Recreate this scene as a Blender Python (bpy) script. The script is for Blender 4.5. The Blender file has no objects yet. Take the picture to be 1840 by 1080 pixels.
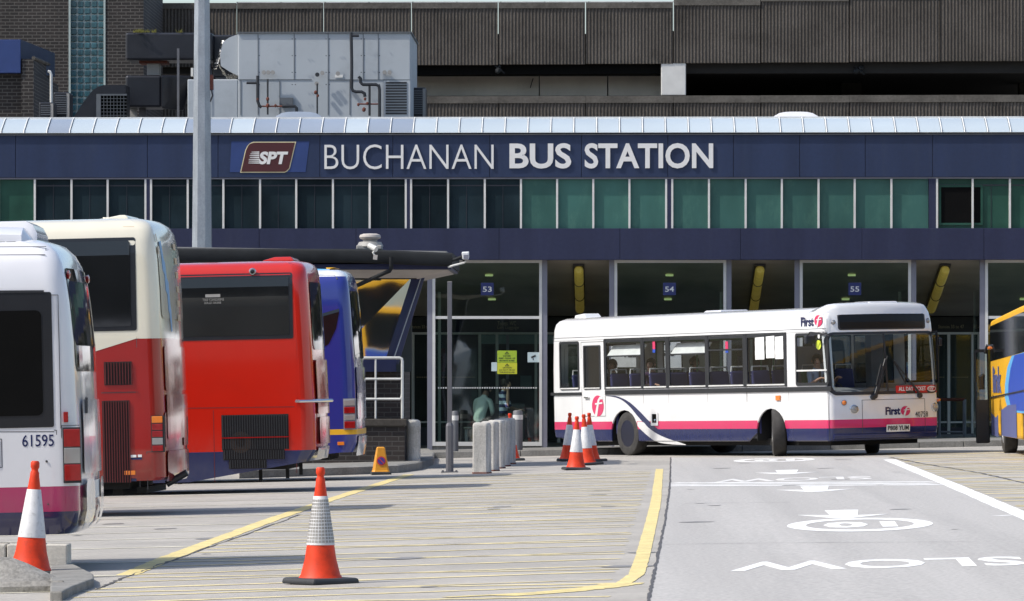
import bpy, bmesh, math, random
from math import sin, cos, radians, pi, sqrt
from mathutils import Vector, Matrix
from mathutils.geometry import tessellate_polygon
random.seed(7)
S = bpy.context.scene
COL = S.collection
# ------------------------------------------------------------------ camera
F, CH, HZ, YAW, TILT = 9000.0, 1.6, 681.0, radians(1.1), 0.022
ca, sa = cos(YAW), sin(YAW)
cd = bpy.data.cameras.new('camera'); cam = bpy.data.objects.new('camera', cd); COL.objects.link(cam)
cam.location = (0, 0, CH); cam.rotation_euler = (pi/2, 0, YAW)
cd.sensor_width = 36; cd.lens = F/1840*36; cd.shift_y = (HZ-540)/1840
cd.clip_start = 0.5; cd.clip_end = 2000
S.camera = cam
# ------------------------------------------------------------------ sky, sun, exposure
SUN_EL, SUN_AZ = radians(50), radians(198)     # azimuth of the sun direction measured from +X (left, a little camera side)
W = bpy.data.worlds.new("World"); S.world = W; W.use_nodes = True
nt = W.node_tree; bg = nt.nodes['Background']
sky = nt.nodes.new('ShaderNodeTexSky'); sky.sky_type = 'NISHITA'; sky.sun_disc = False
sky.sun_elevation = SUN_EL; sky.sun_rotation = pi/2 - SUN_AZ
sky.air_density = 1.0; sky.dust_density = 2.2; sky.ozone_density = 1.0
nt.links.new(sky.outputs[0], bg.inputs[0]); bg.inputs[1].default_value = 0.15
sd = bpy.data.lights.new('sun', 'SUN'); sun = bpy.data.objects.new('sun', sd); COL.objects.link(sun)
sd.energy = 3.15; sd.angle = radians(0.9); sd.color = (1, 0.955, 0.88)
sv = Vector((cos(SUN_EL)*cos(SUN_AZ), cos(SUN_EL)*sin(SUN_AZ), sin(SUN_EL)))
sun.rotation_euler = sv.to_track_quat('Z', 'Y').to_euler(); sun.location = (-30, 40, 60)
S.view_settings.view_transform = 'Standard'; S.view_settings.look = 'None'
S.view_settings.exposure = 0.47; S.view_settings.gamma = 1
S.cycles.max_bounces = 8; S.cycles.transparent_max_bounces = 16

# ------------------------------------------------------------------ picture measurements -> world
def P(px, py, d):
    u, v = (px-920)/F*d, (HZ-py)/F*d
    return Vector((u*ca-d*sa, u*sa+d*ca, CH+v))
def XY(px, Y):
    u = (px-920)/F; t = Y/(sa*u+ca); return t*(ca*u-sa)
def ZY(py, Y): return CH+(HZ-py)/F*Y/ca
def GZ(X, Y): return TILT*(X*ca+Y*sa)
def G(px, py, dz=0):
    u, v = (px-920)/F, (HZ-py)/F
    d = CH/(TILT*u-v); p = P(px, py, d); p.z += dz; return p
GROT = Matrix.Rotation(-math.atan(TILT), 4, 'Y')

# ------------------------------------------------------------------ materials
def lin(r, g, b): return tuple((c/255/12.92 if c/255 <= .04045 else ((c/255+.055)/1.055)**2.4) for c in (r, g, b))+(1,)
MATS = {}
def mat(name, col, rough=.6, metal=0, spec=.5, var=.12, vs=3.0, bump=0, bs=40, stretch=None, coat=0, emit=None, dirt_sheen=0, dcol=(.08,.07,.06,1), fine=0, fs=60, grime=0, rnd=0):
    m = bpy.data.materials.new(name); m.use_nodes = True; n = m.node_tree.nodes; L = m.node_tree.links
    b = n['Principled BSDF']; b.inputs['Roughness'].default_value = rough; b.inputs['Metallic'].default_value = metal
    b.inputs['Specular IOR Level'].default_value = spec; b.inputs['Coat Weight'].default_value = coat; b.inputs['Coat Roughness'].default_value = .08
    tc = n.new('ShaderNodeTexCoord'); src = tc.outputs['Object']
    if stretch:
        mp = n.new('ShaderNodeMapping'); mp.inputs['Scale'].default_value = stretch; L.new(src, mp.inputs[0]); src = mp.outputs[0]
    if len(col) == 3: col = col+(1,)
    no = n.new('ShaderNodeTexNoise'); no.inputs['Scale'].default_value = vs; no.inputs['Detail'].default_value = 6; L.new(src, no.inputs[0])
    mx = n.new('ShaderNodeMix'); mx.data_type = 'RGBA'
    mx.inputs[6].default_value = tuple(c*(1-var) for c in col[:3])+(1,); mx.inputs[7].default_value = tuple(min(1, c*(1+var)) for c in col[:3])+(1,)
    rm = n.new('ShaderNodeMapRange'); rm.inputs[1].default_value = .3; rm.inputs[2].default_value = .7; L.new(no.outputs[0], rm.inputs[0]); L.new(rm.outputs[0], mx.inputs[0])
    out = mx.outputs[2]
    if fine:
        n3 = n.new('ShaderNodeTexNoise'); n3.inputs['Scale'].default_value = fs; n3.inputs['Detail'].default_value = 3; L.new(tc.outputs['Object'], n3.inputs[0])
        r3 = n.new('ShaderNodeMapRange'); r3.inputs[1].default_value = .25; r3.inputs[2].default_value = .75; r3.inputs[3].default_value = 1-fine; r3.inputs[4].default_value = 1+fine; L.new(n3.outputs[0], r3.inputs[0])
        vm = n.new('ShaderNodeVectorMath'); vm.operation = 'SCALE'; L.new(out, vm.inputs[0]); L.new(r3.outputs[0], vm.inputs['Scale']); out = vm.outputs[0]
    if dirt_sheen:  # noise patches
        n2 = n.new('ShaderNodeTexNoise'); n2.inputs['Scale'].default_value = vs*1.7; n2.inputs['Detail'].default_value = 8; n2.inputs['Roughness'].default_value = .7
        mp2 = n.new('ShaderNodeMapping'); mp2.inputs['Location'].default_value = (5, 3, 1); L.new(src, mp2.inputs[0]); L.new(mp2.outputs[0], n2.inputs[0])
        r2 = n.new('ShaderNodeMapRange'); r2.inputs[1].default_value = .52; r2.inputs[2].default_value = .75; r2.inputs[4].default_value = dirt_sheen; L.new(n2.outputs[0], r2.inputs[0])
        m2 = n.new('ShaderNodeMix'); m2.data_type = 'RGBA'; L.new(r2.outputs[0], m2.inputs[0]); L.new(out, m2.inputs[6]); m2.inputs[7].default_value = dcol; out = m2.outputs[2]
    if rnd:
        oi = n.new('ShaderNodeObjectInfo'); r5 = n.new('ShaderNodeMapRange'); r5.inputs[3].default_value = 1-rnd; r5.inputs[4].default_value = 1+rnd; L.new(oi.outputs['Random'], r5.inputs[0])
        v5 = n.new('ShaderNodeVectorMath'); v5.operation = 'SCALE'; L.new(out, v5.inputs[0]); L.new(r5.outputs[0], v5.inputs['Scale']); out = v5.outputs[0]
    if grime:      # splashed road dirt on the skirts
        sz = n.new('ShaderNodeSeparateXYZ'); L.new(tc.outputs['Object'], sz.inputs[0]); g1 = n.new('ShaderNodeMapRange'); g1.inputs[1].default_value = 1.0; g1.inputs[2].default_value = .25; L.new(sz.outputs[2], g1.inputs[0])
        ng = n.new('ShaderNodeTexNoise'); ng.inputs['Scale'].default_value = 5; ng.inputs['Detail'].default_value = 8; ng.inputs['Roughness'].default_value = .7; mg = n.new('ShaderNodeMapping'); mg.inputs['Scale'].default_value = (1, 1, .45); L.new(tc.outputs['Object'], mg.inputs[0]); L.new(mg.outputs[0], ng.inputs[0])
        g2 = n.new('ShaderNodeMapRange'); g2.inputs[1].default_value = .35; g2.inputs[2].default_value = .75; g2.inputs[4].default_value = grime; L.new(ng.outputs[0], g2.inputs[0])
        g3 = n.new('ShaderNodeMath'); g3.operation = 'MULTIPLY'; L.new(g1.outputs[0], g3.inputs[0]); L.new(g2.outputs[0], g3.inputs[1])
        m6 = n.new('ShaderNodeMix'); m6.data_type = 'RGBA'; L.new(g3.outputs[0], m6.inputs[0]); L.new(out, m6.inputs[6]); m6.inputs[7].default_value = (.16, .14, .12, 1); out = m6.outputs[2]
    L.new(out, b.inputs['Base Color'])
    if bump:
        nb = n.new('ShaderNodeTexNoise'); nb.inputs['Scale'].default_value = bs; nb.inputs['Detail'].default_value = 3; L.new(tc.outputs['Object'], nb.inputs[0])
        bp = n.new('ShaderNodeBump'); bp.inputs['Strength'].default_value = bump; bp.inputs['Distance'].default_value = .02; L.new(nb.outputs[0], bp.inputs['Height']); L.new(bp.outputs[0], b.inputs['Normal'])
    if emit: b.inputs['Emission Color'].default_value = emit[0]+(1,) if len(emit[0]) == 3 else emit[0]; b.inputs['Emission Strength'].default_value = emit[1]
    MATS[name] = m; return m
def glass(name, tint=(.7, .78, .75), refl=.06, rough=.02, wav=0, ws=1.2):
    """clear pane: transparent with a mirror layer that grows towards grazing angles"""
    m = bpy.data.materials.new(name); m.use_nodes = True; n = m.node_tree.nodes; L = m.node_tree.links; n.clear()
    o = n.new('ShaderNodeOutputMaterial'); t = n.new('ShaderNodeBsdfTransparent'); t.inputs[0].default_value = tuple(tint)+(1,)
    g = n.new('ShaderNodeBsdfGlossy'); g.inputs['Roughness'].default_value = rough; g.inputs[0].default_value = (1, 1, 1, 1)
    ge = n.new('ShaderNodeNewGeometry'); dt = n.new('ShaderNodeVectorMath'); dt.operation = 'DOT_PRODUCT'; L.new(ge.outputs['Normal'], dt.inputs[0]); L.new(ge.outputs['Incoming'], dt.inputs[1])
    def mth(op, a, b):
        q = n.new('ShaderNodeMath'); q.operation = op
        for i, v in enumerate((a, b)):
            if isinstance(v, (int, float)): q.inputs[i].default_value = v
            elif v is not None: L.new(v, q.inputs[i])
        return q.outputs[0]
    sch = mth('MULTIPLY', mth('POWER', mth('SUBTRACT', 1.0, mth('ABSOLUTE', dt.outputs['Value'], 0)), 5.0), .9)   # Schlick, same from both sides
    ad = n.new('ShaderNodeMath'); ad.operation = 'ADD'; ad.use_clamp = True; ad.inputs[1].default_value = refl+.04; L.new(sch, ad.inputs[0])
    ms = n.new('ShaderNodeMixShader'); L.new(ad.outputs[0], ms.inputs[0]); L.new(t.outputs[0], ms.inputs[1]); L.new(g.outputs[0], ms.inputs[2]); L.new(ms.outputs[0], o.inputs[0])
    if wav:
        tc = n.new('ShaderNodeTexCoord'); no = n.new('ShaderNodeTexNoise'); no.inputs['Scale'].default_value = ws; no.inputs['Detail'].default_value = 1.5; L.new(tc.outputs['Object'], no.inputs[0])
        bp = n.new('ShaderNodeBump'); bp.inputs['Strength'].default_value = wav; bp.inputs['Distance'].default_value = .05; L.new(no.outputs[0], bp.inputs['Height']); L.new(bp.outputs[0], g.inputs['Normal'])
    MATS[name] = m; return m
def brick(name, c1, c2, mortar, bw=.225, bh=.075, mw=.012, var=.25):
    m = mat(name, c1, .85, var=var, vs=.8); n = m.node_tree.nodes; L = m.node_tree.links; b = n['Principled BSDF']
    tc = n.new('ShaderNodeTexCoord'); sp = n.new('ShaderNodeSeparateXYZ'); L.new(tc.outputs['Object'], sp.inputs[0])
    a = n.new('ShaderNodeMath'); a.operation = 'ADD'; L.new(sp.outputs[0], a.inputs[0]); L.new(sp.outputs[1], a.inputs[1])
    cb = n.new('ShaderNodeCombineXYZ'); L.new(a.outputs[0], cb.inputs[0]); L.new(sp.outputs[2], cb.inputs[1])
    bt = n.new('ShaderNodeTexBrick'); L.new(cb.outputs[0], bt.inputs[0]); bt.inputs['Scale'].default_value = 1; bt.inputs['Brick Width'].default_value = bw
    bt.inputs['Row Height'].default_value = bh; bt.inputs['Mortar Size'].default_value = mw; bt.inputs['Mortar Smooth'].default_value = .2
    bt.inputs[1].default_value = tuple(c1)+(1,); bt.inputs[2].default_value = tuple(c2)+(1,); bt.inputs[3].default_value = tuple(mortar)+(1,)
    no = n.new('ShaderNodeTexNoise'); no.inputs['Scale'].default_value = .9; no.inputs['Detail'].default_value = 6; L.new(tc.outputs['Object'], no.inputs[0])
    r = n.new('ShaderNodeMapRange'); r.inputs[1].default_value = .3; r.inputs[2].default_value = .7; r.inputs[3].default_value = 1-var; r.inputs[4].default_value = 1+var; L.new(no.outputs[0], r.inputs[0])
    v = n.new('ShaderNodeVectorMath'); v.operation = 'SCALE'; L.new(bt.outputs[0], v.inputs[0]); L.new(r.outputs[0], v.inputs['Scale']); L.new(v.outputs[0], b.inputs['Base Color'])
    bp = n.new('ShaderNodeBump'); bp.inputs['Strength'].default_value = .5; bp.inputs['Distance'].default_value = .01; bp.invert = True; L.new(bt.outputs[1], bp.inputs['Height']); L.new(bp.outputs[0], b.inputs['Normal'])
    return m
M = MATS

# ------------------------------------------------------------------ mesh building
class MB:
    def __init__(s): s.v = []; s.f = []; s.m = []
    def quad(s, a, b, c, d, m=0):
        i = len(s.v); s.v += [Vector(a), Vector(b), Vector(c), Vector(d)]; s.f.append((i, i+1, i+2, i+3)); s.m.append(m); return s
    def tri(s, a, b, c, m=0):
        i = len(s.v); s.v += [Vector(a), Vector(b), Vector(c)]; s.f.append((i, i+1, i+2)); s.m.append(m); return s
    def hexa(s, p, m=0):      # p: 8 corners, bottom 4 then top 4
        i = len(s.v); s.v += [Vector(q) for q in p]
        for f in ((3, 2, 1, 0), (4, 5, 6, 7), (0, 1, 5, 4), (1, 2, 6, 5), (2, 3, 7, 6), (3, 0, 4, 7)): s.f.append(tuple(i+k for k in f)); s.m.append(m)
        return s
    def box(s, x0, x1, y0, y1, z0, z1, m=0, T=None):
        p = [(x0, y0, z0), (x1, y0, z0), (x1, y1, z0), (x0, y1, z0), (x0, y0, z1), (x1, y0, z1), (x1, y1, z1), (x0, y1, z1)]
        if T: p = [T(Vector(q)) if callable(T) else T @ Vector(q) for q in p]
        return s.hexa(p, m)
    def tube(s, pts, r, seg=8, m=0, caps=True):
        pts = [Vector(p) for p in pts]; n = len(pts); rr = r if isinstance(r, (list, tuple)) else [r]*n; i0 = len(s.v)
        up = None
        for k, p in enumerate(pts):
            t = (pts[min(k+1, n-1)]-pts[max(k-1, 0)]).normalized()
            if up is None: up = Vector((0, 0, 1)) if abs(t.z) < .9 else Vector((1, 0, 0))
            a = t.cross(up).normalized(); b = a.cross(t).normalized(); up = b
            for j in range(seg):
                an = 2*pi*j/seg; s.v.append(p+a*(cos(an)*rr[k])+b*(sin(an)*rr[k]))
        for k in range(n-1):
            for j in range(seg):
                j2 = (j+1) % seg; s.f.append((i0+k*seg+j, i0+k*seg+j2, i0+(k+1)*seg+j2, i0+(k+1)*seg+j)); s.m.append(m)
        if caps:
            s.f.append(tuple(i0+j for j in reversed(range(seg)))); s.m.append(m)
            s.f.append(tuple(i0+(n-1)*seg+j for j in range(seg))); s.m.append(m)
        return s
    def lathe(s, prof, c=(0, 0, 0), seg=24, axis='z', m=0, rot0=0, cap=True):
        c = Vector(c); i0 = len(s.v)
        for e in prof:
            r, h = e[0], e[1]
            for j in range(seg):
                a = 2*pi*j/seg+rot0
                q = (r*cos(a), r*sin(a), h) if axis == 'z' else ((r*cos(a), h, r*sin(a)) if axis == 'y' else (h, r*cos(a), r*sin(a)))
                s.v.append(c+Vector(q))
        for k in range(len(prof)-1):
            mm = prof[k+1][2] if len(prof[k+1]) > 2 else m
            for j in range(seg):
                j2 = (j+1) % seg; s.f.append((i0+k*seg+j, i0+k*seg+j2, i0+(k+1)*seg+j2, i0+(k+1)*seg+j)); s.m.append(mm)
        for k, o in ((0, True), (len(prof)-1, False)):
            if cap and prof[k][0] > 1e-4:
                l = [i0+k*seg+j for j in range(seg)]; s.f.append(tuple(reversed(l) if o else l)); s.m.append(prof[k][2] if len(prof[k]) > 2 else m)
        return s
    def loft(s, loops, m=0, closed=True, caps=(False, False)):
        i0 = len(s.v); n = len(loops[0])
        for l in loops: s.v += [Vector(p) for p in l]
        for k in range(len(loops)-1):
            for j in range(n if closed else n-1):
                j2 = (j+1) % n; s.f.append((i0+k*n+j, i0+k*n+j2, i0+(k+1)*n+j2, i0+(k+1)*n+j)); s.m.append(m)
        if caps[0]: s.f.append(tuple(i0+j for j in reversed(range(n)))); s.m.append(m)
        if caps[1]: s.f.append(tuple(i0+(len(loops)-1)*n+j for j in range(n))); s.m.append(m)
        return s
    def poly(s, loops, mapf, off, m=0):
        """flat outline (first loop) with holes, mapped to 3D, given thickness by the vector off"""
        ls = [[Vector((a, b, 0)) for a, b in l] for l in loops]; tr = tessellate_polygon(ls)
        fl = [p for l in loops for p in l]; off = Vector(off)
        f = [Vector(mapf(a, b)) for a, b in fl]; i0 = len(s.v); n = len(fl); s.v += f+[p-off for p in f]
        for t in tr:
            nn = (f[t[1]]-f[t[0]]).cross(f[t[2]]-f[t[0]])
            t = tuple(t) if nn.dot(off) > 0 else tuple(reversed(t))
            s.f.append(tuple(i0+k for k in t)); s.m.append(m); s.f.append(tuple(i0+n+k for k in reversed(t))); s.m.append(m)
        k0 = 0
        for l in loops:
            for j in range(len(l)):
                a, b = i0+k0+j, i0+k0+(j+1) % len(l); s.f.append((a, b, b+n, a+n)); s.m.append(m)
            k0 += len(l)
        return s
    def icos(s, c, r, m=0, sub=1, sc=(1, 1, 1)):
        bm = bmesh.new(); bmesh.ops.create_icosphere(bm, subdivisions=sub, radius=r); i = len(s.v)
        for v in bm.verts: s.v.append(Vector(c)+Vector((v.co.x*sc[0], v.co.y*sc[1], v.co.z*sc[2])))
        for f in bm.faces: s.f.append(tuple(i+v.index for v in f.verts)); s.m.append(m)
        bm.free(); return s
    def build(s, name, mats, parent=None, smooth=False, bevel=0, world=False, fixn=False, bseg=2):
        if not isinstance(mats, (list, tuple)): mats = [mats]
        v = s.v
        if parent is not None and world:
            inv = root_matrix(parent).inverted(); v = [inv @ p for p in v]
        me = bpy.data.meshes.new(name); me.from_pydata([tuple(p) for p in v], [], s.f); me.validate(verbose=False)
        for m in mats: me.materials.append(M[m] if isinstance(m, str) else m)
        if len(me.polygons) == len(s.m):
            for p, k in zip(me.polygons, s.m): p.material_index = k
        if fixn:
            bm = bmesh.new(); bm.from_mesh(me); bmesh.ops.remove_doubles(bm, verts=bm.verts, dist=1e-5); bmesh.ops.recalc_face_normals(bm, faces=bm.faces); bm.to_mesh(me); bm.free()
        if smooth:
            for p in me.polygons: p.use_smooth = True
        me.update()
        if smooth:
            try: me.set_sharp_from_angle(angle=radians(38))
            except Exception: pass
        o = bpy.data.objects.new(name, me); COL.objects.link(o)
        if parent is not None: o.parent = parent
        if bevel:
            b = o.modifiers.new('bevel', 'BEVEL'); b.width = bevel; b.segments = bseg; b.limit_method = 'ANGLE'; b.angle_limit = radians(40)
        return o
def root_matrix(o):
    m = o.matrix_basis.copy()
    while o.parent: o = o.parent; m = o.matrix_basis @ m
    return m
def thing(name, label, cat, loc=(0, 0, 0), rz=0, group=None, ground=False, matrix=None):
    o = bpy.data.objects.new(name, None); COL.objects.link(o); o.empty_display_size = .3
    if matrix is None:
        matrix = Matrix.Translation(Vector(loc)) @ (GROT if ground else Matrix.Identity(4)) @ Matrix.Rotation(rz, 4, 'Z')
    o.matrix_basis = matrix
    o['label'] = label; o['category'] = cat
    if group: o['group'] = group
    return o
def tag(o, label=None, cat=None, group=None, kind=None):
    if label: o['label'] = label
    if cat: o['category'] = cat
    if group: o['group'] = group
    if kind: o['kind'] = kind
    return o
def lab(o, label): o['label'] = label; return o
KIDS = {}
def copy_tree(o, matrix=None, label=None):
    kids = {}
    for x in bpy.data.objects:
        if x.parent: kids.setdefault(x.parent.name, []).append(x)
    def rec(a, par):
        c = a.copy(); COL.objects.link(c); c.parent = par
        for k in kids.get(a.name, []): rec(k, c)
        return c
    c = rec(o, None)
    if matrix is not None: c.matrix_basis = matrix
    if label: c['label'] = label
    return c
# text: returns MB with glyphs scaled into the box (w, h), mapped by mapf(a, b)
def text(st, w, h, mapf, off, bold=0, shear=0, mb=None, m=0, res=2, keep=False, space=1.0):
    cu = bpy.data.curves.new('glyphs', 'FONT'); cu.body = st; cu.offset = bold; cu.shear = shear; cu.resolution_u = res; cu.space_character = space
    o = bpy.data.objects.new('glyphs', cu); COL.objects.link(o); dg = bpy.context.evaluated_depsgraph_get()
    me = bpy.data.meshes.new_from_object(o.evaluated_get(dg))
    vs = [v.co.copy() for v in me.vertices]; fs = [tuple(p.vertices) for p in me.polygons]
    bpy.data.objects.remove(o); bpy.data.curves.remove(cu); bpy.data.meshes.remove(me)
    x0, x1 = min(v.x for v in vs), max(v.x for v in vs); y0, y1 = min(v.y for v in vs), max(v.y for v in vs)
    sx, sy = w/(x1-x0), h/(y1-y0)
    if keep: sx = sy
    mb = mb or MB(); i0 = len(mb.v); off = Vector(off)
    f = [Vector(mapf((v.x-x0)*sx, (v.y-y0)*sy)) for v in vs]
    # soldify: front faces, back faces and side walls on border edges
    n = len(f); mb.v += f+[p-off for p in f]; ed = {}
    for t in fs:
        nn = (f[t[1]]-f[t[0]]).cross(f[t[2]]-f[t[0]])
        if nn.dot(off) < 0: t = tuple(reversed(t))
        mb.f.append(tuple(i0+k for k in t)); mb.m.append(m)
        for j in range(len(t)):
            a, b = t[j], t[(j+1) % len(t)]
            ed[(a, b)] = 1
    for (a, b) in ed:
        if (b, a) not in ed: mb.f.append((i0+b, i0+a, i0+a+n, i0+b+n)); mb.m.append(m)
    return mb
def rloop(a0, a1, b0, b1, r, n=4):
    out = []
    for cx, cy, s0 in ((a1-r, b0+r, -90), (a1-r, b1-r, 0), (a0+r, b1-r, 90), (a0+r, b0+r, 180)):
        for k in range(n+1):
            t = radians(s0+90*k/n); out.append((cx+r*cos(t), cy+r*sin(t)))
    return out
def rpatch(mb, a0, a1, b0, b1, r, mapf, off, na=10, nb=3, m=0):
    """rounded rectangle following a curved surface"""
    xs = sorted(set([a0+(a1-a0)*k/na for k in range(na+1)]+[a0+r*(1-cos(radians(t))) for t in (0, 20, 45, 70, 90)]+[a1-r*(1-cos(radians(t))) for t in (0, 20, 45, 70, 90)]))
    def ext(x):
        d = max(0, r-(x-a0), r-(a1-x)); k = r-sqrt(max(0, r*r-min(d, r)**2)); return b0+k, b1-k
    i0 = len(mb.v); off = Vector(off)
    for x in xs:
        l, h = ext(x)
        for j in range(nb+1):
            mb.v.append(Vector(mapf(x, l+(h-l)*j/nb)))
    for i in range(len(xs)-1):
        for j in range(nb):
            a = i0+i*(nb+1)+j; f = (a, a+nb+1, a+nb+2, a+1)
            nn = (mb.v[f[1]]-mb.v[f[0]]).cross(mb.v[f[3]]-mb.v[f[0]])
            if nn.dot(off) < 0: f = tuple(reversed(f))
            mb.f.append(f); mb.m.append(m)
    return mb
def rframe(mb, o, i, mapf, off, m=0, n=5):
    """frame between two rounded rectangles o and i = (a0,a1,b0,b1,r), proud by off"""
    def dens(l):
        out = []
        for k in range(len(l)):
            p, q = l[k], l[(k+1) % len(l)]
            for t in range(4): out.append((p[0]+(q[0]-p[0])*t/4, p[1]+(q[1]-p[1])*t/4))
        return out
    A, B = dens(rloop(*o, n)), dens(rloop(*i, n)); off = Vector(off)
    lo = [[Vector(mapf(*p)) for p in A], [Vector(mapf(*p))+off for p in A], [Vector(mapf(*p))+off for p in B], [Vector(mapf(*p))-off for p in B]]
    return mb.loft(lo, m)
# ------------------------------------------------------------------ material library
mat('asphalt', (.345, .325, .292), .9, var=.13, vs=.55, bump=.3, bs=90, fine=.12, fs=14, dirt_sheen=.55, dcol=(.23,.22,.205,1))
mat('road_asphalt', (.375, .362, .345), .88, var=.10, vs=1.0, stretch=(1.3, .03, 1), bump=.3, bs=90, fine=.24, fs=26, dirt_sheen=.5, dcol=(.29,.28,.27,1))
mat('paving', (.17, .165, .155), .9, var=.15, vs=2, fine=.15, fs=30, dirt_sheen=.4, dcol=(.09,.085,.08,1))
mat('kerb_concrete', (.2, .195, .18), .9, var=.2, vs=3, fine=.2, fs=30, dirt_sheen=.5, dcol=(.07,.068,.06,1), bump=.2)
mat('old_kerb', (.22, .21, .19), .9, var=.3, vs=3, fine=.3, fs=30, dirt_sheen=.85, dcol=(.05,.045,.035,1), bump=.35, stretch=(1.4, 1, .8))
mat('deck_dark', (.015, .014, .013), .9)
mat('screen_black', (.006, .006, .007), .25, spec=.25)
mat('pale_concrete', (.5, .475, .42), .85, var=.12, vs=4, fine=.12, fs=40, dirt_sheen=.35, dcol=(.22,.2,.17,1), bump=.2)
mat('bollard_concrete', (.47, .455, .42), .85, var=.22, vs=6, fine=.2, fs=50, dirt_sheen=.85, dcol=(.16,.15,.13,1), bump=.25, stretch=(1,1,.4))
mat('tar', (.075, .07, .068), .7, var=.2)
mat('white_paint', (.76, .76, .74), .7, var=.08, vs=7, dirt_sheen=.85, dcol=(.56,.55,.54,1), fine=.1)
mat('yellow_paint', (.62, .51, .22), .75, var=.14, vs=4, dirt_sheen=.7, dcol=(.40,.36,.27,1), fine=.18, fs=30)
mat('worn_paint', (.62, .61, .59), .8, var=.1, vs=4, dirt_sheen=.8, dcol=(.46,.45,.44,1))
mat('thin_yellow', (.62, .53, .29), .8, var=.15, vs=1.5, dirt_sheen=.8, dcol=(.38,.35,.30,1), fine=.2, fs=30)
mat('thin_white', (.58, .55, .44), .8, var=.15, vs=1.5, dirt_sheen=.7, dcol=(.42,.40,.36,1), fine=.2, fs=30)
mat('fascia_blue', (.019, .031, .074), .45, spec=.35, var=.14, vs=1.2, fine=.08, fs=14, stretch=(1.6, 1, .16), dirt_sheen=.3, dcol=(.045,.055,.085,1), bump=.03, bs=1.3)
mat('fascia_violet', (.022, .026, .060), .5, spec=.3, var=.14, vs=1.2, fine=.08, fs=14, stretch=(1.6, 1, .16), dirt_sheen=.3, dcol=(.045,.05,.08,1), bump=.03, bs=1.3)
mat('seam', (.010, .014, .04), .6)
mat('panel_bright_blue', (.018, .042, .155), .5, var=.08)
mat('maroon', (.06, .009, .011), .5, var=.08)
mat('cream_line', (.62, .55, .33), .5)
mat('letter_white', (.68, .67, .65), .45, var=.05, dirt_sheen=.15, dcol=(.5,.48,.42,1))
mat('white_frame', (.62, .61, .58), .45, var=.06, dirt_sheen=.25, dcol=(.35,.33,.3,1))
mat('grey_frame', (.20, .20, .24), .45, var=.08)
mat('dark_frame', (.03, .03, .04), .5)
mat('pane_dark', (.015, .026, .032), .08, spec=.5, var=.5, vs=.6, bump=.04, bs=1.2, rnd=.3)
mat('pane_green', (.042, .118, .100), .25, spec=.35, var=.14, vs=1.1, bump=.03, bs=1.5, dirt_sheen=.55, dcol=(.085,.19,.145,1), stretch=(1.6,1,.7), rnd=.2)  # pale patches paint smeared reflections into the pane colour
mat('pane_midgreen', (.022, .07, .05), .2, spec=.35, var=.3, vs=1.1, bump=.03, bs=1.5)
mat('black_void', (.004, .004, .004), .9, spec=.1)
mat('canopy_glazing', (.40, .46, .50), .22, spec=.6, var=.07, vs=.35, dirt_sheen=.12, dcol=(.35,.38,.4,1))
mat('canopy_glazing_dark', (.24, .28, .34), .2, spec=.5, var=.10, vs=.5, dirt_sheen=.2, dcol=(.22,.26,.33,1))  # darker, bluer glazing for some canopy panes and the left dome
mat('canopy_bar', (.66, .66, .64), .5)
mat('soffit', (.34, .30, .25), .85, var=.15, vs=1)
mat('tube_yellow', (.60, .50, .10), .35, var=.12, vs=5, coat=.3, emit=((.6, .45, .08), .09))
mat('downlight', (.6, .65, .4), .5, emit=((.62, .75, .32), .4))
mat('sign_blue', (.018, .028, .13), .45)
mat('header_black', (.012, .011, .010), .6)
mat('sign_text_dim', (.30, .25, .14), .6)
glass('bay_glass', (.80, .88, .84), .055, .02, .16, .7)
glass('bay_side_glass', (.72, .78, .75), .0, .02)
glass('hut_glass', (.35, .42, .42), .36, .03, .16, .8)
glass('bus_glass', (.84, .87, .87), .0, .01, .05)
glass('screen_glass', (.75, .80, .80), -.015, .01, .03)
mat('wait_floor', (.10, .10, .10), .5, var=.1)
mat('wait_wall', (.05, .06, .06), .6, var=.3, vs=1)
mat('aqua_panel', (.16, .24, .24), .5, var=.1)
mat('poster_red', (.16, .02, .018), .6)
mat('poster_blue', (.02, .05, .16), .6, var=.3)
mat('poster_white', (.5, .6, .6), .6)
mat('lime_notice', (.36, .50, .03), .6, var=.05)
mat('yellow_notice', (.55, .56, .03), .6, var=.05)
mat('ink', (.02, .02, .02), .7)
# car park: vertical ribs
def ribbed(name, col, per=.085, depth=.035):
    m = mat(name, col, .95, var=.22, vs=.8, dirt_sheen=.5, dcol=(.020,.018,.016,1), fine=.25, fs=22, spec=.1); n = m.node_tree.nodes; L = m.node_tree.links; b = n['Principled BSDF']
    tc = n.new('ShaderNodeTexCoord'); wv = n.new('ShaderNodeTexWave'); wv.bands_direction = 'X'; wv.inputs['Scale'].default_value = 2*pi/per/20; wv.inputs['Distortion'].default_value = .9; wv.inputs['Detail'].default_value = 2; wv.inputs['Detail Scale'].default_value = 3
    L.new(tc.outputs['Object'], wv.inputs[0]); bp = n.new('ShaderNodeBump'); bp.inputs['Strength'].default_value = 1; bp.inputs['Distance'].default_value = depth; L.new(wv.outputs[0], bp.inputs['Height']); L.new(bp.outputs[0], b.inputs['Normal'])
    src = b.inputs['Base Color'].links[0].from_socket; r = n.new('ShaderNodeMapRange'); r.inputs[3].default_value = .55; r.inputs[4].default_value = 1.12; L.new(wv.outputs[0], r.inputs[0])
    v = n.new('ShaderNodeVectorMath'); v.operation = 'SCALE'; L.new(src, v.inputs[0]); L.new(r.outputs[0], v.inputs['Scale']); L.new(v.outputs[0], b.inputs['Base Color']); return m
ribbed('ribbed_concrete', (.100, .089, .078), per=.095, depth=.022)
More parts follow.
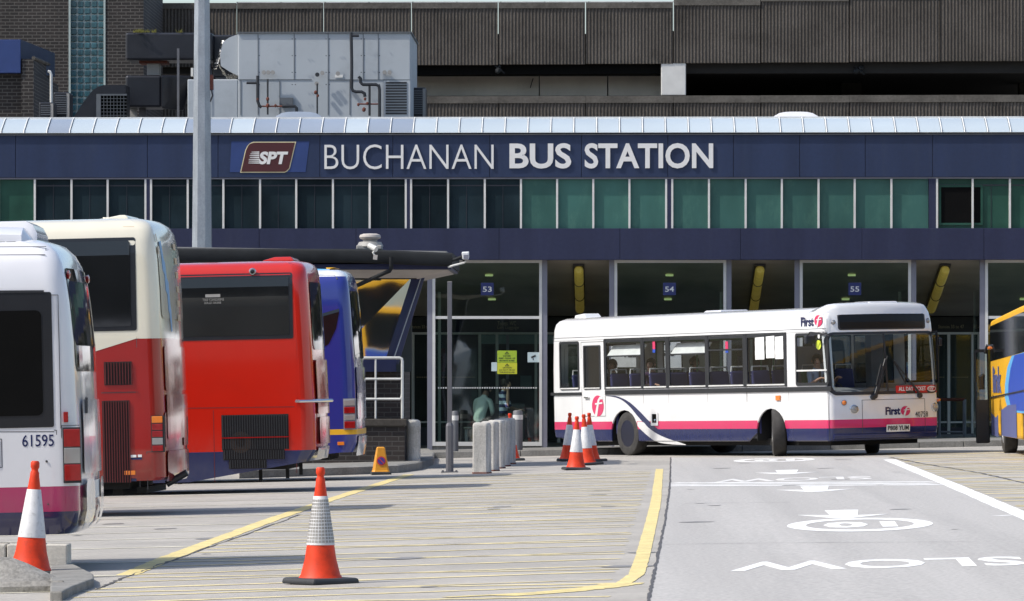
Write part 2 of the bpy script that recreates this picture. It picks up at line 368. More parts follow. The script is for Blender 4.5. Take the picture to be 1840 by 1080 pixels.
mat('dark_concrete', (.070, .063, .055), .95, var=.25, vs=1, dirt_sheen=.5, dcol=(.02,.018,.016,1), fine=.2, fs=15, spec=.1)
mat('cap_concrete', (.115, .105, .092), .95, var=.25, vs=1.5, dirt_sheen=.5, dcol=(.03,.027,.024,1), fine=.2, fs=15, spec=.1)
mat('inner_concrete', (.72, .65, .56), .9, var=.15, vs=.8, dirt_sheen=.3, dcol=(.14,.12,.1,1))
mat('white_column', (.62, .61, .58), .8, var=.06, dirt_sheen=.2, dcol=(.4,.38,.35,1))
brick('dark_brick', (.017, .014, .013), (.028, .022, .020), (.085, .078, .070), .24, .088, .012)
brick('hut_brick', (.022, .018, .017), (.040, .030, .026), (.065, .06, .054), .24, .087, .010)
mat('block_glass', (.032, .088, .108), .15, spec=.5, var=.45, vs=3.5)
mat('block_joint', (.36, .42, .40), .7)
mat('duct_black', (.014, .015, .020), .4, spec=.4, var=.35, vs=1.2, bump=.15, bs=3, dirt_sheen=.4, dcol=(.035,.035,.04,1))
mat('plant_grey', (.40, .43, .45), .5, var=.06, vs=.9, dirt_sheen=.3, dcol=(.19,.20,.21,1), fine=.04)
mat('plant_seam', (.10, .11, .12), .6)
mat('foil', (.6, .6, .58), .25, metal=.9, var=.2, bump=.8, bs=12)
mat('rust', (.13, .036, .022), .8, var=.3, vs=20)
mat('pipe_black', (.02, .022, .026), .5, var=.2)
mat('moss', (.16, .15, .03), .9, var=.3, vs=10)
mat('roof_felt', (.10, .10, .10), .9)
mat('galvanised', (.30, .33, .36), .45, metal=.35, var=.16, vs=6, fine=.1, fs=30, stretch=(1, 1, .3), dirt_sheen=.3, dcol=(.2,.22,.24,1))
mat('post_grey', (.12, .12, .13), .5, var=.1, dirt_sheen=.3, dcol=(.07,.07,.07,1))
mat('bollard_grey', (.12, .125, .135), .5, var=.1)
mat('reflective_white', (.6, .6, .58), .5)
mat('hut_black', (.014, .016, .018), .75, spec=.25, var=.3)
mat('hut_blue', (.016, .022, .075), .45, var=.15)
mat('hut_soffit', (.45, .41, .37), .8, var=.08)
mat('rail_white', (.58, .58, .55), .5, var=.08, dirt_sheen=.3, dcol=(.3,.28,.25,1))
mat('vent_grey', (.30, .29, .27), .6, var=.15)
mat('cone_orange', (.66, .045, .010), .55, spec=.3, var=.16, vs=12, dirt_sheen=.55, dcol=(.25,.05,.03,1))
mat('cone_sleeve', (.60, .60, .60), .5, var=.1, vs=12, dirt_sheen=.8, dcol=(.3,.29,.28,1))
mat('cone_base', (.03, .033, .036), .7, var=.2)
mat('cone_yellow', (.66, .28, .012), .5, var=.1)
mat('sign_violet', (.06, .035, .22), .5)
mat('sign_red', (.55, .03, .03), .5)
mat('bucket_metal', (.35, .37, .39), .4, metal=.6, var=.15)
mat('rubber', (.018, .018, .018), .8, var=.2, vs=10)
mat('tyre', (.040, .038, .036), .85, var=.3, vs=9)
mat('rim_blue', (.007, .008, .024), .45, var=.2)
mat('rim_metal', (.45, .45, .46), .35, metal=.7)
mat('underside', (.008, .008, .008), .9)
P1 = dict(rough=.18, coat=.8, spec=.4, var=.04, vs=1.5, grime=.3)
mat('bus_white', (.72, .72, .72), dirt_sheen=.10, dcol=(.55,.53,.5,1), **P1)
mat('bus_pink', (.62, .028, .12), **P1)
mat('bus_navy', (.013, .020, .085), **dict(P1, grime=.12, coat=.5))
mat('bus_grey_white', (.68, .68, .70), dirt_sheen=.10, dcol=(.5,.5,.5,1), **P1)
mat('bus_magenta', (.36, .022, .10), **P1)
mat('bus_dark_navy', (.012, .014, .065), **dict(P1, grime=.15))
mat('coach_cream', (.68, .64, .52), dirt_sheen=.1, dcol=(.5,.46,.38,1), **P1)
mat('coach_red', (.30, .010, .006), **P1)
mat('coach_scarlet', (.50, .014, .005), dirt_sheen=.15, dcol=(.35,.02,.012,1), **P1)
mat('coach_navy', (.018, .026, .085), **dict(P1, grime=.15))
mat('coach_blue', (.020, .032, .22), **P1)
mat('coach_yellow', (.74, .40, .02), rough=.45, coat=.08, spec=.25, var=.05, vs=1.5, grime=.25)
mat('coach_royal', (.03, .08, .42), rough=.45, coat=.08, spec=.25, var=.05, vs=1.5, grime=.25)
mat('coach_sky', (.12, .40, .70), rough=.45, coat=.08, spec=.25, var=.05, vs=1.5, grime=.25)
mat('rear_lens', (.20, .03, .03), .2, coat=.5, var=.3, vs=8)
mat('coach_slate', (.10, .12, .28), rough=.45, coat=.08, spec=.25, var=.05, vs=1.5, grime=.25)
mat('tinted', (.010, .011, .012), .05, spec=.6, var=.3, vs=1, bump=.02, bs=1.5)
mat('tinted_frame', (.014, .015, .018), .3, spec=.5)
mat('trim_black', (.020, .021, .024), .45)
mat('trim_grey', (.10, .105, .115), .4)
mat('lamp_red', (.26, .008, .008), .15, coat=.8, var=.15, vs=12)
mat('lamp_amber', (.75, .20, .02), .15, coat=.8)
mat('lamp_clear', (.34, .34, .33), .12, coat=.8, metal=.3)
mat('chrome', (.75, .75, .76), .12, metal=1)
mat('grille_red', (.10, .006, .006), .6)
mat('grille_dark', (.010, .007, .007), .7)
mat('seam_dark', (.05, .05, .055), .7)
mat('graphic_blue', (.12, .28, .50), .4)
mat('graphic_tan', (.45, .33, .20), .4)
mat('seat_blue', (.035, .038, .13), .8, var=.2)
mat('grab_green', (.03, .13, .05), .4)
mat('grab_white', (.65, .65, .63), .4)
mat('paper', (.80, .80, .78), .7, var=.04)
mat('disc_yellow', (.65, .75, .06), .5)
mat('interior_grey', (.20, .20, .21), .7)
mat('interior_pale', (.4, .4, .4), .7)
mat('banner_red', (.50, .012, .015), .5)
mat('plate_white', (.72, .72, .70), .4)
mat('hoarding_white', (.80, .80, .78), .6)
mat('hoarding_ink', (.05, .055, .10), .6)
mat('skin', (.42, .24, .17), .5, var=.05)
mat('hair_dark', (.018, .013, .011), .7)
mat('hair_grey', (.25, .22, .17), .8)
mat('shirt_pale_blue', (.33, .42, .56), .8, var=.06)
mat('shirt_purple', (.05, .022, .075), .8)
mat('shirt_grey', (.13, .14, .14), .8, var=.2)
mat('hoodie_mint', (.74, .80, .77), .85, var=.08)
mat('trousers', (.02, .02, .035), .8)
mat('shoe', (.015, .015, .015), .6)
mat('bench', (.12, .12, .12), .6)
m = mat('shirt_stripes', (.02, .028, .09), .8); _n = m.node_tree.nodes; _L = m.node_tree.links
_tc = _n.new('ShaderNodeTexCoord'); _w = _n.new('ShaderNodeTexWave'); _w.bands_direction = 'Z'; _w.inputs['Scale'].default_value = 2*pi/.13/20; _L.new(_tc.outputs['Object'], _w.inputs[0])
_r = _n.new('ShaderNodeValToRGB'); _r.color_ramp.interpolation = 'CONSTANT'; _r.color_ramp.elements[0].color = (.025, .035, .12, 1); _r.color_ramp.elements[1].position = .5; _r.color_ramp.elements[1].color = (.55, .62, .78, 1)
_L.new(_w.outputs[0], _r.inputs[0]); _L.new(_r.outputs[0], _n['Principled BSDF'].inputs['Base Color'])

# ------------------------------------------------------------------ ground, road, pavement
def gp(x, y, dz=0): return Vector((x, y, GZ(x, y)+dz))
o = MB().quad(gp(-300, -60), gp(300, -60), gp(300, 400), gp(-300, 400)).build('ground', 'asphalt'); tag(o, 'grey asphalt of the bus station yard', kind='structure')
def strip(ptsL, ptsR, dz, name, m, jit=0, thick=0):
    mb = MB(); l0 = [ [p+Vector((0, 0, dz)) for p in ptsL], [p+Vector((0, 0, dz)) for p in ptsR] ]
    return mb.loft([list(a) for a in zip(*l0)], closed=False).build(name, m)
# road lane between the seam and the white line
rl = [G(1205, 822), G(1204, 870), G(1196, 930), G(1180, 1010), G(1164, 1085), G(1145, 1200)]
rr = [G(1594, 822), G(1705, 870), G(1850, 930), G(2045, 1010), G(2230, 1085), G(2500, 1200)]
o = strip(rl, rr, .0015, 'road', 'road_asphalt'); tag(o, 'paler grey asphalt lane leading to the white and pink bus', kind='structure')
def gline(pts, w, dz=.008, jit=0, seg=24, mb=None, m=0, jw=0):
    """painted line on the ground along measured points, with a slightly ragged edge"""
    mb = mb or MB(); pts = [Vector(p) for p in pts]; dense = []
    for a, b in zip(pts[:-1], pts[1:]):
        for k in range(seg): dense.append(a.lerp(b, k/seg))
    dense.append(pts[-1]); L0 = []; R0 = []
    for i, p in enumerate(dense):
        t = (dense[min(i+1, len(dense)-1)]-dense[max(i-1, 0)]).normalized(); n = Vector((t.y, -t.x, 0))
        j = random.uniform(-jit, jit); ww = w*(1+random.uniform(-jw, jw))
        for lst, s in ((L0, -.5), (R0, .5)):
            q = p+n*(s*ww+j); q.z = GZ(q.x, q.y)+dz*.3+.001; lst.append(q)
    i0 = len(mb.v); n = len(L0); mb.v += L0+R0
    for i in range(n-1): mb.f.append((i0+i, i0+n+i, i0+n+i+1, i0+i+1)); mb.m.append(m)
    return mb
def marking(mb, m, label):
    # painted sheets face up
    for k, f in enumerate(mb.f):
        a, b, c = (mb.v[f[j]] for j in range(3))
        if (b-a).cross(c-a).z < 0: mb.f[k] = tuple(reversed(f))
    o = mb.build('road_marking', m); return tag(o, label, kind='structure')
marking(gline([G(1205, 822), G(1204, 870), G(1196, 930), G(1180, 1010), G(1164, 1085)], .026, .012, .006, 30, jw=.3), 'tar', 'dark tar seam along the left edge of the road lane')
marking(gline([G(1598, 826), G(1716, 874), G(1850, 931), G(2040, 1010)], .22, .008, .006, 20, jw=.04), 'white_paint', 'solid white line on the right of the lane')
marking(gline([G(228, 1034), G(300, 1004), G(480, 937), G(600, 896), G(735, 853)], .19, .012, .008, 24, jw=.08), 'yellow_paint', 'broad yellow line running diagonally beside the parked buses')
marking(gline([G(1125, 1048), G(1080, 1056), G(1000, 1064), G(900, 1071)], .32, .010, .02, 12, jw=.1), 'yellow_paint', 'flat run of the yellow edge line at the bottom of the box')
marking(gline([G(1185, 843), G(1179, 900), G(1165, 960), G(1152, 1010), G(1143, 1033), G(1120, 1049), G(1060, 1059), G(960, 1066), G(800, 1074)], .13, .012, .003, 12, jw=.04), 'yellow_paint', 'yellow edge line curving round at the bottom of the hatched box')
def hatch(x0, x1, y0, y1, step, slope, w, m, mt):
    y = y0
    while y < y1:
        a = []; yy = y+random.uniform(-.2, .2); n = 7
        for k in range(n):
            x = x0(yy)+(x1(yy)-x0(yy))*k/(n-1)
            a.append(gp(x, yy+slope*(x-x0(yy))+random.uniform(-.04, .04)))
        gline(a, w*random.uniform(.7, 1.3), .008, .012, 6, mb=m, jw=.35, m=0)
        y += step*random.uniform(.7, 1.3)
def lane(p0, p1, o):
    a, b = G(*p0), G(*p1); return lambda y: a.x+o+(y-a.y)*(b.x-a.x)/(b.y-a.y)
lx = lane((230, 1033), (735, 853), .07); rx = lane((1130, 1050), (1185, 845), -.12)
mb = MB(); hatch(lx, rx, 37, 84.5, 1.7, .32, .14, mb, 0); hatch(lx, rx, 37, 84.5, 2.9, -.10, .14, mb, 0)
marking(mb, 'thin_yellow', 'thin yellow hatching painted across the bus yard')
mb = MB(); hatch(lambda y: -9, lx, 36, 86, 3.2, .10, .15, mb, 0)
marking(mb, 'thin_white', 'faded pale lines painted across the parking bays on the left')
mb = MB(); wx = lane((1840, 925), (1598, 826), .15)
hatch(wx, lambda y: 14, 55, 98, 1.9, -.25, .2, mb, 0); hatch(wx, lambda y: 14, 55, 98, 2.9, .2, .2, mb, 0)
marking(mb, 'thin_yellow', 'thin yellow hatching painted to the right of the white line')
mb = MB()
for x0, y0, x1, y1 in ((1197, 873.5, 1690, 871.5), (1200, 871, 1682, 868.8), (1205, 868.3, 1675, 866.2)): gline([G(x0, y0), G(x1, y1)], .36, .010, .02, 30, mb, jw=.2)
marking(mb, 'white_paint', 'three white rumble lines across the lane')
mb = MB(); gline([G(1230, 905), G(1300, 904), G(1420, 903)], .03, .009, .01, 20, mb, jw=.5); gline([G(1180, 979), G(1400, 976), G(1760, 974)], .022, .009, .01, 30, mb, jw=.6); gline([G(1600, 822), G(1650, 832), G(1760, 850), G(1850, 870)], .05, .012, .02, 20, mb, jw=.5)
gline([G(170, 1060), G(230, 1036), G(330, 1000), G(540, 925)], .025, .014, .02, 20, mb, jw=.6)
marking(mb, 'tar', 'fine dark cracks in the lane and the yard')
# symbols are upside down for the camera: drawn for drivers coming towards it
def symbol_map(px, py, Lz, dz=.0045):
    """local frame at the measured spot: a to the left of the picture, b towards the camera"""
    c = G(px, py); e = Vector((-1, 0, -TILT)); n = Vector((-.035, -1, 0)).normalized()
    def f(a, b):
        q = c+e*a+n*b; q.z = GZ(q.x, q.y)+dz; return q
    return f
def flat_text(mb, st, px, py, w, h, bold=.02):
    f = symbol_map(px, py, h); return text(st, w, h, lambda a, b: f(a-w/2, b-h/2), (0, 0, .0015), bold=bold, mb=mb, res=3)
def roundel(px, py, w, h, label, txt=True):
    f = symbol_map(px, py, h); mb = MB(); n = 40
    def el(k, s, t): a = 2*pi*k/n; return f(w/2*s*cos(a), h/2*t*sin(a))
    for k in range(n): mb.quad(el(k, 1, 1), el(k+1, 1, 1), el(k+1, .74, .74), el(k, .74, .74))
    if txt: text('10', w*.5, h*.42, lambda a, b: f(a-w*.25, b-h*.21), (0, 0, .0015), bold=.04, mb=mb)
    return marking(mb, 'white_paint', label)
def arrow(px, py, w, h, label):
    f = symbol_map(px, py, h); mb = MB()
    mb.poly([[(-w*.19, -h*.5), (w*.19, -h*.5), (w*.15, h*.12), (w*.5, h*.02), (w*.1, h*.5), (-w*.08, h*.5), (-w*.5, h*.12), (-w*.15, h*.18)]], f, (0, 0, .0015))
    return marking(mb, 'white_paint', label)
roundel(1545, 943, 1.52, 4.6, 'large white oval with a 10 painted on the near lane')
roundel(1391, 827.0, 1.50, 4.0, 'far white oval with a 10 painted close to the bus')
arrow(1515, 924, 1.02, 3.2, 'nearest white arrow painted beyond the oval')
arrow(1465, 879.0, 1.05, 3.2, 'white arrow painted just in front of the rumble lines')
arrow(1414, 848.5, 1.0, 3.4, 'farthest white arrow painted near the bus')
marking(flat_text(MB(), 'SLOW', 1577, 1013.5, 2.42, 1.9, .02), 'white_paint', 'white lettering painted on the near lane')
marking(flat_text(MB(), 'SLOW', 1425, 861.5, 2.35, 2.2, .02), 'worn_paint', 'far white lettering painted behind the rumble lines')
marking(gline([G(1790, 927.5), G(1815, 926), G(1880, 925)], .15, .009, .01, 6), 'white_paint', 'short white dash at the right edge')
# pavement along the station front
YK, YU, YB, YR = 103.0, 106.6, 106.9, 113.5
mb = MB()
def gbox(mb, x0, x1, y0, y1, h, m=0, base=-.2):
    mb.hexa([gp(x0, y0, base), gp(x1, y0, base), gp(x1, y1, base), gp(x0, y1, base), gp(x0, y0, h), gp(x1, y0, h), gp(x1, y1, h), gp(x0, y1, h)], m)
gbox(mb, -30, 30, YK+.16, 122, .125)
o = mb.build('pavement', 'paving'); tag(o, 'dark paving in front of the station doors', kind='structure')
mb = MB(); x = -20
while x < 20: gbox(mb, x+.006, x+.904, YK, YK+.155, .13); x += .91
o = mb.build('kerb', 'kerb_concrete', bevel=.012); tag(o, 'concrete kerb stones in front of the station doors', kind='structure')
# island kerb under the shelter
pts = [(430, 860), (640, 853), (715, 850), (752, 845), (778, 836), (781, 826), (770, 817), (640, 815), (430, 816)]
lo = [G(x, y) for x, y in pts]
mb = MB().loft([[p+Vector((0, 0, -.1)) for p in lo], [p+Vector((0, 0, .13)) for p in lo], [p+(Vector((sum(q.x for q in lo)/9, sum(q.y for q in lo)/9, p.z))-p)*.02+Vector((0, 0, .15)) for p in lo]], caps=(False, True))
o = mb.build('pavement', 'kerb_concrete', fixn=True); tag(o, 'raised concrete island under the shelter', kind='structure')

# ------------------------------------------------------------------ unseen office blocks added only to be mirrored in glass and paint
mat('reflection_block_stone', (.07, .066, .06), .9, var=.2, vs=.3); mat('reflection_block_window', (.02, .025, .03), .1)
def add_reflection_block(x0, x1, y0, y1, h, face, label):
    t = thing('reflection_block', label, 'building', ((x0+x1)/2, (y0+y1)/2, GZ((x0+x1)/2, (y0+y1)/2)-1))
    MB().box(x0, x1, y0, y1, -3, h).build('wall', 'reflection_block_stone', t, world=True); mb = MB(); z = 1.5
    while z < h-3:
        if face == 'y':
            k = x0+2
            while k < x1-3: mb.box(k, k+1.6, y1, y1+.02, z, z+2); k += 3.4
        else:
            k = y0+2
            while k < y1-3: mb.box(x1, x1+.02, k, k+1.6, z, z+2); k += 3.4
        z += 3.5
    mb.build('window_rows', 'reflection_block_window', t, world=True)
add_reflection_block(-70, 70, -62, -40, 22, 'y', 'long stone office block added unseen behind the viewpoint for reflections')
add_reflection_block(-95, -70, -30, 100, 17, 'x', 'unseen stone office block added left of the yard for reflections')

# oil stains and patches on the yard
mat('oil_stain', (.20, .19, .18), .6, var=.3, vs=5)
mb = MB(); random.seed(11)
for k in range(70):
    x, y = random.uniform(-6, 13), random.uniform(37, 98); r = random.uniform(.03, .16)*random.choice((.6, 1, 1.6)); c = gp(x, y, .0085); n = 9; rs = [r*random.uniform(.6, 1.2) for _ in range(n)]
    i0 = len(mb.v); mb.v += [gp(x+rs[j]*cos(2*pi*j/n), y+rs[j]*1.3*sin(2*pi*j/n), .0045) for j in range(n)]; mb.f.append(tuple(i0+j for j in range(n))); mb.m.append(0)
marking(mb, 'oil_stain', 'small dark oil spots scattered over the yard')
random.seed(7)
# ================================================================== BUS STATION
st = thing('bus_station', 'long bus station building with navy fascia and green and dark glazing', 'building', (0, YU, 0))
def bx(mb, px0, px1, py0, py1, Y, Y2, m=0):       # box from measured picture rectangle on the plane Y to depth Y2
    return mb.box(XY(px0, Y), XY(px1, Y), Y, Y2, ZY(py1, Y), ZY(py0, Y), m)
zf0, zf1 = ZY(318.6, YU), ZY(242.3, YU)
XL, XR = XY(-60, YU), XY(1900, YU)
js = [28, 265, 392, 575, 706, 880, 1045, 1200, 1318, 1437, 1555, 1676]
mb = MB(); edges = [-60]+js+[1900]
for a, b in zip(edges[:-1], edges[1:]): mb.box(XY(a, YU)+.006, XY(b, YU)-.006, YU, YU+.35, zf0, zf1)
mb.build('fascia', 'fascia_blue', st, world=True, bevel=.006)
MB().box(XL, XR, YU+.02, YU+.3, zf0-.005, zf1-.01).build('fascia_seams', 'seam', st, world=True)
z0, z1 = ZY(467, YU), ZY(410.5, YU); mb = MB(); js2 = [-60, 100, 300, 466, 640, 897, 1114, 1331, 1549, 1768, 1900]
for a, b in zip(js2[:-1], js2[1:]): mb.box(XY(a, YU)+.004, XY(b, YU)-.004, YU-.02, YU+.4, z0, z1)
mb.build('lower_fascia', 'fascia_violet', st, world=True, bevel=.005)
MB().box(XL, XR, YU+.0, YU+.3, z0+.004, z1-.01).build('lower_fascia_seams', 'seam', st, world=True)
# thin trims
mb = MB(); bx(mb, -60, 1900, 318.6, 321.5, YU+.03, YU+.3); mb.build('trim', 'grey_frame', st, world=True)
mb = MB(); bx(mb, -60, 1900, 238.5, 242.3, YU-.05, YU+.3); mb.build('gutter', 'trim_grey', st, world=True)
# canopy glazing: curved row of panes
prof = [(239.5, YU+.02), (234, YU+.07), (212, YU+.72), (208.5, YU+.92)]
def cz(i): return ZY(prof[i][0], YU), prof[i][1]
X0c_, pitch = XY(1.5, YU), (XY(1830, YU)-XY(10, YU))/44.12
kx = -2
while True:
    xa = X0c_+kx*pitch
    if xa > XR: break
    mb = MB(); pts = [(cz(i)[1], cz(i)[0]) for i in range(4)]
    lo = [[(xa+.02, y, z), (xa+pitch-.02, y, z)] for y, z in pts]
    mb.loft([[Vector(p) for p in l] for l in lo], closed=False)
    px = 920+F*(xa+.25)/YU-F*math.tan(-YAW)
    m = 'canopy_glazing_dark' if (330 < px < 745 and (kx % 5)) or (kx % 7 == 2 and px < 330) else 'canopy_glazing'
    pn = mb.build('roof_pane', m, st, world=True, smooth=True)
    b = MB(); b.tube([(xa, y-.015, z+.01) for y, z in pts], .014, 6); b.build('glazing_bar', 'canopy_bar', st, world=True, smooth=True)
    kx += 1
mb = MB(); z, y = cz(3); mb.box(XL, XR, y-.02, y+.08, z-.02, z+.03); z, y = cz(0); mb.box(XL, XR, y-.07, y-.02, z-.02, z+.015); mb.build('glazing_edge', 'canopy_bar', st, world=True)
MB().box(XL, XR, YU+.35, 126, cz(3)[0]-.35, cz(3)[0]-.30).build('roof', 'roof_felt', st, world=True)
MB().box(XL, XR, YU+.95, YU+1.0, cz(3)[0]-.35, cz(3)[0]-.02).build('roof_upstand', 'roof_felt', st, world=True)
# rooflight domes
for px0, px1, py in ((496, 578, 199), (1390, 1470, 200)):
    mb = MB(); xa, xb = XY(px0, 108), XY(px1, 108); zt = ZY(py, 108); n = 8
    lo = []
    for k in range(n+1):
        t = k/n; lo.append([(xa+(xb-xa)*t, 107.7, zt-.35), (xa+(xb-xa)*t, 107.9, zt-.10*(2*t-1)**4-.02), (xa+(xb-xa)*t, 108.6, zt-.10*(2*t-1)**4), (xa+(xb-xa)*t, 108.8, zt-.35)])
    mb.loft([[Vector(p) for p in l] for l in lo], caps=(True, True)); mb.build('roof_dome', 'canopy_glazing_dark' if px0 < 900 else 'bus_grey_white', st, world=True, smooth=True)
# upper windows
mull = [-66, -3, 62, 128, 193, 261, 271, 337, 401, 467, 532, 598, 664, 729, 738.5, 805, 871, 936, 1001, 1066, 1131, 1197, 1208, 1274, 1340, 1405, 1471, 1536, 1602, 1669, 1684, 1748, 1815, 1882]
for a, b in zip(mull[:-1], mull[1:]):
    if b-a < 20:
        mb = MB(); bx(mb, a, b, 321.5, 410.5, YU+.04, YU+.3); mb.build('blanking_strip', 'fascia_violet', st, world=True); continue
    m = 'pane_midgreen' if a < 60 or a > 1680 else ('pane_dark' if a < 930 else 'pane_green')
    mb = MB(); bx(mb, a+1, b-1, 322, 410.5, YU+.10+random.uniform(0, .004), YU+.2); w = mb.build('window', m, st, world=True)
    f = MB()
    for q in (a, b):
        if q == b and b+14 > min([k for k in mull if k > b], default=b+99) or q == a: f = MB(); f.box(XY(q, YU)-.021, XY(q, YU)+.021, YU+.035, YU+.16, ZY(410.2, YU), ZY(321.8, YU)); f.build('mullion', 'white_frame', w, world=True)
    if m != 'pane_green' and a > 0:
        f = MB(); c = a+(b-a)*.5; f.box(XY(c, YU)-.004, XY(c, YU)+.004, YU+.094, YU+.1, ZY(410.2, YU), ZY(330, YU)); f.box(XY(a+3, YU), XY(b-3, YU), YU+.09, YU+.1, ZY(334, YU), ZY(332, YU)); f.build('blind_edge', 'dark_frame', w, world=True)
mb = MB(); bx(mb, 1691, 1762, 337, 401, YU+.085, YU+.1); op = mb.build('open_sash', 'black_void', st, world=True)
mb = MB()
for r in ((1687, 1691, 333, 405), (1762, 1766, 333, 405), (1691, 1762, 333, 337), (1691, 1762, 401, 405)): bx(mb, *r, YU+.07, YU+.1)
mb.build('sash_frame', 'pane_midgreen', op, world=True)
# name lettering
def fac_text(stt, px0, px1, py0, py1, Y, m, name, parent, bold=0, th=.03, shear=0):
    x0, z0 = XY(px0, Y), ZY(py1, Y); w, h = XY(px1, Y)-x0, ZY(py0, Y)-z0
    return text(stt, w, h, lambda a, b: (x0+a, Y-th, z0+b), (0, -th, 0), bold=bold, shear=shear, res=4).build(name, m, parent, world=True)
fac_text('BUCHANAN', 583, 887, 259.5, 304, YU, 'letter_white', 'lettering', st, bold=-.010)
for w_, a, b in (('BUS', 915.5, 1026.5), ('STATION', 1050.5, 1281.5)):
    fac_text(w_, a, b, 257.5, 303, YU, 'letter_white', 'lettering', st, bold=.024)
# logo board
mb = MB(); q = lambda px, py: (XY(px, YU), ZY(py, YU))
mb.poly([[q(413, 309), q(416, 254), q(556, 254), q(549, 309)]], lambda a, b: (a, YU-.006, b), (0, -.006, 0)); lg = mb.build('logo_board', 'panel_bright_blue', st, world=True)
def logo(g):
    pts = [q(431.5+g*1.2, 310-g)]; 
    top = 254.3+g; lft = lambda y: 431.5+g+(310-y)*.225
    pts += [q(lft(270)+0, 270), q(lft(262)+2, 262), q(449, 257+g*.8), q(455+g, top), q(532.3-g*1.4, top)]
    pts += [q(521-g, 302), q(516-g, 308-g*.6), q(511, 310-g), ]
    return pts
MB().poly([logo(0)], lambda a, b: (a, YU-.014, b), (0, -.008, 0)).build('logo_outline', 'cream_line', lg, world=True)
MB().poly([logo(1.7)], lambda a, b: (a, YU-.020, b), (0, -.006, 0)).build('logo_field', 'maroon', lg, world=True)
x0, z0 = q(464, 295); w, h = XY(519, YU)-x0, ZY(272, YU)-z0
t_ = text('SPT', w*.9, h, lambda a, b: (x0+a+.2*b, YU-.026, z0+b), (0, -.005, 0), bold=.045, res=4)
for k, (a, y) in enumerate(((452, 273), (450, 276.2), (448.5, 279.4), (449, 282.6), (447, 286), (447, 289.2), (446.5, 292.6))):
    yy = y; p0, p1 = q(a, yy+1.1), q(466, yy-1.1); t_.poly([[(p0[0], p0[1]+.008), (p1[0], p0[1]), (p1[0], p1[1]), (p0[0], p1[1]-.008)]], lambda a, b: (a, YU-.026, b), (0, -.004, 0))
t_.build('logo_letters', 'letter_white', lg, world=True)
# sloping soffit behind the fascia
zs0, zs1 = ZY(466, YU), ZY(568, YR)
mb = MB().hexa([(XL, YU+.3, zs0), (XR, YU+.3, zs0), (XR, YR, zs1), (XL, YR, zs1), (XL, YU+.3, zs0+.2), (XR, YU+.3, zs0+.2), (XR, YR, zs1+.2), (XL, YR, zs1+.2)]); mb.build('soffit', 'soffit', st, world=True)
def soff(Y): return zs0+(zs1-zs0)*(Y-YU-.3)/(YR-YU-.3)
# back wall: header, doors
mb = MB(); mb.box(XL, XR, YR, YR+.2, ZY(598, YR), zs1+.2); mb.build('header', 'header_black', st, world=True)
MB().box(XL, XR, YR+4.5, YR+4.7, 0, 4).build('inner_wall', 'wait_wall', st, world=True)
MB().box(XL, XR, YR, YR+4.5, 3.0, 3.1).build('inner_ceiling', 'wait_wall', st, world=True)
o = MB(); gbox(o, XL, XR, YR-.05, YR+4.5, .14, base=.126); o.build('inner_floor', 'wait_floor', st, world=True)
for i, px in enumerate((742, 862, 893, 912, 963, 1004, 1100, 1310, 1350, 1430, 1640, 1705, 1748, 1766, 1795)):
    mb = MB(); bx(mb, px-2.5, px+2.5, 598, 800, YR-.02, YR+.08); mb.build('door_post', 'white_frame' if i != 3 else 'grey_frame', st, world=True)
mb = MB(); bx(mb, 640, 1900, 597, 601, YR-.03, YR+.08); mb.build('door_head', 'white_frame', st, world=True)
mb = MB(); bx(mb, 865, 1000, 602, 618, YR+.0, YR+.06); mb.build('fanlight_panel', 'aqua_panel', st, world=True)
for a, b in ((645, 740), (744, 860), (1006, 1098), (1312, 1348), (1352, 1428), (1642, 1703), (1707, 1746), (1768, 1793)):
    mb = MB(); bx(mb, a+2, b-2, 602, 795, YR+.03, YR+.04); d = mb.build('door', 'bay_side_glass', st, world=True)
    mb = MB(); bx(mb, a+1, b-1, 757, 760, YR+.0, YR+.03); bx(mb, a+1, b-1, 768, 820, YR+.0, YR+.03, 1); mb.build('door_rail', ['white_frame', 'dark_frame'], d, world=True)
    mb = MB()
    for k in range(int((b-a-8)/3.2)): bx(mb, a+5+k*3.2, a+6.4+k*3.2, 677, 678.6, YR+.02, YR+.03)
    mb.build('dot_strip', 'sign_text_dim', d, world=True)
fac_text('Stances 33 to 47', 1686, 1732, 584, 590, YR, 'sign_text_dim', 'direction_sign', st, th=.01)
fac_text('Stances 33 to 47', 738, 778, 584, 590, YR, 'sign_text_dim', 'direction_sign', st, th=.01)
t_ = text('Toilets  WC', .42, .10, lambda a, b: (XY(894, YR)+a, YR-.01, ZY(585, YR)+b), (0, -.01, 0), bold=.01)
text('Left Luggage', .48, .10, lambda a, b: (XY(894, YR)+a, YR-.01, ZY(593, YR)+b), (0, -.01, 0), mb=t_); t_.build('direction_sign', 'sign_text_dim', st, world=True)
# posters and signs behind the doors
for nm, r, m in (('poster', (768, 800, 626, 668), 'poster_red'), ('poster', (655, 690, 620, 700), 'poster_blue'), ('poster', (900, 908, 640, 660), 'poster_white'), ('poster', (1660, 1680, 650, 690), 'poster_blue'), ('poster', (780, 790, 640, 700), 'poster_blue'), ('poster', (935, 955, 675, 700), 'aqua_panel'), ('poster', (1020, 1040, 640, 700), 'aqua_panel'), ('poster', (1325, 1345, 640, 700), 'poster_blue')):
    mb = MB(); bx(mb, *r, YR+1.5, YR+1.53); mb.build(nm, m, st, world=True)
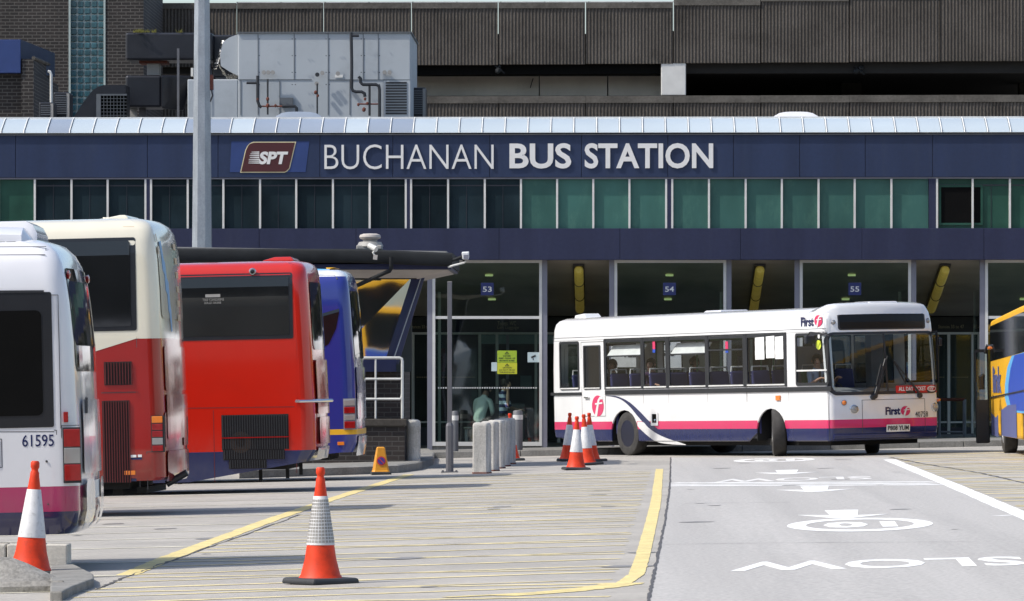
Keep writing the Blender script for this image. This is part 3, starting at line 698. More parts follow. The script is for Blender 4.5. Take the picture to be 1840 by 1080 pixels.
# glazed bays
bays = [(445, 640, None, 0), (777, 974, '53', 1), (1104, 1305, '54', 1), (1437, 1637, '55', 1), (1770, 1970, None, 0)]
zb0, ztop, ztr = ZY(797, YB), ZY(467, YB), ZY(570.5, YB)
for a, b, num, full in bays:
    x0, x1 = XY(a, YB), XY(b, YB); yb2 = YB+3.6
    g = MB(); g.box(x0+.04, x1-.04, YB+.02, YB+.03, ztr+.02, ztop-.05); g.box(x0+.04, x1-.04, YB+.02, YB+.03, zb0+.03, ztr-.02)
    bay = g.build('glazed_bay', 'bay_glass', st, world=True)
    MB().box(x0+.02, x0+.03, YB+.08, yb2, zb0, soff(yb2)).build('side_glazing', 'bay_side_glass', bay, world=True); MB().box(x1-.03, x1-.02, YB+.08, yb2, zb0, soff(yb2)).build('side_glazing', 'bay_side_glass', bay, world=True)
    f = MB()
    f.box(x0, x0+.06, YB-.03, YB+.05, zb0-.05, ztop); f.box(x1-.06, x1, YB-.03, YB+.05, zb0-.05, ztop)
    f.box(x0+.06, x1-.06, YB-.028, YB+.05, ztop-.065, ztop-.002); f.box(x0+.06, x1-.06, YB-.028, YB+.05, zb0-.05, zb0+.035);
    MB().box(x0+.06, x1-.06, YB-.02, YB+.05, ztr-.03, ztr+.03).build('transom', 'white_frame', bay, world=True)
    for xx in (x0+.02, x1-.06): MB().box(xx, xx+.04, yb2, yb2+.05, zb0, soff(yb2)-.01).build('rear_post', 'white_frame', bay, world=True)
    f.build('frame', 'white_frame', bay, world=True)
    MB().box(x0-.11, x0-.004, YB-.02, YB+.10, zb0-.2, ztop-.002).build('post', 'grey_frame', bay, world=True); MB().box(x1+.004, x1+.11, YB-.02, YB+.10, zb0-.2, ztop-.002).build('post', 'grey_frame', bay, world=True)
    f = MB(); f.box(x0+.0, x1-.0, YB+.01, YB+.12, zb0-.4, zb0-.052); f.build('plinth', 'kerb_concrete', bay, world=True)
    if num:
        pc = a+(99 if num != '53' else 98.5)
        mb = MB(); xa, xb = XY(pc-11.5, YB), XY(pc+11.5, YB); mb.box(xa, xb, YB+.008, YB+.018, ZY(530.5, YB), ZY(508, YB)); sg = mb.build('stance_number', 'sign_blue', bay, world=True)
        text(num, (xb-xa)*.70, (xb-xa)*.42, lambda A, B: (xa+(xb-xa)*.15+A, YB+.004, ZY(524.5, YB)+B), (0, -.003, 0), bold=.012, res=3).build('number', 'plate_white', sg, world=True)
    for yy in (YB+1.6, YB+4.4):
        xm = (x0+x1)/2; mb = MB(); mb.lathe([(.0, 0), (.085, 0), (.085, .04), (0, .04)], (xm, yy, soff(yy)-.05), 16); mb.build('downlight', 'downlight', st, world=True)
    if full:
        mb = MB(); k = 0
        while x0+.12+k*.052 < x1-.1: mb.box(x0+.12+k*.052, x0+.145+k*.052, YB+.012, YB+.018, ZY(698.2, YB), ZY(695.6, YB)); k += 1
        mb.build('dot_strip', 'plate_white', bay, world=True)
# yellow tube lights hung under the soffit
def tube_light(px):
    xa = XY(px, 107.6); p = lambda Y: Vector((xa, Y, soff(Y)-.13)); mb = MB(); 
    L0, L1 = 107.35, 112.0
    mb.tube([p(L0), p(L0+.05), p(L1-.05), p(L1)], [.07, .10, .10, .06], 14); o = mb.build('tube_light', 'tube_yellow', st, world=True, smooth=True)
    f = MB()
    for k in (0.3, .66): 
        c = p(L0+(L1-L0)*k); f = MB(); f.tube([c+Vector((0, -.03, 0)), c+Vector((0, .03, 0))], .112, 14); f.build('clip', 'dark_frame', o, world=True)
    f = MB(); f.box(xa-.12, xa+.12, L0-.05, L1, 0, .03, T=lambda q: Vector((q.x, q.y, soff(q.y)-.05+q.z))); f.build('mounting_plate', 'dark_frame', o, world=True)
for px in (1040, 1365, 1697): tube_light(px)
# notices stuck inside bay 53
def notice(px0, px1, py0, py1, m, lines, parent=st, tri=True):
    Y = YB-.004; mb = MB(); bx(mb, px0, px1, py0, py1, Y, YB+.012); o = mb.build('notice', m, parent, world=True); t = MB(); n = len(lines); h = (py1-py0)
    if tri:
        cx = (px0+px1)/2; A = [(cx, py0+h*.06), (cx-4.4, py0+h*.30), (cx+4.4, py0+h*.30)]; B = [(cx, py0+h*.12), (cx-2.9, py0+h*.27), (cx+2.9, py0+h*.27)]
        t.poly([[(XY(x, Y), ZY(y, Y)) for x, y in A], [(XY(x, Y), ZY(y, Y)) for x, y in B]], lambda a, b: (a, Y-.002, b), (0, -.002, 0)); t.box(XY(cx-.5, Y), XY(cx+.5, Y), Y-.004, Y-.002, ZY(py0+h*.25, Y), ZY(py0+h*.15, Y))
    for k, s in enumerate(lines):
        ya = py0+h*(.38+.6*k/n) if tri else py0+h*(.2+.7*k/n); hh = h*.6/n*.62; ww = (px1-px0)*min(.9, .065*len(s))
        x0 = XY((px0+px1)/2-ww/2, Y); z0 = ZY(ya+hh, Y)
        text(s, XY((px0+px1)/2+ww/2, Y)-x0, hh/F*Y, lambda a, b: (x0+a, Y-.002, z0+b), (0, -.002, 0), mb=t, bold=.02, res=1)
    t.build('print', 'ink', o, world=True); return o
notice(893.5, 928.5, 630, 651.5, 'lime_notice', ['DANGER', 'KEEP CLEAR OF', 'MOVING BUSES'])
notice(893.5, 929, 652, 672, 'yellow_notice', ['CAUTION', 'DO NOT CROSS', 'THE BUS ROAD'])
mb = MB(); bx(mb, 948, 969, 633, 651, YB-.004, YB+.012); o = mb.build('notice', 'poster_white', st, world=True)
mb = MB(); T = lambda px, py: (XY(px, YB), YB-.008, ZY(py, YB)); mb.quad(T(954, 641), T(962, 637.5), T(963, 640.5), T(955, 644)); mb.quad(T(957, 644), T(958.5, 643), T(959, 647), T(957.5, 647)); mb.build('camera_symbol', 'ink', o, world=True)
mb = MB(); bx(mb, 883, 893, 651, 667, YB-.004, YB+.012); mb.build('notice', 'poster_white', st, world=True)
# handrail in the right hand recess
def rail_thing(name, label, cat, tubes, m, **k):
    t = thing(name, label, cat, tubes[0][0][0], **k)
    for i, (pts, r, nm) in enumerate(tubes): MB().tube(pts, r, 8).build(nm, m[i] if isinstance(m, list) else m, t, world=True, smooth=True)
    return t
c = lambda px, py: P(px, py, 109.5)
rail_thing('queue_rail', 'brown topped steel rail in the dark recess right of the white bus', 'railing', [([c(1733, 790), c(1733, 718)], .04, 'post'), ([c(1688, 786), c(1688, 718)], .03, 'post'), ([c(1686, 718), c(1734, 718)], .035, 'handrail'), ([c(1688, 776), c(1732, 776)], .02, 'lower_rail')], ['grey_frame', 'grey_frame', 'rust', 'grey_frame'])
# hoarding glimpsed through the bus windows
def hoard(px0, px1, py0, py1, label, items):
    Y = 105.6; xa, xb = XY(px0, Y), XY(px1, Y); g = GZ(xa, Y)+.13; t = thing('hoarding', label, 'sign board', ((xa+xb)/2, Y, g))
    MB().box(xa, xb, Y, Y+.04, ZY(py1, Y), ZY(py0, Y)).build('board', 'hoarding_white', t, world=True, bevel=.004)
    mb = MB(); mb.box(xa+.02, xa+.07, Y+.045, Y+.09, g-.2, ZY(py0, Y)); mb.box(xb-.07, xb-.02, Y+.045, Y+.09, g-.2, ZY(py0, Y)); mb.build('post', 'grey_frame', t, world=True)
    mb = MB()
    for s, a, b, c_, d in items: text(s, XY(b, Y)-XY(a, Y), (d-c_)/F*Y, lambda A, B: (XY(a, Y)+A, Y-.004, ZY(d, Y)+B), (0, -.004, 0), bold=.03, mb=mb, res=2)
    mb.build('lettering', 'ink', t, world=True)
hoard(1098, 1165, 606, 660, 'white sign board reading good and TEL seen through the rear bus windows', [('good', 1117, 1156, 612, 627), ('TEL:', 1118, 1147, 633, 642)])
hoard(1187, 1262, 606, 664, 'white sign board with a telephone number seen through the middle bus windows', [('us', 1189, 1205, 612, 620), ('555', 1189, 1212, 630, 640), ('3', 1246, 1252, 632, 640)])

# ================================================================== CAR PARK
YC = 140.0
cp = thing('car_park', 'dark ribbed concrete multi storey car park rising behind the bus station', 'building', (0, YC, 0))
jn = [255, 425, 581, 739, 895, 1052, 1210, 1367, 1526, 1689, 1850, 2010]
zc0 = lambda px: ZY(117-(px-740)*.0062, YC); zc1 = lambda px: ZY(4.6-max(0, (px-1180))*.045, YC)
for i, (a, b) in enumerate(zip(jn[:-1], jn[1:])):
    xa, xb = XY(a, YC)+.013, XY(b, YC)-.013; za, zt = zc0((a+b)/2), zc1((a+b)/2)
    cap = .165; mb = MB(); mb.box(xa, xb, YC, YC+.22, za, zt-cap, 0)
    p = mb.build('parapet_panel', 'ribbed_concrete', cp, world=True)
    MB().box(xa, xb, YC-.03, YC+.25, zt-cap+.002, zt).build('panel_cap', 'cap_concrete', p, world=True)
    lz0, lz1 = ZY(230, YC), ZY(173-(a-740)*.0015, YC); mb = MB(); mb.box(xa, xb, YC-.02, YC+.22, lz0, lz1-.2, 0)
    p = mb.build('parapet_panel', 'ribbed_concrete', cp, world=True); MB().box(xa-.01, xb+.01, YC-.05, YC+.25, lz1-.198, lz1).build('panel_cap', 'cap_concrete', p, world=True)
    if i > 0:
        MB().box(XY(a, YC)-.05, XY(a, YC)+.05, YC+.225, YC+.3, za, zt-(.86 if a < 1300 else .1)).build('joint_filler', 'black_void', cp, world=True)
xa, xb = XY(255, YC), XY(2010, YC)
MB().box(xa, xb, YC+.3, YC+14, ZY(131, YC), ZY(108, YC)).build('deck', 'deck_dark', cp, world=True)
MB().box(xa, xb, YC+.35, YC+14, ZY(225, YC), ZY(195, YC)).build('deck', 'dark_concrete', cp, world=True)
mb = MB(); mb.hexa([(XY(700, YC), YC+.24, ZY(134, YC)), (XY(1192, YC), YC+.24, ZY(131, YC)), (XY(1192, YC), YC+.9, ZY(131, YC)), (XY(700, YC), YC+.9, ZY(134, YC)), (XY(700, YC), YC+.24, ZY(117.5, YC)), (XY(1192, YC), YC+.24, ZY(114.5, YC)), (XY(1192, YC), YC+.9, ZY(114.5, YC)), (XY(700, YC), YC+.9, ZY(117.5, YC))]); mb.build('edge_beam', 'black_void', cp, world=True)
mb = MB(); Yi = YC+1.6
for a, b in ((700, 968), (970, 1091), (1093, 1200)): bx(mb, a, b, 100, 172, Yi, Yi+.2)
mb.build('ramp_wall', 'inner_concrete', cp, world=True)
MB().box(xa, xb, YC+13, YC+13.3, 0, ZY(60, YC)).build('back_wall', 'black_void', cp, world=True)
mb = MB(); bx(mb, 1188, 1232.5, 113.5, 171.5, YC+.02, YC+.75); mb.build('column', 'white_column', cp, world=True, bevel=.02)
for px in (260, 580, 890, 1530, 1850):
    mb = MB(); bx(mb, px-18, px+18, 100, 172, YC+5, YC+5.6); mb.build('column', 'dark_concrete', cp, world=True)
for px, py in ((897, 124), (1543, 126)):
    mb = MB()
    for k in range(5): mb.icos(P(px+random.uniform(-6, 6), py+random.uniform(-5, 6), YC+.1), .05+random.random()*.05, sub=1)
    mb.tube([P(px-8, py-6, YC+.1), P(px, py, YC+.05), P(px+10, py+8, YC+.1)], .02, 6); mb.build('pipe_bracket', 'hut_black', cp, world=True)
mb = MB(); bx(mb, 425, 1240, 2.6, 4.2, YC+.3, YC+.35)
for a, b in ((425, 1240),):
    k = a
    while k < b: bx(mb, k, k+2, 2.8, 8, YC+.30, YC+.34); k += 79
mb.build('top_rail', 'grab_white', cp, world=True)
MB().tube([P(953, 158, YC+1.5), P(955, 150, YC+1.5), P(958, 141, YC+1.5)], .015, 6).build('loose_cable', 'hut_black', cp, world=True)
# ================================================================== BRICK STAIR TOWER
YT = 134.0
tw = thing('brick_tower', 'dark brick stair tower with a tall strip of teal glass blocks', 'building', (XY(130, YT), YT, 0))
mb = MB(); mb.box(XY(-120, YT), XY(125.5, YT), YT, YT+4, 0, ZY(-90, YT)); mb.box(XY(187.5, YT), XY(258, YT), YT, YT+5.8, 0, ZY(-90, YT)); mb.build('wall', 'dark_brick', tw, world=True)
mb = MB(); px0, px1 = 125.5, 187.5; n = 5; cw = (XY(px1, YT)-XY(px0, YT))/n; z = 6.0; rows = 0
g = MB(); g.box(XY(px0, YT), XY(px1, YT), YT+.12, YT+.2, 5.5, ZY(-90, YT)); gw = g.build('glass_block_window', 'block_joint', tw, world=True)
mb = MB()
while z < ZY(-88, YT):
    for k in range(n): mb.box(XY(px0, YT)+k*cw+.018, XY(px0, YT)+(k+1)*cw-.018, YT+.07, YT+.125, z+.018, z+cw-.018)
    z += cw
mb.build('blocks', 'block_glass', gw, world=True, bevel=.02)
f = MB(); f.box(XY(px0, YT)-.03, XY(px0, YT)+.02, YT-.02, YT+.1, 5.5, ZY(-90, YT)); f.box(XY(px1, YT)-.02, XY(px1, YT)+.03, YT-.02, YT+.1, 5.5, ZY(-90, YT)); f.build('frame', 'block_joint', gw, world=True)
# rooftop block with blue fascia, far left
Yb = 126.0
rb = thing('rooftop_block', 'low brick rooftop block with a bright blue fascia at the far left', 'building', (XY(20, Yb), Yb, ZY(208, Yb)))
mb = MB(); bx(mb, -80, 60, 128, 240, Yb+.25, Yb+6); mb.build('wall', 'dark_brick', rb, world=True)
mb = MB(); bx(mb, -80, 37, 70, 130, Yb, Yb+.5); mb.build('fascia', 'panel_bright_blue', rb, world=True, bevel=.01)
a, b = P(37.5, 71, Yb+.3), P(37.5, 129, Yb+.3); c_, d = P(97, 95, Yb+6), P(97, 137, Yb+6)
mb = MB(); mb.hexa([b, d, d+Vector((0, .2, 0)), b+Vector((-.3, .2, 0)), a, c_, c_+Vector((0, .2, 0)), a+Vector((-.3, .2, 0))]); mb.build('side_fascia', 'fascia_blue', rb, world=True, fixn=True)
mb = MB(); a, b, c_, d = P(60.3, 106, Yb+.3), P(60.3, 230, Yb+.3), P(90, 118, Yb+6), P(90, 230, Yb+6)
mb.hexa([b, d, d+Vector((-.3, 0, 0)), b+Vector((-.3, 0, 0)), a, c_, c_+Vector((-.3, 0, 0)), a+Vector((-.3, 0, 0))]); mb.build('side_wall', 'dark_brick', rb, world=True, fixn=True)
MB().tube([P(92, 215, Yb), P(92, 134, Yb), P(90, 129, Yb), P(86, 128, Yb)], .035, 8).build('pipe', 'rail_white', rb, world=True, smooth=True)
mb = MB(); a, b = P(60, 104, Yb+.28), P(90, 117, Yb+5.8); mb.tube([a, b], .05, 6); mb.build('coping', 'cap_concrete', rb, world=True)
def cab(px0, px1, py0, Y, label, m='duct_black', g='louvre'):
    t = thing('air_conditioner', label, 'roof machine', (XY((px0+px1)/2, Y), Y, ZY(215, Y)))
    mb = MB(); bx(mb, px0, px1, py0, 232, Y, Y+.8); mb.build('casing', m, t, world=True, bevel=.03)
    mb = MB(); k = py0+5
    while k < 205: bx(mb, px0+3, px1-6, k, k+2, Y-.03, Y); k += 4
    mb.build('louvre', 'trim_grey', t, world=True)
    mb = MB(); bx(mb, px1-5.5, px1-.5, py0+2, 230, Y-.02, Y+.0); mb.build('edge_strip', 'vent_grey', t, world=True); return t
cab(70, 96, 183, 121, 'smaller dark roof cabinet beside the pale pipe at the left')
cab(96, 125, 165, 122, 'taller dark roof cabinet standing against the teal glass blocks')

# ================================================================== ROOF DUCTS AND PLANT
Yp = 116.0
du = thing('upper_duct', 'long black insulated duct high on the roof with moss on top', 'duct', (XY(330, Yp), Yp, ZY(210, Yp)))
mb = MB(); bx(mb, 225.5, 382, 58, 107, Yp, Yp+1.3); bx(mb, 382, 429, 62, 138, Yp+.3, Yp+1.2); mb.build('duct', 'duct_black', du, world=True, bevel=.05, bseg=3)
mb = MB()
n = 14
for k in range(n):
    t0 = k/n; t1 = (k+1)/n
    xa_, xb_ = 386+t0*40, 386+t1*40; ya, yb_ = 100+35*sin(t0*2.2)+random.uniform(-4, 4)*1, 100+35*sin(t1*2.2)+random.uniform(-2, 2)
    mb.quad(P(xa_, ya, Yp+.28), P(xb_, yb_, Yp+.22), P(xb_+2, yb_+9, Yp+.2), P(xa_+3, ya+11, Yp+.24))
for k in range(10):
    t0 = k/10; y = 72+t0*52; mb.quad(P(401-18*t0*(1 if t0 < .8 else .6), y, Yp+.25), P(406-16*t0, y, Yp+.18), P(406-16*(t0+.1)+random.uniform(-2, 2), y+6, Yp+.18), P(400-18*t0+random.uniform(-3, 1), y+6, Yp+.25))
mb.build('torn_foil', 'foil', du, world=True)
mb = MB(); bx(mb, 264, 286, 112, 134, Yp+.4, Yp+.9); bx(mb, 250, 300, 107, 113, Yp+.3, Yp+1, 1); mb.build('bracket', ['vent_grey', 'rust'], du, world=True)
mb = MB()
for c0, n, w in ((250, 110, 12), (276, 16, 4), (324, 14, 4)):
    for k in range(n):
        x = c0+random.gauss(0, w*.55); h = random.uniform(3, 10); b = P(x, 58.5, Yp+random.uniform(.05, .5)); t = b+Vector((random.uniform(-.06, .06), 0, h/F*Yp*.8)); mb.tri(b+Vector((-.012, 0, 0)), b+Vector((.012, 0, 0)), t); mb.tri(b+Vector((0, -.012, 0)), b+Vector((0, .02, 0)), t+Vector((.03, 0, -.02)))
tag(mb.build('moss_tufts', 'moss'), 'yellow green moss and weeds along the top of the black duct', 'weeds', kind='stuff')
lowd = thing('lower_duct', 'square black duct box hanging below the long mossy duct', 'duct', (XY(275, Yp), Yp, ZY(210, Yp)))
mb = MB(); bx(mb, 225.5, 290, 134.5, 192, Yp-.3, Yp+.8); mb.hexa([P(290, 195, Yp-.29), P(330, 200, Yp+.2), P(330, 200, Yp+.8), P(290, 192, Yp+.8), P(290, 134.5, Yp-.29), P(345, 136, Yp+.2), P(345, 136, Yp+.8), P(290, 134.5, Yp+.8)]); mb.build('duct', 'duct_black', lowd, world=True, bevel=.05)
mb = MB(); bx(mb, 232, 246, 192, 232, Yp+.3, Yp+.4); bx(mb, 250, 262, 195, 232, Yp+.3, Yp+.4, 1); bx(mb, 318, 322, 86, 232, Yp-.45, Yp-.38, 1); mb.build('support', ['vent_grey', 'post_grey'], lowd, world=True)
el = thing('curved_duct', 'curved black duct bend with a mesh grille opening on the roof', 'duct', (XY(180, 114), 114, ZY(210, 114)))
Yq = 114.0; T = lambda px, py: (XY(px, Yq), ZY(py, Yq)); mb = MB()
mb.poly([[T(128, 215), T(140, 198), T(152, 180), T(165, 163), T(176, 155), T(186, 152), T(226, 152), T(226, 215)]], lambda a, b: (a, Yq, b), (0, -1.0, 0)); mb.build('duct', 'duct_black', el, world=True)
mb = MB(); bx(mb, 173, 181, 168, 215, Yq-.06-1, Yq-1+.0, 0); bx(mb, 181, 228, 168, 171, Yq-.05-1, Yq-1, 0); bx(mb, 181, 228, 171, 215, Yq-1.02, Yq-1.0, 1)
k = 186
while k < 226: bx(mb, k, k+.8, 171, 212, Yq-1.045, Yq-1.025, 0); k += 6
k = 176
while k < 212: bx(mb, 181, 228, k, k+.8, Yq-1.05, Yq-1.03, 0); k += 6
mb.build('grille', ['plant_seam', 'black_void'], el, world=True)
# grey plant room
pr = thing('plant_room', 'pale grey sheet metal plant room with black pipes and a louvre', 'building', (XY(560, 115), 115, ZY(210, 115)))
Ya = 115.0
mb = MB(); bx(mb, 428, 737.5, 58, 240, Ya, Ya+4); bx(mb, 337, 427.5, 142, 240, Ya+.02, Ya+3); mb.build('casing', 'plant_grey', pr, world=True, bevel=.02)
mb = MB(); bx(mb, 426, 740, 56.6, 59, Ya-.04, Ya+4); mb.build('roof_edge', 'plant_seam', pr, world=True)
mb = MB(); a, b = XY(398, Ya), XY(428, Ya)
mb.poly([[(XY(428, Ya), ZY(60, Ya)), (XY(412, Ya), ZY(66, Ya)), (XY(400, Ya), ZY(74, Ya)), (XY(395, Ya), ZY(98, Ya)), (XY(396, Ya), ZY(117, Ya)), (XY(410, Ya), ZY(126, Ya)), (XY(428, Ya), ZY(135, Ya))]], lambda a, b: (a, Ya+.1, b), (0, -.5, 0)); mb.build('duct_end', 'plant_grey', pr, world=True)
mb = MB()
for px, y0, y1 in ((463, 60, 206), (528, 60, 142), (589, 60, 206), (652, 60, 142), (679, 60, 142), (432, 142, 206), (376, 142, 206), (502, 145, 206), (628, 142, 206)): bx(mb, px, px+1.1, y0, y1, Ya-.012, Ya)
for x0, x1, y in ((428, 560, 142), (590, 737, 142.5)): bx(mb, x0, x1, y, y+1, Ya-.013, Ya)
mb.build('panel_seams', 'plant_seam', pr, world=True)
mb = MB()
for px in (466, 525, 531, 586, 592, 649, 655, 682): 
    for py in (70, 100, 130, 152): mb.icos(P(px, py, Ya-.01), .014, sub=1)
mb.build('rivets', 'pipe_black', pr, world=True)
mb = MB(); bx(mb, 690, 737, 145, 215, Ya-.05, Ya); lv = mb.build('louvre', 'plant_grey', pr, world=True); mb = MB(); k = 147
while k < 206: bx(mb, 693, 731, k, k+3, Ya-.065, Ya-.055); k += 5
mb.build('blades', 'pipe_black', lv, world=True)
def pip(pts, r, name='pipe', m='pipe_black'): return MB().tube([P(x, y, Ya-.18) for x, y in pts], r, 10).build(name, m, pr, world=True, smooth=True)
pip([(631, 58), (632, 110), (632, 158), (634, 163), (640, 165), (650, 165), (655, 168), (656, 174)], .038)
pip([(632, 64), (645, 64)], .034)
pip([(644, 138), (648, 141), (648, 148), (652, 152), (676, 152), (681, 155), (682, 162), (682, 210)], .038)
pip([(664, 155), (664, 208)], .028)
pip([(443, 149), (463, 149)], .032); pip([(463, 136), (463, 146), (463, 182), (466, 190), (470, 193)], .036)
pip([(507, 191), (530, 191), (533, 194), (533, 208)], .036); pip([(570, 150), (570, 208)], .02)
pip([(481, 142), (481, 206)], .022, m='pipe_black')
for x, y, r in ((463, 178, .05), (481, 178, .06), (481, 190, .07), (495, 190, .05), (567, 166, .06), (571, 172, .05), (656, 178, .05), (654, 197, .07), (644, 188, .05), (660, 186, .05)):
    mb = MB().icos(P(x, y, Ya-.2), r*.72, sub=1, sc=(1, .7, 1.2)); mb.build('valve', 'rust', pr, world=True)
pip([(470, 191), (507, 191)], .018, m='rust'); pip([(642, 187), (680, 187)], .018, m='rust')
for x, y in ((474, 130), (482, 130), (490, 130), (579, 131), (570, 134), (691, 130), (700, 130), (569, 150), (607, 132)):
    MB().lathe([(.05, 0), (.05, .06)], P(x, y, Ya-.07), 10, axis='y').build('gauge', 'vent_grey' if x not in (570,) else 'pipe_black', pr, world=True, smooth=True)
mb = MB(); bx(mb, 602, 616, 134, 139, Ya-.02, Ya); mb.build('label_plate', 'plate_white', pr, world=True)
mb = MB(); bx(mb, 502, 526, 175, 188, Ya-.15, Ya); mb.build('junction_box', 'plant_seam', pr, world=True)
cab(739, 765, 157, 117, 'black box unit attached to the right of the grey plant room')

# ================================================================== LAMP POST
dL = 98.0; b = G(362, 829); X_ = P(363, 445, dL); base = Vector((X_.x, X_.y, GZ(X_.x, X_.y)))
lp = thing('lamp_post', 'tall galvanised octagonal post rising in front of the station fascia', 'lamp post', base)
zt = P(363, -120, dL).z; seg = 8
r0 = 17.6/F*dL*1.06; rt = 11.2/F*dL
MB().lathe([(r0*1.35, .1), (r0*1.35, 1.0), (r0*1.12, 1.05), (r0, P(0, 445, dL).z-base.z), (14.3/F*dL, P(0, 0, dL).z-base.z), (rt, zt-base.z)], (0, 0, 0), seg, rot0=pi/8).build('pole', 'galvanised', lp, smooth=False)
mb = MB(); c = base+Vector((0, 0, 0))
MB().lathe([(.34, 0), (.34, .1)], (0, 0, 0), 8).build('base_flange', 'galvanised', lp)
c = lambda px, py: P(px, py, dL-.05)
mb = MB(); mb.tube([c(372, 106), c(377, 118), c(379, 132), c(380, 160), c(382, 172), c(378, 182), c(374, 184)], .018, 6); mb.tube([c(374, 112), c(379, 126), c(382, 150)], .012, 6); mb.build('cable', 'dark_frame', lp, world=True)
mb = MB(); mb.box(*[k for k in (P(374, 0, dL).x, P(383, 0, dL).x)], dL-.2, dL, P(0, 162, dL).z, P(0, 134, dL).z); mb.build('junction_box', 'rust', lp, world=True, bevel=.02)
mb = MB(); mb.box(P(343, 0, dL).x, P(347, 0, dL).x, dL-.15, dL, P(0, 137, dL).z, P(0, 122, dL).z); mb.build('bracket', 'rail_white', lp, world=True)
mb = MB(); zc = zt-base.z; mb.lathe([(rt, zc), (rt*1.5, zc+.05), (rt*1.5, zc+.2), (.02, zc+.3)], (0, 0, 0), 8); mb.build('pole_cap', 'galvanised', lp)
for s in (-1, 1): mb = MB(); mb.box(s*.2, s*1.4, -.12, .12, zc-.2, zc-.02); mb.build('floodlight', 'trim_grey', lp, bevel=.03)

# ================================================================== SHELTER
Yh = 90.5
sh = thing('shelter', 'low flat roofed shelter with black roof edge, glazed end and brick base', 'building', (XY(690, Yh), Yh, GZ(XY(690, Yh), Yh)))
zr0, zr1 = ZY(474, Yh), ZY(449, Yh)
mb = MB(); X0h, X1h = XY(250, Yh), XY(812, Yh)
n = 6; lo = []
for x, dz in ((X0h, .04), (XY(650, Yh), .02), (X1h, -.05)):
    l = []
    for k in range(9):
        a = radians(90+180*k/8); sg = lambda v: (1 if v > 0 else -1)*abs(v)**.45; l.append(Vector((x, Yh+.12+.12*sg(cos(a)), (zr0+zr1)/2+dz+(zr1-zr0)/2*sg(sin(a)))))
    l += [Vector((x, Yh+4.6, zr0+dz)), Vector((x, Yh+4.6, zr1+dz))]; lo.append(l)
mb.loft(lo, caps=(True, True)); mb.build('roof', 'hut_black', sh, world=True, smooth=True, fixn=True)
mb = MB(); mb.hexa([(X0h, Yh+.1, zr1+.043), (X1h-.1, Yh+.1, zr1-.047), (X1h-.1, Yh+4.5, zr1-.047), (X0h, Yh+4.5, zr1+.043), (X0h, Yh+.1, zr1+.07), (X1h-.1, Yh+.1, zr1-.02), (X1h-.1, Yh+4.5, zr1-.02), (X0h, Yh+4.5, zr1+.07)]); mb.build('roof_felt', 'vent_grey', sh, world=True)
mb = MB(); bx(mb, 250, 810, 474.5, 484, Yh+.25, Yh+4.4); mb.build('blue_band', 'hut_blue', sh, world=True)
za, zb_ = ZY(484, Yh), ZY(498, Yh)
mb = MB(); lo = [[Vector((XY(250, Yh), Yh+.3, za)), Vector((XY(803, Yh), Yh+.3, za)), Vector((XY(803, Yh), Yh+4.3, za)), Vector((XY(250, Yh), Yh+4.3, za))], [Vector((XY(250, Yh), Yh+.9, zb_)), Vector((XY(745, Yh), Yh+.9, zb_)), Vector((XY(745, Yh), Yh+3.8, zb_)), Vector((XY(250, Yh), Yh+3.8, zb_))]]
mb.loft(lo, caps=(False, True)); mb.build('soffit', 'hut_soffit', sh, world=True, fixn=True)
# leaning glazed end
A = P(600, 498, Yh+.9); B = P(740, 498, Yh+1.75); C_ = P(694, 642, Yh+1.45); D = P(600, 642, Yh+.9)
off = Vector((.06, -.06, 0))
mb = MB(); mb.quad(D, C_, B, A); gl = mb.build('glazing', 'hut_glass', sh, world=True)
f = MB(); f.hexa([P(686, 655, Yh+1.5), P(716, 655, Yh+1.62), P(716, 655, Yh+1.95), P(686, 655, Yh+1.9), P(735, 490, Yh+1.76), P(766, 490, Yh+1.80), P(766, 490, Yh+2.1), P(735, 490, Yh+2.05)]); f.build('leaning_post', 'hut_blue', sh, world=True, bevel=.01)
f = MB(); f.tube([P(704, 655, Yh+1.5), P(757, 497, Yh+1.65)], .012, 6); f.build('stay_rod', 'galvanised', sh, world=True)
f = MB(); f.hexa([P(596, 668, Yh+.8), P(712, 668, Yh+.85), P(712, 668, Yh+1.5), P(596, 668, Yh+1.5), P(596, 641, Yh+.8), P(712, 641, Yh+.85), P(712, 641, Yh+1.5), P(596, 641, Yh+1.5)]); f.build('sill', 'hut_blue', sh, world=True)
f = MB(); f.box(XY(596, Yh), XY(745, Yh), Yh+.92, Yh+1.0, ZY(500, Yh), ZY(496, Yh)); f.build('head_rail', 'hut_black', sh, world=True)
# downpipe
f = MB(); f.tube([P(703, 462, Yh-.1), P(703, 482, Yh-.1), P(700, 487, Yh-.1), P(690, 491, Yh), P(655, 507, Yh+.3), P(640, 514, Yh+.5)], .038, 8); f.build('downpipe', 'hut_black', sh, world=True, smooth=True)
g0 = GZ(XY(690, Yh), Yh)
mb = MB(); bx(mb, 440, 727, 668, 880, Yh+1.0, Yh+3.5); bx(mb, 440, 727, 766, 880, Yh+.35, Yh+.999); mb.build('wall', 'hut_brick', sh, world=True)
mb = MB(); bx(mb, 438, 731, 753, 766, Yh+.3, Yh+1.002); mb.build('ledge', 'dark_concrete', sh, world=True, bevel=.015)
mb = MB(); bx(mb, 440, 740, 498, 668, Yh+3.4, Yh+3.5); mb.build('inner_wall', 'wait_wall', sh, world=True)
mb = MB(); bx(mb, 730, 736, 620, 806, 95.4, 95.5); mb.build('side_post', 'grey_frame', sh, world=True)
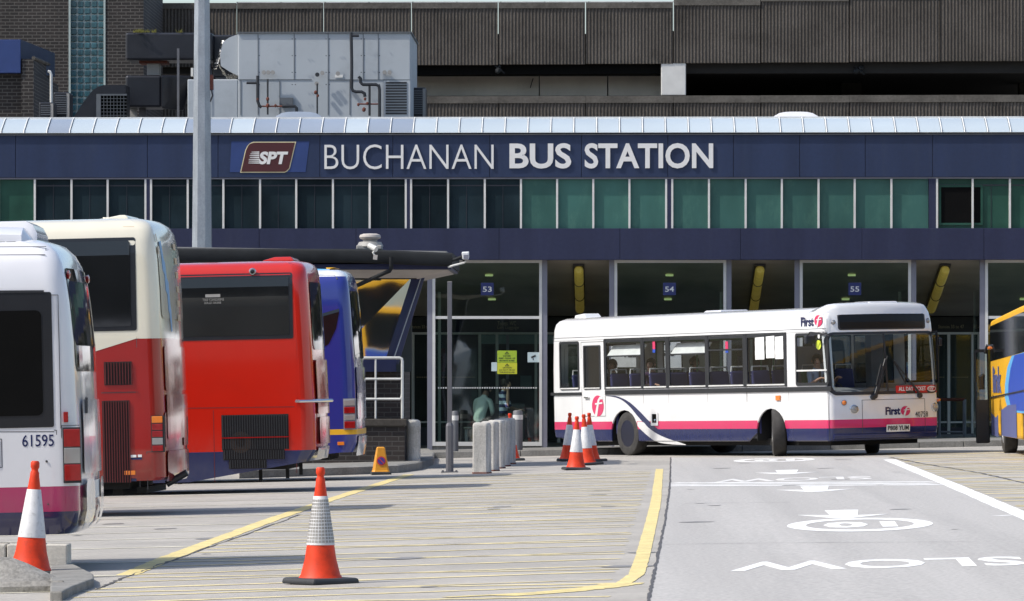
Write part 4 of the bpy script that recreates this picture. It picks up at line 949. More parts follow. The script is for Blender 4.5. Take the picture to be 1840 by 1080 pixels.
# white railing on the brick base
c = lambda px, py: P(px, py, Yh+.5)
rail_thing('railing', 'white tubular railing with three rails on the brick base of the shelter', 'railing', [([c(598, 643), c(718, 643), c(722, 645), c(723, 650), c(723, 752)], .026, 'top_rail'), ([c(598, 681), c(721, 681)], .022, 'rail'), ([c(598, 717), c(719, 717), c(722, 712), c(723, 705)], .022, 'rail'), ([c(675, 643), c(675, 752)], .018, 'upright'), ([c(616, 643), c(616, 752)], .018, 'upright')], 'rail_white')
# roof vent, cameras
vt = thing('roof_vent', 'round capped grey vent on the shelter roof', 'vent', P(665, 449, Yh+1.5)); s_ = (Yh+1.5)/F
MB().box(-24*s_, 22*s_, -.2, .2, 0, 8*s_).build('base', 'vent_grey', vt, bevel=.02); 
MB().lathe([(24*s_, 6*s_), (20*s_, 14*s_), (13*s_, 15*s_), (13*s_, 19*s_)], (0, 0, 0), 20).build('collar', 'vent_grey', vt, smooth=True)
MB().lathe([(13*s_, 18*s_), (18*s_, 20*s_), (19.5*s_, 23*s_), (18*s_, 27*s_), (12*s_, 29*s_), (0.01, 29.5*s_)], (0, 0, 0), 20).build('cap', 'hut_soffit', vt, smooth=True)
cc = thing('security_camera', 'small twin security camera hanging at the shelter roof edge', 'camera', P(672, 455, Yh-.25)); c = lambda px, py, d=0: P(px, py, Yh-.3+d)
MB().tube([c(663, 441, -.1), c(676, 448, -.2)], [.05, .055], 10).build('body', 'rail_white', cc, world=True, smooth=True)
MB().hexa([c(670, 466, -.2), c(677, 467, -.2), c(678, 467, .2), c(671, 466, .2), c(671, 458, -.2), c(678, 458, -.2), c(679, 458, .2), c(672, 458, .2)]).build('lower_body', 'hut_soffit', cc, world=True)
MB().tube([c(676, 448, .1), c(670, 454, .1), c(674, 460, .1)], .02, 6).build('bracket', 'rail_white', cc, world=True)
cc = thing('security_camera', 'boxy white security camera at the right tip of the shelter roof', 'camera', P(837, 465, Yh)); c = lambda px, py, d=0: P(px, py, Yh+d)
MB().hexa([c(831, 466, -.25), c(842, 467, -.25), c(843, 463, .25), c(832, 462, .25), c(829.5, 454, -.25), c(842, 453, -.25), c(843, 452, .25), c(830, 452.5, .25)]).build('body', 'plate_white', cc, world=True, bevel=.01)
MB().hexa([c(833, 465, -.27), c(841.5, 466, -.27), c(841.5, 466, -.25), c(833, 465, -.25), c(833, 458, -.27), c(842, 457.5, -.27), c(842, 457.5, -.25), c(833, 458, -.25)]).build('lens_hood', 'grey_frame', cc, world=True)
MB().tube([c(837, 468, 0), c(834, 472, 0), c(815, 477, 0), c(806, 480, .1)], .022, 6).build('bracket', 'rail_white', cc, world=True)
MB().tube([c(835, 468, 0), c(828, 462, 0), c(820, 466, 0), c(812, 468, .1)], .035, 6).build('cable', 'hut_black', cc, world=True)
mat('grille_ring', (.05, .03, .02), .8)
# ================================================================== VEHICLES
def interp(tab, z):
    if z <= tab[0][0]: return tab[0][1]
    for (a, u), (b, v) in zip(tab[:-1], tab[1:]):
        if z <= b: return u+(v-u)*(z-a)/(b-a)
    return tab[-1][1]
def ring_body(mb, rings, xs, rr=.12, rf=.15, fb=.0, rb=.0, nf=8, nr=6, nc=4, zlow=None, drop=None, mf=None):
    """stacked rounded-rectangle sections. rings: (z, halfwidth, x_rear, x_front)"""
    loops = []; tags = None
    rr0, rf0 = rr, rf
    for (z, w, xr, xf) in rings:
        rr, rf = min(rr0, w*.7), min(rf0, w*.7)
        l = []; tg = []; a, b = xr+rb+rr, xf-fb-rf
        cl = lambda x: min(max(x, a), b)
        for i, x in enumerate(xs): l.append((cl(x), -w, z)); tg.append(('R', i))
        for k in range(1, nc): t = radians(90*k/nc); l.append((b+rf*sin(t), -(w-rf)-rf*cos(t), z)); tg.append(('C', 0))
        for k in range(nf+1): y = -(w-rf)+2*(w-rf)*k/nf; l.append((xf-fb*(y/(w-rf))**2, y, z)); tg.append(('F', k))
        for k in range(1, nc): t = radians(90*k/nc); l.append((b+rf*cos(t), (w-rf)+rf*sin(t), z)); tg.append(('C', 1))
        for i in reversed(range(len(xs))): l.append((cl(xs[i]), w, z)); tg.append(('L', i))
        for k in range(1, nc): t = radians(90*k/nc); l.append((a-rr*sin(t), (w-rr)+rr*cos(t), z)); tg.append(('C', 2))
        for k in range(nr+1): y = (w-rr)-2*(w-rr)*k/nr; l.append((xr+rb*(y/(w-rr))**2, y, z)); tg.append(('B', k))
        for k in range(1, nc): t = radians(90*k/nc); l.append((a-rr*cos(t), -(w-rr)-rr*sin(t), z)); tg.append(('C', 3))
        if zlow: l = [(x, y, max(zz, zlow(x, y))) for x, y, zz in l]
        loops.append(l); tags = tg
    i0 = len(mb.v); n = len(loops[0])
    for l in loops: mb.v += [Vector(p) for p in l]
    for k in range(len(loops)-1):
        for j in range(n):
            j2 = (j+1) % n; t, t2 = tags[j], tags[j2]
            f = (i0+k*n+j, i0+k*n+j2, i0+(k+1)*n+j2, i0+(k+1)*n+j)
            c = (mb.v[f[0]]+mb.v[f[1]]+mb.v[f[2]]+mb.v[f[3]])/4
            if (mb.v[f[0]]-mb.v[f[3]]).length < 1e-4 and (mb.v[f[1]]-mb.v[f[2]]).length < 1e-4: continue
            if (mb.v[f[0]]-mb.v[f[1]]).length < 1e-4 and (mb.v[f[3]]-mb.v[f[2]]).length < 1e-4: continue
            if drop and t[0] == t2[0] and drop(t, t2, k, c): continue
            mb.f.append(f); mb.m.append(mf(c, k) if mf else 0)
    mb.f.append(tuple(i0+(len(loops)-1)*n+j for j in range(n))); mb.m.append(mf(Vector((0, 0, 99)), len(loops)) if mf else 0)
    return mb
def wheel(x, y, r, parent, w=.27, rim='rim_metal', steer=0, name='wheel'):
    t = lambda mb: mb
    s = 1 if y > 0 else -1; c = (0, 0, 0)
    T = lambda q: q
    ty = MB(); ty.lathe([(r*.60, -.12), (r*.86, -w/2), (r*.97, -w/2+.02), (r, -w/2+.05), (r, w/2-.05), (r*.97, w/2-.02), (r*.86, w/2), (r*.60, .12)], c, 36, axis='y', cap=False)
    R_ = Matrix.Translation((x, y, r)) @ Matrix.Rotation(steer, 4, 'Z')
    ty.v = [R_ @ v for v in ty.v]; o = ty.build(name, 'tyre', parent, smooth=True)
    rm = MB(); p = [(r*.605, s*.122), (r*.57, s*.125), (r*.52, s*.04), (r*.30, s*.02), (r*.24, s*.07), (r*.12, s*.08), (.0, s*.08)]
    rm.lathe(p, c, 30, axis='y')
    for k in range(8):
        a = 2*pi*k/8; rm.icos((r*.38*cos(a), s*.035, r*.38*sin(a)), .018, m=1)
    rm.v = [R_ @ v for v in rm.v]; rm.build('rim', [rim, 'rim_metal'], o, smooth=True)
    return o

class Coach:
    def __init__(c, label, pxc, s, psi, L, rings, xs, name='coach', cat='coach', W=1.25, **k):
        c.s = s; c.Y = F/s; c.pxc = pxc; th = pi-radians(psi)+YAW; p = P(pxc, HZ, c.Y); NP = Vector((p.x, p.y, GZ(p.x, p.y)))
        R_ = GROT @ Matrix.Rotation(th, 4, 'Z'); c.R = R_
        org = NP-R_.to_3x3() @ Vector((0, W, 0)); org.z = GZ(org.x, org.y)
        c.root = thing(name, label, cat, matrix=Matrix.Translation(org) @ R_)
        c.L = L; c.W = W; c.rings = [(z, w, xr, L-xf) for z, w, xr, xf in rings]; c.xs = xs
        c.wt = [(r[0], r[1]) for r in rings]; c.xt = [(r[0], r[2]) for r in rings]
        c.rr = k.get('rr', .15); c.rb = k.get('rb', .04)
        mb = MB(); ring_body(mb, c.rings, xs, rr=c.rr, rf=k.get('rf', .25), fb=.15, rb=c.rb, nc=6, zlow=k.get('zlow'), mf=k.get('mf'))
        c.body = mb.build('body', k['mats'], c.root, smooth=True)
        u = MB(); u.box(.5, L-.4, -W+.12, W-.12, .34, .6); u.build('chassis', 'underside', c.root)
    def x(c, px): return (c.pxc-px)/c.s
    def z(c, px, py): return CH+(HZ-py)/c.s-TILT*(px-920)/c.s
    def side(c, off=0): return lambda x, z: (x, interp(c.wt, z)+off, z)
    def rear(c, off=0): return lambda y, z: (interp(c.xt, z)+c.rb*(y/(interp(c.wt, z)-c.rr))**2-off, y, z)
    def poly(c, pts, m, name='panel', off=.004, th=.006, parent=None):
        l = [(c.x(a), c.z(a, b)) for a, b in pts]
        return MB().poly([l], c.side(off), (0, th, 0)).build(name, m, parent or c.root)
    def rr_(c, px0, px1, py0, py1, r, m, name='panel', off=.006, parent=None, nb=6):
        xm = (px0+px1)/2; mb = MB(); rpatch(mb, c.x(px1), c.x(px0), c.z(xm, py1), c.z(xm, py0), r, c.side(off), (0, 1, 0), nb=nb); return mb.build(name, m, parent or c.root)
    def bx(c, px0, px1, py0, py1, m, name='panel', off=0, th=.012, parent=None, bevel=0):
        xm = (px0+px1)/2; z0, z1 = c.z(xm, py1), c.z(xm, py0); w = interp(c.wt, (z0+z1)/2)+off
        return MB().box(c.x(px1), c.x(px0), w-.02, w+th, z0, z1).build(name, m, parent or c.root, bevel=bevel)
    def line(c, pts, t=.008, m='seam_dark', name='seam', off=.002, mb=None):
        own = mb is None; mb = mb or MB(); q = [(c.x(a), c.z(a, b)) for a, b in pts]
        for (a, b), (d, e) in zip(q[:-1], q[1:]):
            n = Vector((-(e-b), d-a)).normalized()*t/2; mb.poly([[(a-n.x, b-n.y), (d-n.x, e-n.y), (d+n.x, e+n.y), (a+n.x, b+n.y)]], c.side(off), (0, .003, 0))
        return mb.build(name, m, c.root) if own else mb
    def text(c, st, px0, px1, py0, py1, m, bold=.0, mirror=False, off=.003, parent=None, name='lettering', shear=0, upside=False):
        x0, x1 = c.x(px0), c.x(px1); xm = (px0+px1)/2; z0, z1 = c.z(xm, py1), c.z(xm, py0)
        return text(st, x0-x1, z1-z0, (lambda a, b: (x1+a, interp(c.wt, z0)+off, z0+b)) if mirror else (lambda a, b: (x0-a, interp(c.wt, z0)+off, z0+b)), (0, .003, 0), bold=bold, shear=shear, res=3).build(name, m, parent or c.root)
def near(lst, n=2.0): return sorted(set(lst))
def common_wheels(C, fx, rx, r=.5, rim='rim_metal'):
    for x in (fx, rx):
        for s in (1, -1): wheel(x, s*(C.W-.17), r, C.root, rim=rim)
def arch(cs, r):
    def f(x, y):
        for cx in cs:
            d = abs(x-cx)
            if d < r: return sqrt(r*r-d*d)+.40
        return 0
    return f
def arch_cols(cs, r): return [cx+r*sin(radians(t)) for cx in cs for t in (-90, -80, -65, -50, -35, -18, 0, 18, 35, 50, 65, 80, 90)]

# ------------------------------------------------------------------ 1 white bus, front left
L = 10.7; ac = [2.9, 8.2]; zl = arch(ac, .56)
rg = [(.33, 1.20, .10, .1), (.40, 1.235, .03, .03), (.53, 1.25, 0, 0), (.75, 1.25, 0, 0), (1.2, 1.25, .0, 0), (2.0, 1.25, .02, .05), (2.35, 1.245, .05, .1), (2.55, 1.235, .075, .12), (2.70, 1.20, .11, .15), (2.80, 1.13, .16, .2), (2.88, 1.0, .24, .3), (2.92, .82, .36, .4), (2.935, .5, .6, .6)]
def mf1(c, k): return 2 if c.z < .53 else (1 if c.z < .75 else 0)
B1 = Coach('white bus with pink and navy skirt and dark side window at the far left', 151.5, F/43.7, 0, L, rg, near([0, .3, 1, 2, 4, 6, 10.4]+arch_cols(ac, .56)), name='parked_bus', cat='bus', zlow=zl, mf=mf1, mats=['bus_grey_white', 'bus_magenta', 'bus_dark_navy'], rr=.16)
common_wheels(B1, *ac)
w_ = B1.rr_(-400, 103, 530, 773, .02, 'tinted_frame', 'window', nb=4); B1.rr_(-60, 84, 559, 748, .05, 'black_void', 'pane', off=.011, parent=w_)
B1.rr_(-390, -80, 559, 748, .05, 'black_void', 'pane', off=.011, parent=w_)
for pts in (([(-300, 459), (92, 457)]), ([(92, 445), (92, 528)]), ([(-300, 527), (90, 524.5)]), ([(103, 530), (115, 530), (115, 770)]), ([(103, 773), (107, 773), (107, 958)]), ([(-200, 777), (103, 775.5)]), ([(116, 765), (150, 764)]), ([(116, 765), (116, 960)]), ([(-200, 443), (92, 442)])):
    B1.line(pts, .006)
B1.line([(-300, 526), (90, 523.5)], .02, 'trim_black', 'drip_rail', off=.012)
B1.text('61595', 45, 102, 781, 802.5, 'bus_navy', bold=.008)
tl = B1.bx(118, 150, 768, 868, 'trim_black', 'tail_light', th=.006); B1.bx(120, 149.5, 771, 803, 'lamp_red', 'lens', th=.016, parent=tl, bevel=.006); B1.bx(120, 149.5, 804.5, 833, 'lamp_clear', 'lens', th=.016, parent=tl, bevel=.006); B1.bx(120, 149.5, 834.5, 864, 'lamp_red', 'lens', th=.016, parent=tl, bevel=.006)
B1.bx(120.5, 129, 740, 759, 'lamp_red', 'marker_light', th=.02, bevel=.005)
B1.bx(-12, 4, 790, 838, 'bus_grey_white', 'flap', th=.01, bevel=.004); B1.line([(-12, 789), (8, 789), (8, 840), (-12, 840)], .006)
mb = MB(); mb.icos((B1.x(88), 1.252, B1.z(88, 829)), .012); mb.icos((B1.x(89), 1.252, B1.z(89, 906)), .008); mb.build('lock', 'seam_dark', B1.root)
# roof pod
mb = MB(); lo = []
for x, h, w in ((B1.x(62), .0, .80), (B1.x(60), .02, .82), (B1.x(52), .06, .86), (B1.x(44), .10, .9), (B1.x(-40), .12, .9), (B1.x(-60), .10, .9), (B1.x(-70), 0, .85)):
    lo.append([Vector((x, -w, 2.80)), Vector((x, -w+.03, 2.86+h)), Vector((x, -w+.2, 2.90+h*1.3)), Vector((x, w-.2, 2.90+h*1.3)), Vector((x, w-.03, 2.86+h)), Vector((x, w, 2.80))])
mb.loft(lo, caps=(True, True)); pod = mb.build('roof_pod', 'bus_grey_white', B1.root, smooth=True, fixn=True)
mb = MB(); 
for a in (-22, -2, 17): mb.box(B1.x(a+17), B1.x(a), .86, .905, 2.865, 2.905)
mb.build('vent_slots', 'black_void', pod)
mb = MB(); lo = []
for x, h in ((B1.x(66), 0), (B1.x(58), .08), (B1.x(45), .115), (B1.x(-60), .115)): lo.append([Vector((x, -.6, 2.9)), Vector((x, -.5, 2.98+h)), Vector((x, .5, 2.98+h)), Vector((x, .6, 2.9))])
mb.loft(lo, caps=(True, True)); mb.build('roof_pod', 'bus_grey_white', B1.root, smooth=True, fixn=True)
# rear face
rp = lambda y0, y1, z0, z1, r, m, nm, off=.006, par=None: rpatch(MB(), y0, y1, z0, z1, r, CUR.rear(off), (-1, 0, 0), nb=8).build(nm, m, par or CUR.root)
CUR = B1
w_ = rp(-1.08, 1.08, 1.75, 2.66, .12, 'tinted', 'rear_window'); rp(-.9, .9, .85, 1.5, .05, 'bus_grey_white', 'engine_door', .02); rp(-.5, .5, .62, .78, .02, 'plate_white', 'number_plate', .02)
for y in (1.0, -1.0):
    MB().lathe([(.035, 0), (.04, -.02), (.02, -.03), (0, -.03)], (interp(B1.xt, 2.64)+.02, y, 2.60), 12, axis='x').build('marker_light', 'lamp_red', B1.root, smooth=True)
rp(.3, .9, .36, .8, .1, 'bus_grey_white', 'bumper', .035); rp(-.9, -.3, .36, .8, .1, 'bus_grey_white', 'bumper', .035)
mb = MB()
for k, (y, z) in enumerate(((.75, 1.62), (.7, 1.62), (.65, 1.62))): mb.box(-.012, .0, y-.015, y+.015, 1.38, 1.52)
mb.build('badge', 'seam_dark', B1.root)

# ------------------------------------------------------------------ 2 cream and red coach
L = 12; ac = [3.3, 9.2]; zl0 = arch(ac, .62)
zl = lambda x, y: max(zl0(x, y), .44-.06*max(0, x-.8) if x < 2.6 else 0, .40)
rg = [(.39, 1.22, .05, .1), (.48, 1.25, .0, .03), (.85, 1.25, 0, 0), (1.25, 1.25, 0, 0), (1.7, 1.25, .01, 0), (2.2, 1.25, .02, .1), (2.205, 1.25, .02, .1), (2.8, 1.245, .035, .3), (3.2, 1.235, .055, .5), (3.4, 1.22, .075, .7), (3.54, 1.18, .10, .85), (3.63, 1.10, .15, 1), (3.685, .96, .23, 1.1), (3.71, .75, .36, 1.3), (3.72, .4, .6, 1.6)]
def mf2(c, k): return 1 if c.z < 2.2 else 0
B2 = Coach('tall cream coach with dark red lower half and black side grilles', 303, F/62, 3.4, L, rg, near([0, .3, 1, 2, 4, 6, 11.7]+arch_cols(ac, .62)), zlow=zl, mf=mf2, mats=['coach_cream', 'coach_red'], rr=.17, rf=.4)
common_wheels(B2, *ac); CUR = B2
B2.poly([(100, 607), (256, 607), (100, 655)], 'coach_cream', 'side_panel', off=.004)
B2.poly([(256, 607), (256, 606.6), (252, 608)], 'coach_red', 'side_panel', off=.001)
w_ = B2.rr_(60, 253, 428, 596, .03, 'tinted_frame', 'window'); B2.rr_(64, 243, 434, 588, .03, 'tinted', 'pane', off=.011, parent=w_)
w2_ = B2.rr_(-330, 55, 428, 596, .03, 'tinted_frame', 'window'); B2.rr_(-325, 50, 434, 588, .03, 'tinted', 'pane', off=.011, parent=w2_)
B2.line([(-300, 408), (250, 406.5)], .006, 'graphic_tan'); B2.line([(252, 398), (252, 607)], .006, 'graphic_tan'); B2.line([(252, 607), (252, 876)], .007)
def grille(C, px0, px1, py0, py1, m, bm, step=5.2, parent=None, diag=0):
    g = C.bx(px0, px1, py0, py1, m, 'grille', th=.006); mb = MB(); k = px0+2
    while k < px1-1:
        z0, z1 = C.z(k, py1-1), C.z(k, py0+1); mb.box(C.x(k+1.6), C.x(k), C.W, C.W+.022, z0, z1); k += step
    mb.build('slats', bm, g); return g
grille(B2, 192, 242, 650, 692, 'grille_dark', 'grille_red'); grille(B2, 187, 236, 720, 868, 'grille_dark', 'grille_red', 4.6)
B2.line([(186, 702), (250, 700), (250, 712)], .012, 'coach_red', off=.012); B2.line([(186, 706), (252, 704.5)], .01)
B2.bx(237, 247, 817.5, 822, 'plate_white', 'flash', th=.01); B2.bx(250, 257, 817, 821.5, 'plate_white', 'flash', th=.01); B2.bx(237, 257, 822.5, 826, 'bus_navy', 'flash', th=.006)
B2.bx(225, 245, 846, 853.5, 'lamp_amber', 'marker_light', th=.02, bevel=.004); B2.bx(236, 246, 860, 865, 'bus_navy', 'reflector', th=.01)
B2.line([(266, 812), (266, 880)], .008); B2.line([(266, 812), (300, 812)], .008)
tl = B2.bx(275, 299, 747, 812, 'trim_black', 'tail_light', th=.006)
for a, b, m in ((748, 760, 'lamp_amber'), (761.5, 773, 'lamp_red'), (774.5, 785.5, 'lamp_red'), (787, 799, 'lamp_clear'), (800.5, 811, 'lamp_red')): B2.bx(276.5, 296, a, b, m, 'lens', th=.018, parent=tl, bevel=.006)
rp(-1.02, 1.02, 1.55, 2.1, .05, 'coach_red', 'engine_door', .015); rp(-1.02, 1.02, .95, 1.5, .05, 'coach_red', 'engine_door', .02)
w_ = rp(-1.05, 1.05, 2.45, 3.35, .1, 'coach_cream', 'rear_panel', .01)
mb = MB(); random.seed(3)
rear = B2.rear(.016)
pts = [(.9, 3.4), (.78, 3.42), (.74, 3.2), (.66, 3.15), (.60, 2.95), (.50, 2.9), (.45, 2.62), (.40, 2.55), (.38, 2.3), (.45, 2.28), (.52, 2.5), (.60, 2.55), (.62, 2.75), (.72, 2.8), (.74, 3.0), (.84, 3.05), (.86, 3.2)]
MB().poly([pts], rear, (-.004, 0, 0)).build('rear_graphic', 'graphic_blue', B2.root)
mb = MB()
for z in (3.38, 3.2, 3.02, 2.84, 2.66, 2.48): rpatch(mb, -.5, -.2, z-.05, z+.03, .01, rear, (-1, 0, 0), na=2)
for z in (3.45, 3.3): rpatch(mb, 1.0, 1.06, z-.05, z+.05, .01, rear, (-1, 0, 0), na=2)
mb.build('rear_graphic', 'graphic_tan', B2.root)
for y in (.75, -.75): rp(y-.38, y+.38, .85, 1.28, .05, 'rear_lens', 'rear_lamp', .012)
rp(-1.05, 1.05, .42, .8, .08, 'coach_red', 'bumper', .02)
MB().tube([(.1, .6, .38), (-.16, .6, .52)], .045, 10).build('exhaust_pipe', 'trim_black', B2.root, smooth=True)
def hatch_(C, px0, px1, z0, m, par=None, h=.07, y=.6, name='roof_hatch'):
    xa, xb = C.x(px1), C.x(px0); mb = MB(); a = .06
    lo = [[Vector((xa, -y, z0)), Vector((xb, -y, z0)), Vector((xb, y, z0)), Vector((xa, y, z0))], [Vector((xa, -y, z0+h*.3)), Vector((xb, -y, z0+h*.3)), Vector((xb, y, z0+h*.3)), Vector((xa, y, z0+h*.3))], [Vector((xa+.04, -y+.03, z0+h)), Vector((xb-.18, -y+.03, z0+h)), Vector((xb-.18, y-.03, z0+h)), Vector((xa+.04, y-.03, z0+h))]]
    mb.loft(lo, caps=(False, True)); return mb.build(name, m, C.root, fixn=True, bevel=.012)
hatch_(B2, 187, 229, 3.71, 'coach_cream', h=.05); hatch_(B2, 173, 187, 3.70, 'coach_cream', h=.035)
mb = MB()
for k in range(5): mb.box(.3+.3*k, .42+.3*k, -.9, 1.0, .28-.02*k, .36)
mb.build('exhaust_gear', 'underside', B2.root)

# ------------------------------------------------------------------ 3 red coach
L = 12; ac = [3.5, 9.4]; zl0 = arch(ac, .62)
zl = lambda x, y: max(zl0(x, y), .46-.155*max(0, x-.15) if x < 1.95 else .18)
rg = [(.18, 1.25, .10, .1), (.62, 1.25, .0, .03), (.625, 1.25, 0, 0), (1.0, 1.25, 0, 0), (1.22, 1.25, .0, 0), (1.7, 1.25, .015, 0), (2.2, 1.245, .03, .1), (2.8, 1.235, .055, .3), (3.1, 1.225, .07, .5), (3.22, 1.21, .08, .5), (3.31, 1.17, .10, .6), (3.37, 1.1, .14, .8), (3.405, .98, .2, 1), (3.425, .8, .3, 1.2), (3.435, .4, .6, 1.6)]
def mf3(c, k): return 1 if c.z < .62 else 0
B3 = Coach('bright red coach with navy skirt, long dark window and black engine grille', 578, F/73.8, 2.2, L, rg, near([0, .15, .5, 1, 1.5, 1.95, 2.3, 4, 6, 11.7]+arch_cols(ac, .62)), zlow=zl, mf=mf3, mats=['coach_scarlet', 'coach_navy'], rr=.2, rf=.4, rb=.08)
common_wheels(B3, *ac); CUR = B3
w_ = B3.rr_(100, 533, 494, 613, .03, 'tinted_frame', 'window'); B3.rr_(108, 526, 501, 606, .02, 'tinted', 'pane', off=.011, parent=w_)
B3.text('EMERGENCY EXIT', 371, 409, 536, 540.5, 'vent_grey', mirror=True, off=.0165, parent=w_, bold=-.005, name='sticker'); B3.text('BREAK GLASS', 374, 404, 542, 546, 'vent_grey', mirror=True, off=.0165, parent=w_, bold=-.005, name='sticker')
s_ = B3.bx(376, 403, 528.5, 534, 'vent_grey', 'sticker', off=.012, th=.003, parent=w_)
mb = MB(); mb.lathe([(.05, 0), (.055, .02), (.045, .035)], (B3.x(462), 1.21, B3.z(462, 488)), 16, axis='y'); pr_ = mb.build('round_lamp', 'chrome', B3.root, smooth=True); MB().lathe([(.036, .03), (.03, .045), (0, .05)], (B3.x(462), 1.21, B3.z(462, 488)), 14, axis='y').build('lens', 'tinted', pr_, smooth=True)
B3.line([(100, 737), (532, 731)], .01, 'grille_red'); B3.line([(386, 737), (386, 866)], .008, 'grille_red'); B3.line([(534, 475), (534, 850)], .008, 'grille_red'); B3.line([(532, 500), (537, 620), (536, 735)], .02, 'coach_scarlet', off=.004)
g = grille(B3, 400, 521, 745, 808, 'grille_dark', 'trim_black', 4.4)
g2 = grille(B3, 402, 513, 808, 826, 'grille_dark', 'trim_black', 4.4); grille(B3, 412, 480, 826, 842, 'grille_dark', 'trim_black', 4.4)
B3.bx(400, 521, 785, 787, 'lamp_red', 'grille_bar', th=.03)
MB().lathe([(.16, 0), (.16, .004), (.07, .004), (.07, 0)], (B3.x(434), 1.257, B3.z(434, 795)), 22, axis='y').build('fan_ring', 'grille_ring', B3.root)
hatch_(B3, 474, 530, 3.42, 'coach_scarlet', h=.07)
B3.line([(200, 474), (530, 472)], .006, 'grille_red'); B3.line([(530, 465), (530, 500)], .006, 'grille_red')
w_ = rp(-1.0, 1.0, 2.1, 3.1, .1, 'tinted', 'rear_window', .008); rp(-1, 1, 1.15, 1.95, .05, 'coach_scarlet', 'engine_door', .03); rp(-.9, .9, .7, 1.1, .05, 'coach_scarlet', 'engine_door', .03)
for y in (.85, -.85): rp(y-.12, y+.12, .75, 1.9, .04, 'rear_lens', 'rear_lamp', .006)
MB().tube([(-.16, .9, 1.34), (.3, 1.32, 1.34), (.34, 1.26, 1.34)], .025, 8).build('corner_handle', 'chrome', B3.root, smooth=True)
rp(-1.0, 1.0, .48, .66, .03, 'coach_navy', 'bumper', .02)
mb = MB()
for a, b in ((.9, .18), (.5, .2), (.3, .25), (2.1, .15)): mb.box(a, a+.05, .9, .95, b, .5)
mb.build('hanging_bracket', 'underside', B3.root)

# ------------------------------------------------------------------ 4 blue coach
L = 12; ac = [3.5, 9.4]; zl0 = arch(ac, .62); zl = lambda x, y: max(zl0(x, y), .46-.09*max(0, x-.3) if x < 1.95 else .3)
rg = [(.3, 1.25, .06, .1), (.62, 1.25, 0, 0), (.75, 1.25, -.01, 0), (.84, 1.25, -.01, 0), (.845, 1.25, 0, 0), (1.5, 1.25, .0, 0), (2.0, 1.25, .01, .1), (2.8, 1.235, .05, .3), (3.1, 1.225, .07, .5), (3.24, 1.20, .09, .5), (3.34, 1.14, .12, .6), (3.41, 1.05, .17, .8), (3.45, .92, .24, 1), (3.465, .6, .4, 1.2)]
def mf4(c, k): return 1 if .75 < c.z < .84 else (2 if c.z > 3.3 else 0)
B4 = Coach('blue coach with a thin yellow band partly hidden behind the red coach', 646, F/81.8, 2.2, L, rg, near([0, .3, .6, 1, 1.95, 4, 6, 11.7]+arch_cols(ac, .62)), zlow=zl, mf=mf4, mats=['coach_blue', 'coach_yellow', 'bus_grey_white'], rr=.18, rf=.4)
common_wheels(B4, *ac); CUR = B4
l = [(400, 494), (608, 494), (614, 500), (616, 560), (610, 590), (596, 618), (590, 622), (400, 622)]
w_ = B4.poly(l, 'tinted', 'window', off=.006); B4.poly([(500, 480), (596, 482), (588, 493), (500, 493)], 'coach_sky', 'side_panel', off=.004)
tl = B4.bx(619.5, 643, 716, 772, 'grey_frame', 'tail_light', th=.008)
for a, b, m in ((718, 729, 'lamp_clear'), (731, 743, 'lamp_red'), (745, 755, 'lamp_clear'), (757, 770, 'lamp_red')): B4.bx(621, 641, a, b, m, 'lens', th=.025, parent=tl, bevel=.01)
B4.bx(608, 620, 794, 800, 'lamp_amber', 'marker_light', th=.02, bevel=.004)
w_ = rp(-1.05, 1.05, 2.0, 3.1, .1, 'tinted', 'rear_window', .008); rp(-1.05, 1.05, 1.0, 1.85, .05, 'coach_blue', 'engine_door', .02)
rp(-1.05, 1.05, .4, .72, .05, 'bus_grey_white', 'bumper', .02)
hatch_(B4, 585, 592, 3.45, 'coach_yellow', h=.05)

# ------------------------------------------------------------------ 6 yellow and blue coach at right
hd = math.atan2(1, .013)          # heading away from the camera along the lane
p = P(1783, HZ, 97.0); f0 = Vector((p.x, p.y, 0)); dirv = Vector((cos(hd), sin(hd), 0)); lft = Vector((-sin(hd), cos(hd), 0))
L6 = 11.6; org = f0-dirv*L6-lft*1.25; org.z = GZ(org.x, org.y)
B6 = thing('coach', 'yellow and blue coach partly in view at the right edge with an open door', 'coach', matrix=Matrix.Translation(org) @ GROT @ Matrix.Rotation(hd, 4, 'Z'))
inv6 = B6.matrix_basis.inverted()
def s6(px, py):
    """where the sight line meets the left side of the coach: local (x, z)"""
    a = inv6 @ Vector((0, 0, CH)); b = inv6 @ P(px, py, 90); t = (1.25-a.y)/(b.y-a.y); q = a+(b-a)*t; return (q.x, q.z)
sx6 = lambda u: L6-u
prof6 = [(L6-.15, .30), (L6, .50), (L6, 1.2), (L6-.05, 2.0), (L6-.12, 2.40), (L6-.35, 2.53), (L6-4.2, 2.61), (L6-9, 2.70), (.35, 2.72), (.1, 2.5), (0, 2.2), (0, .5), (.2, .32)]
def a6(cx): return [(cx+.55*cos(radians(t)), .30+.02+max(0, .68*sin(radians(t)))) for t in (0, 20, 45, 70, 90, 110, 135, 160, 180)]
low = [(.2, .32)]+[(x, z) for cx in (2.9, 9.0) for x, z in reversed(a6(cx))]+[(L6-.15, .30)]
outline = prof6[1:-1]+low
mb = MB().poly([outline], lambda a, b: (a, 1.25, b), (0, 2.5, 0)); mb.build('body', 'coach_yellow', B6, bevel=.09, bseg=3)
def p6(pts, m, name, off=.004, par=None): return MB().poly([pts], lambda a, b: (a, 1.25+off, b), (0, .004, 0)).build(name, m, par or B6)
z6 = lambda py, u=2: 1.6-.2+(681-py)/(F/(97-u))
w_ = p6([(L6-.08, 1.74), (L6-.14, 2.34), (L6-.3, 2.42), (L6-9, 2.57), (.3, 2.6), (.3, 1.92), (L6-9, 1.87)], 'tinted', 'window')
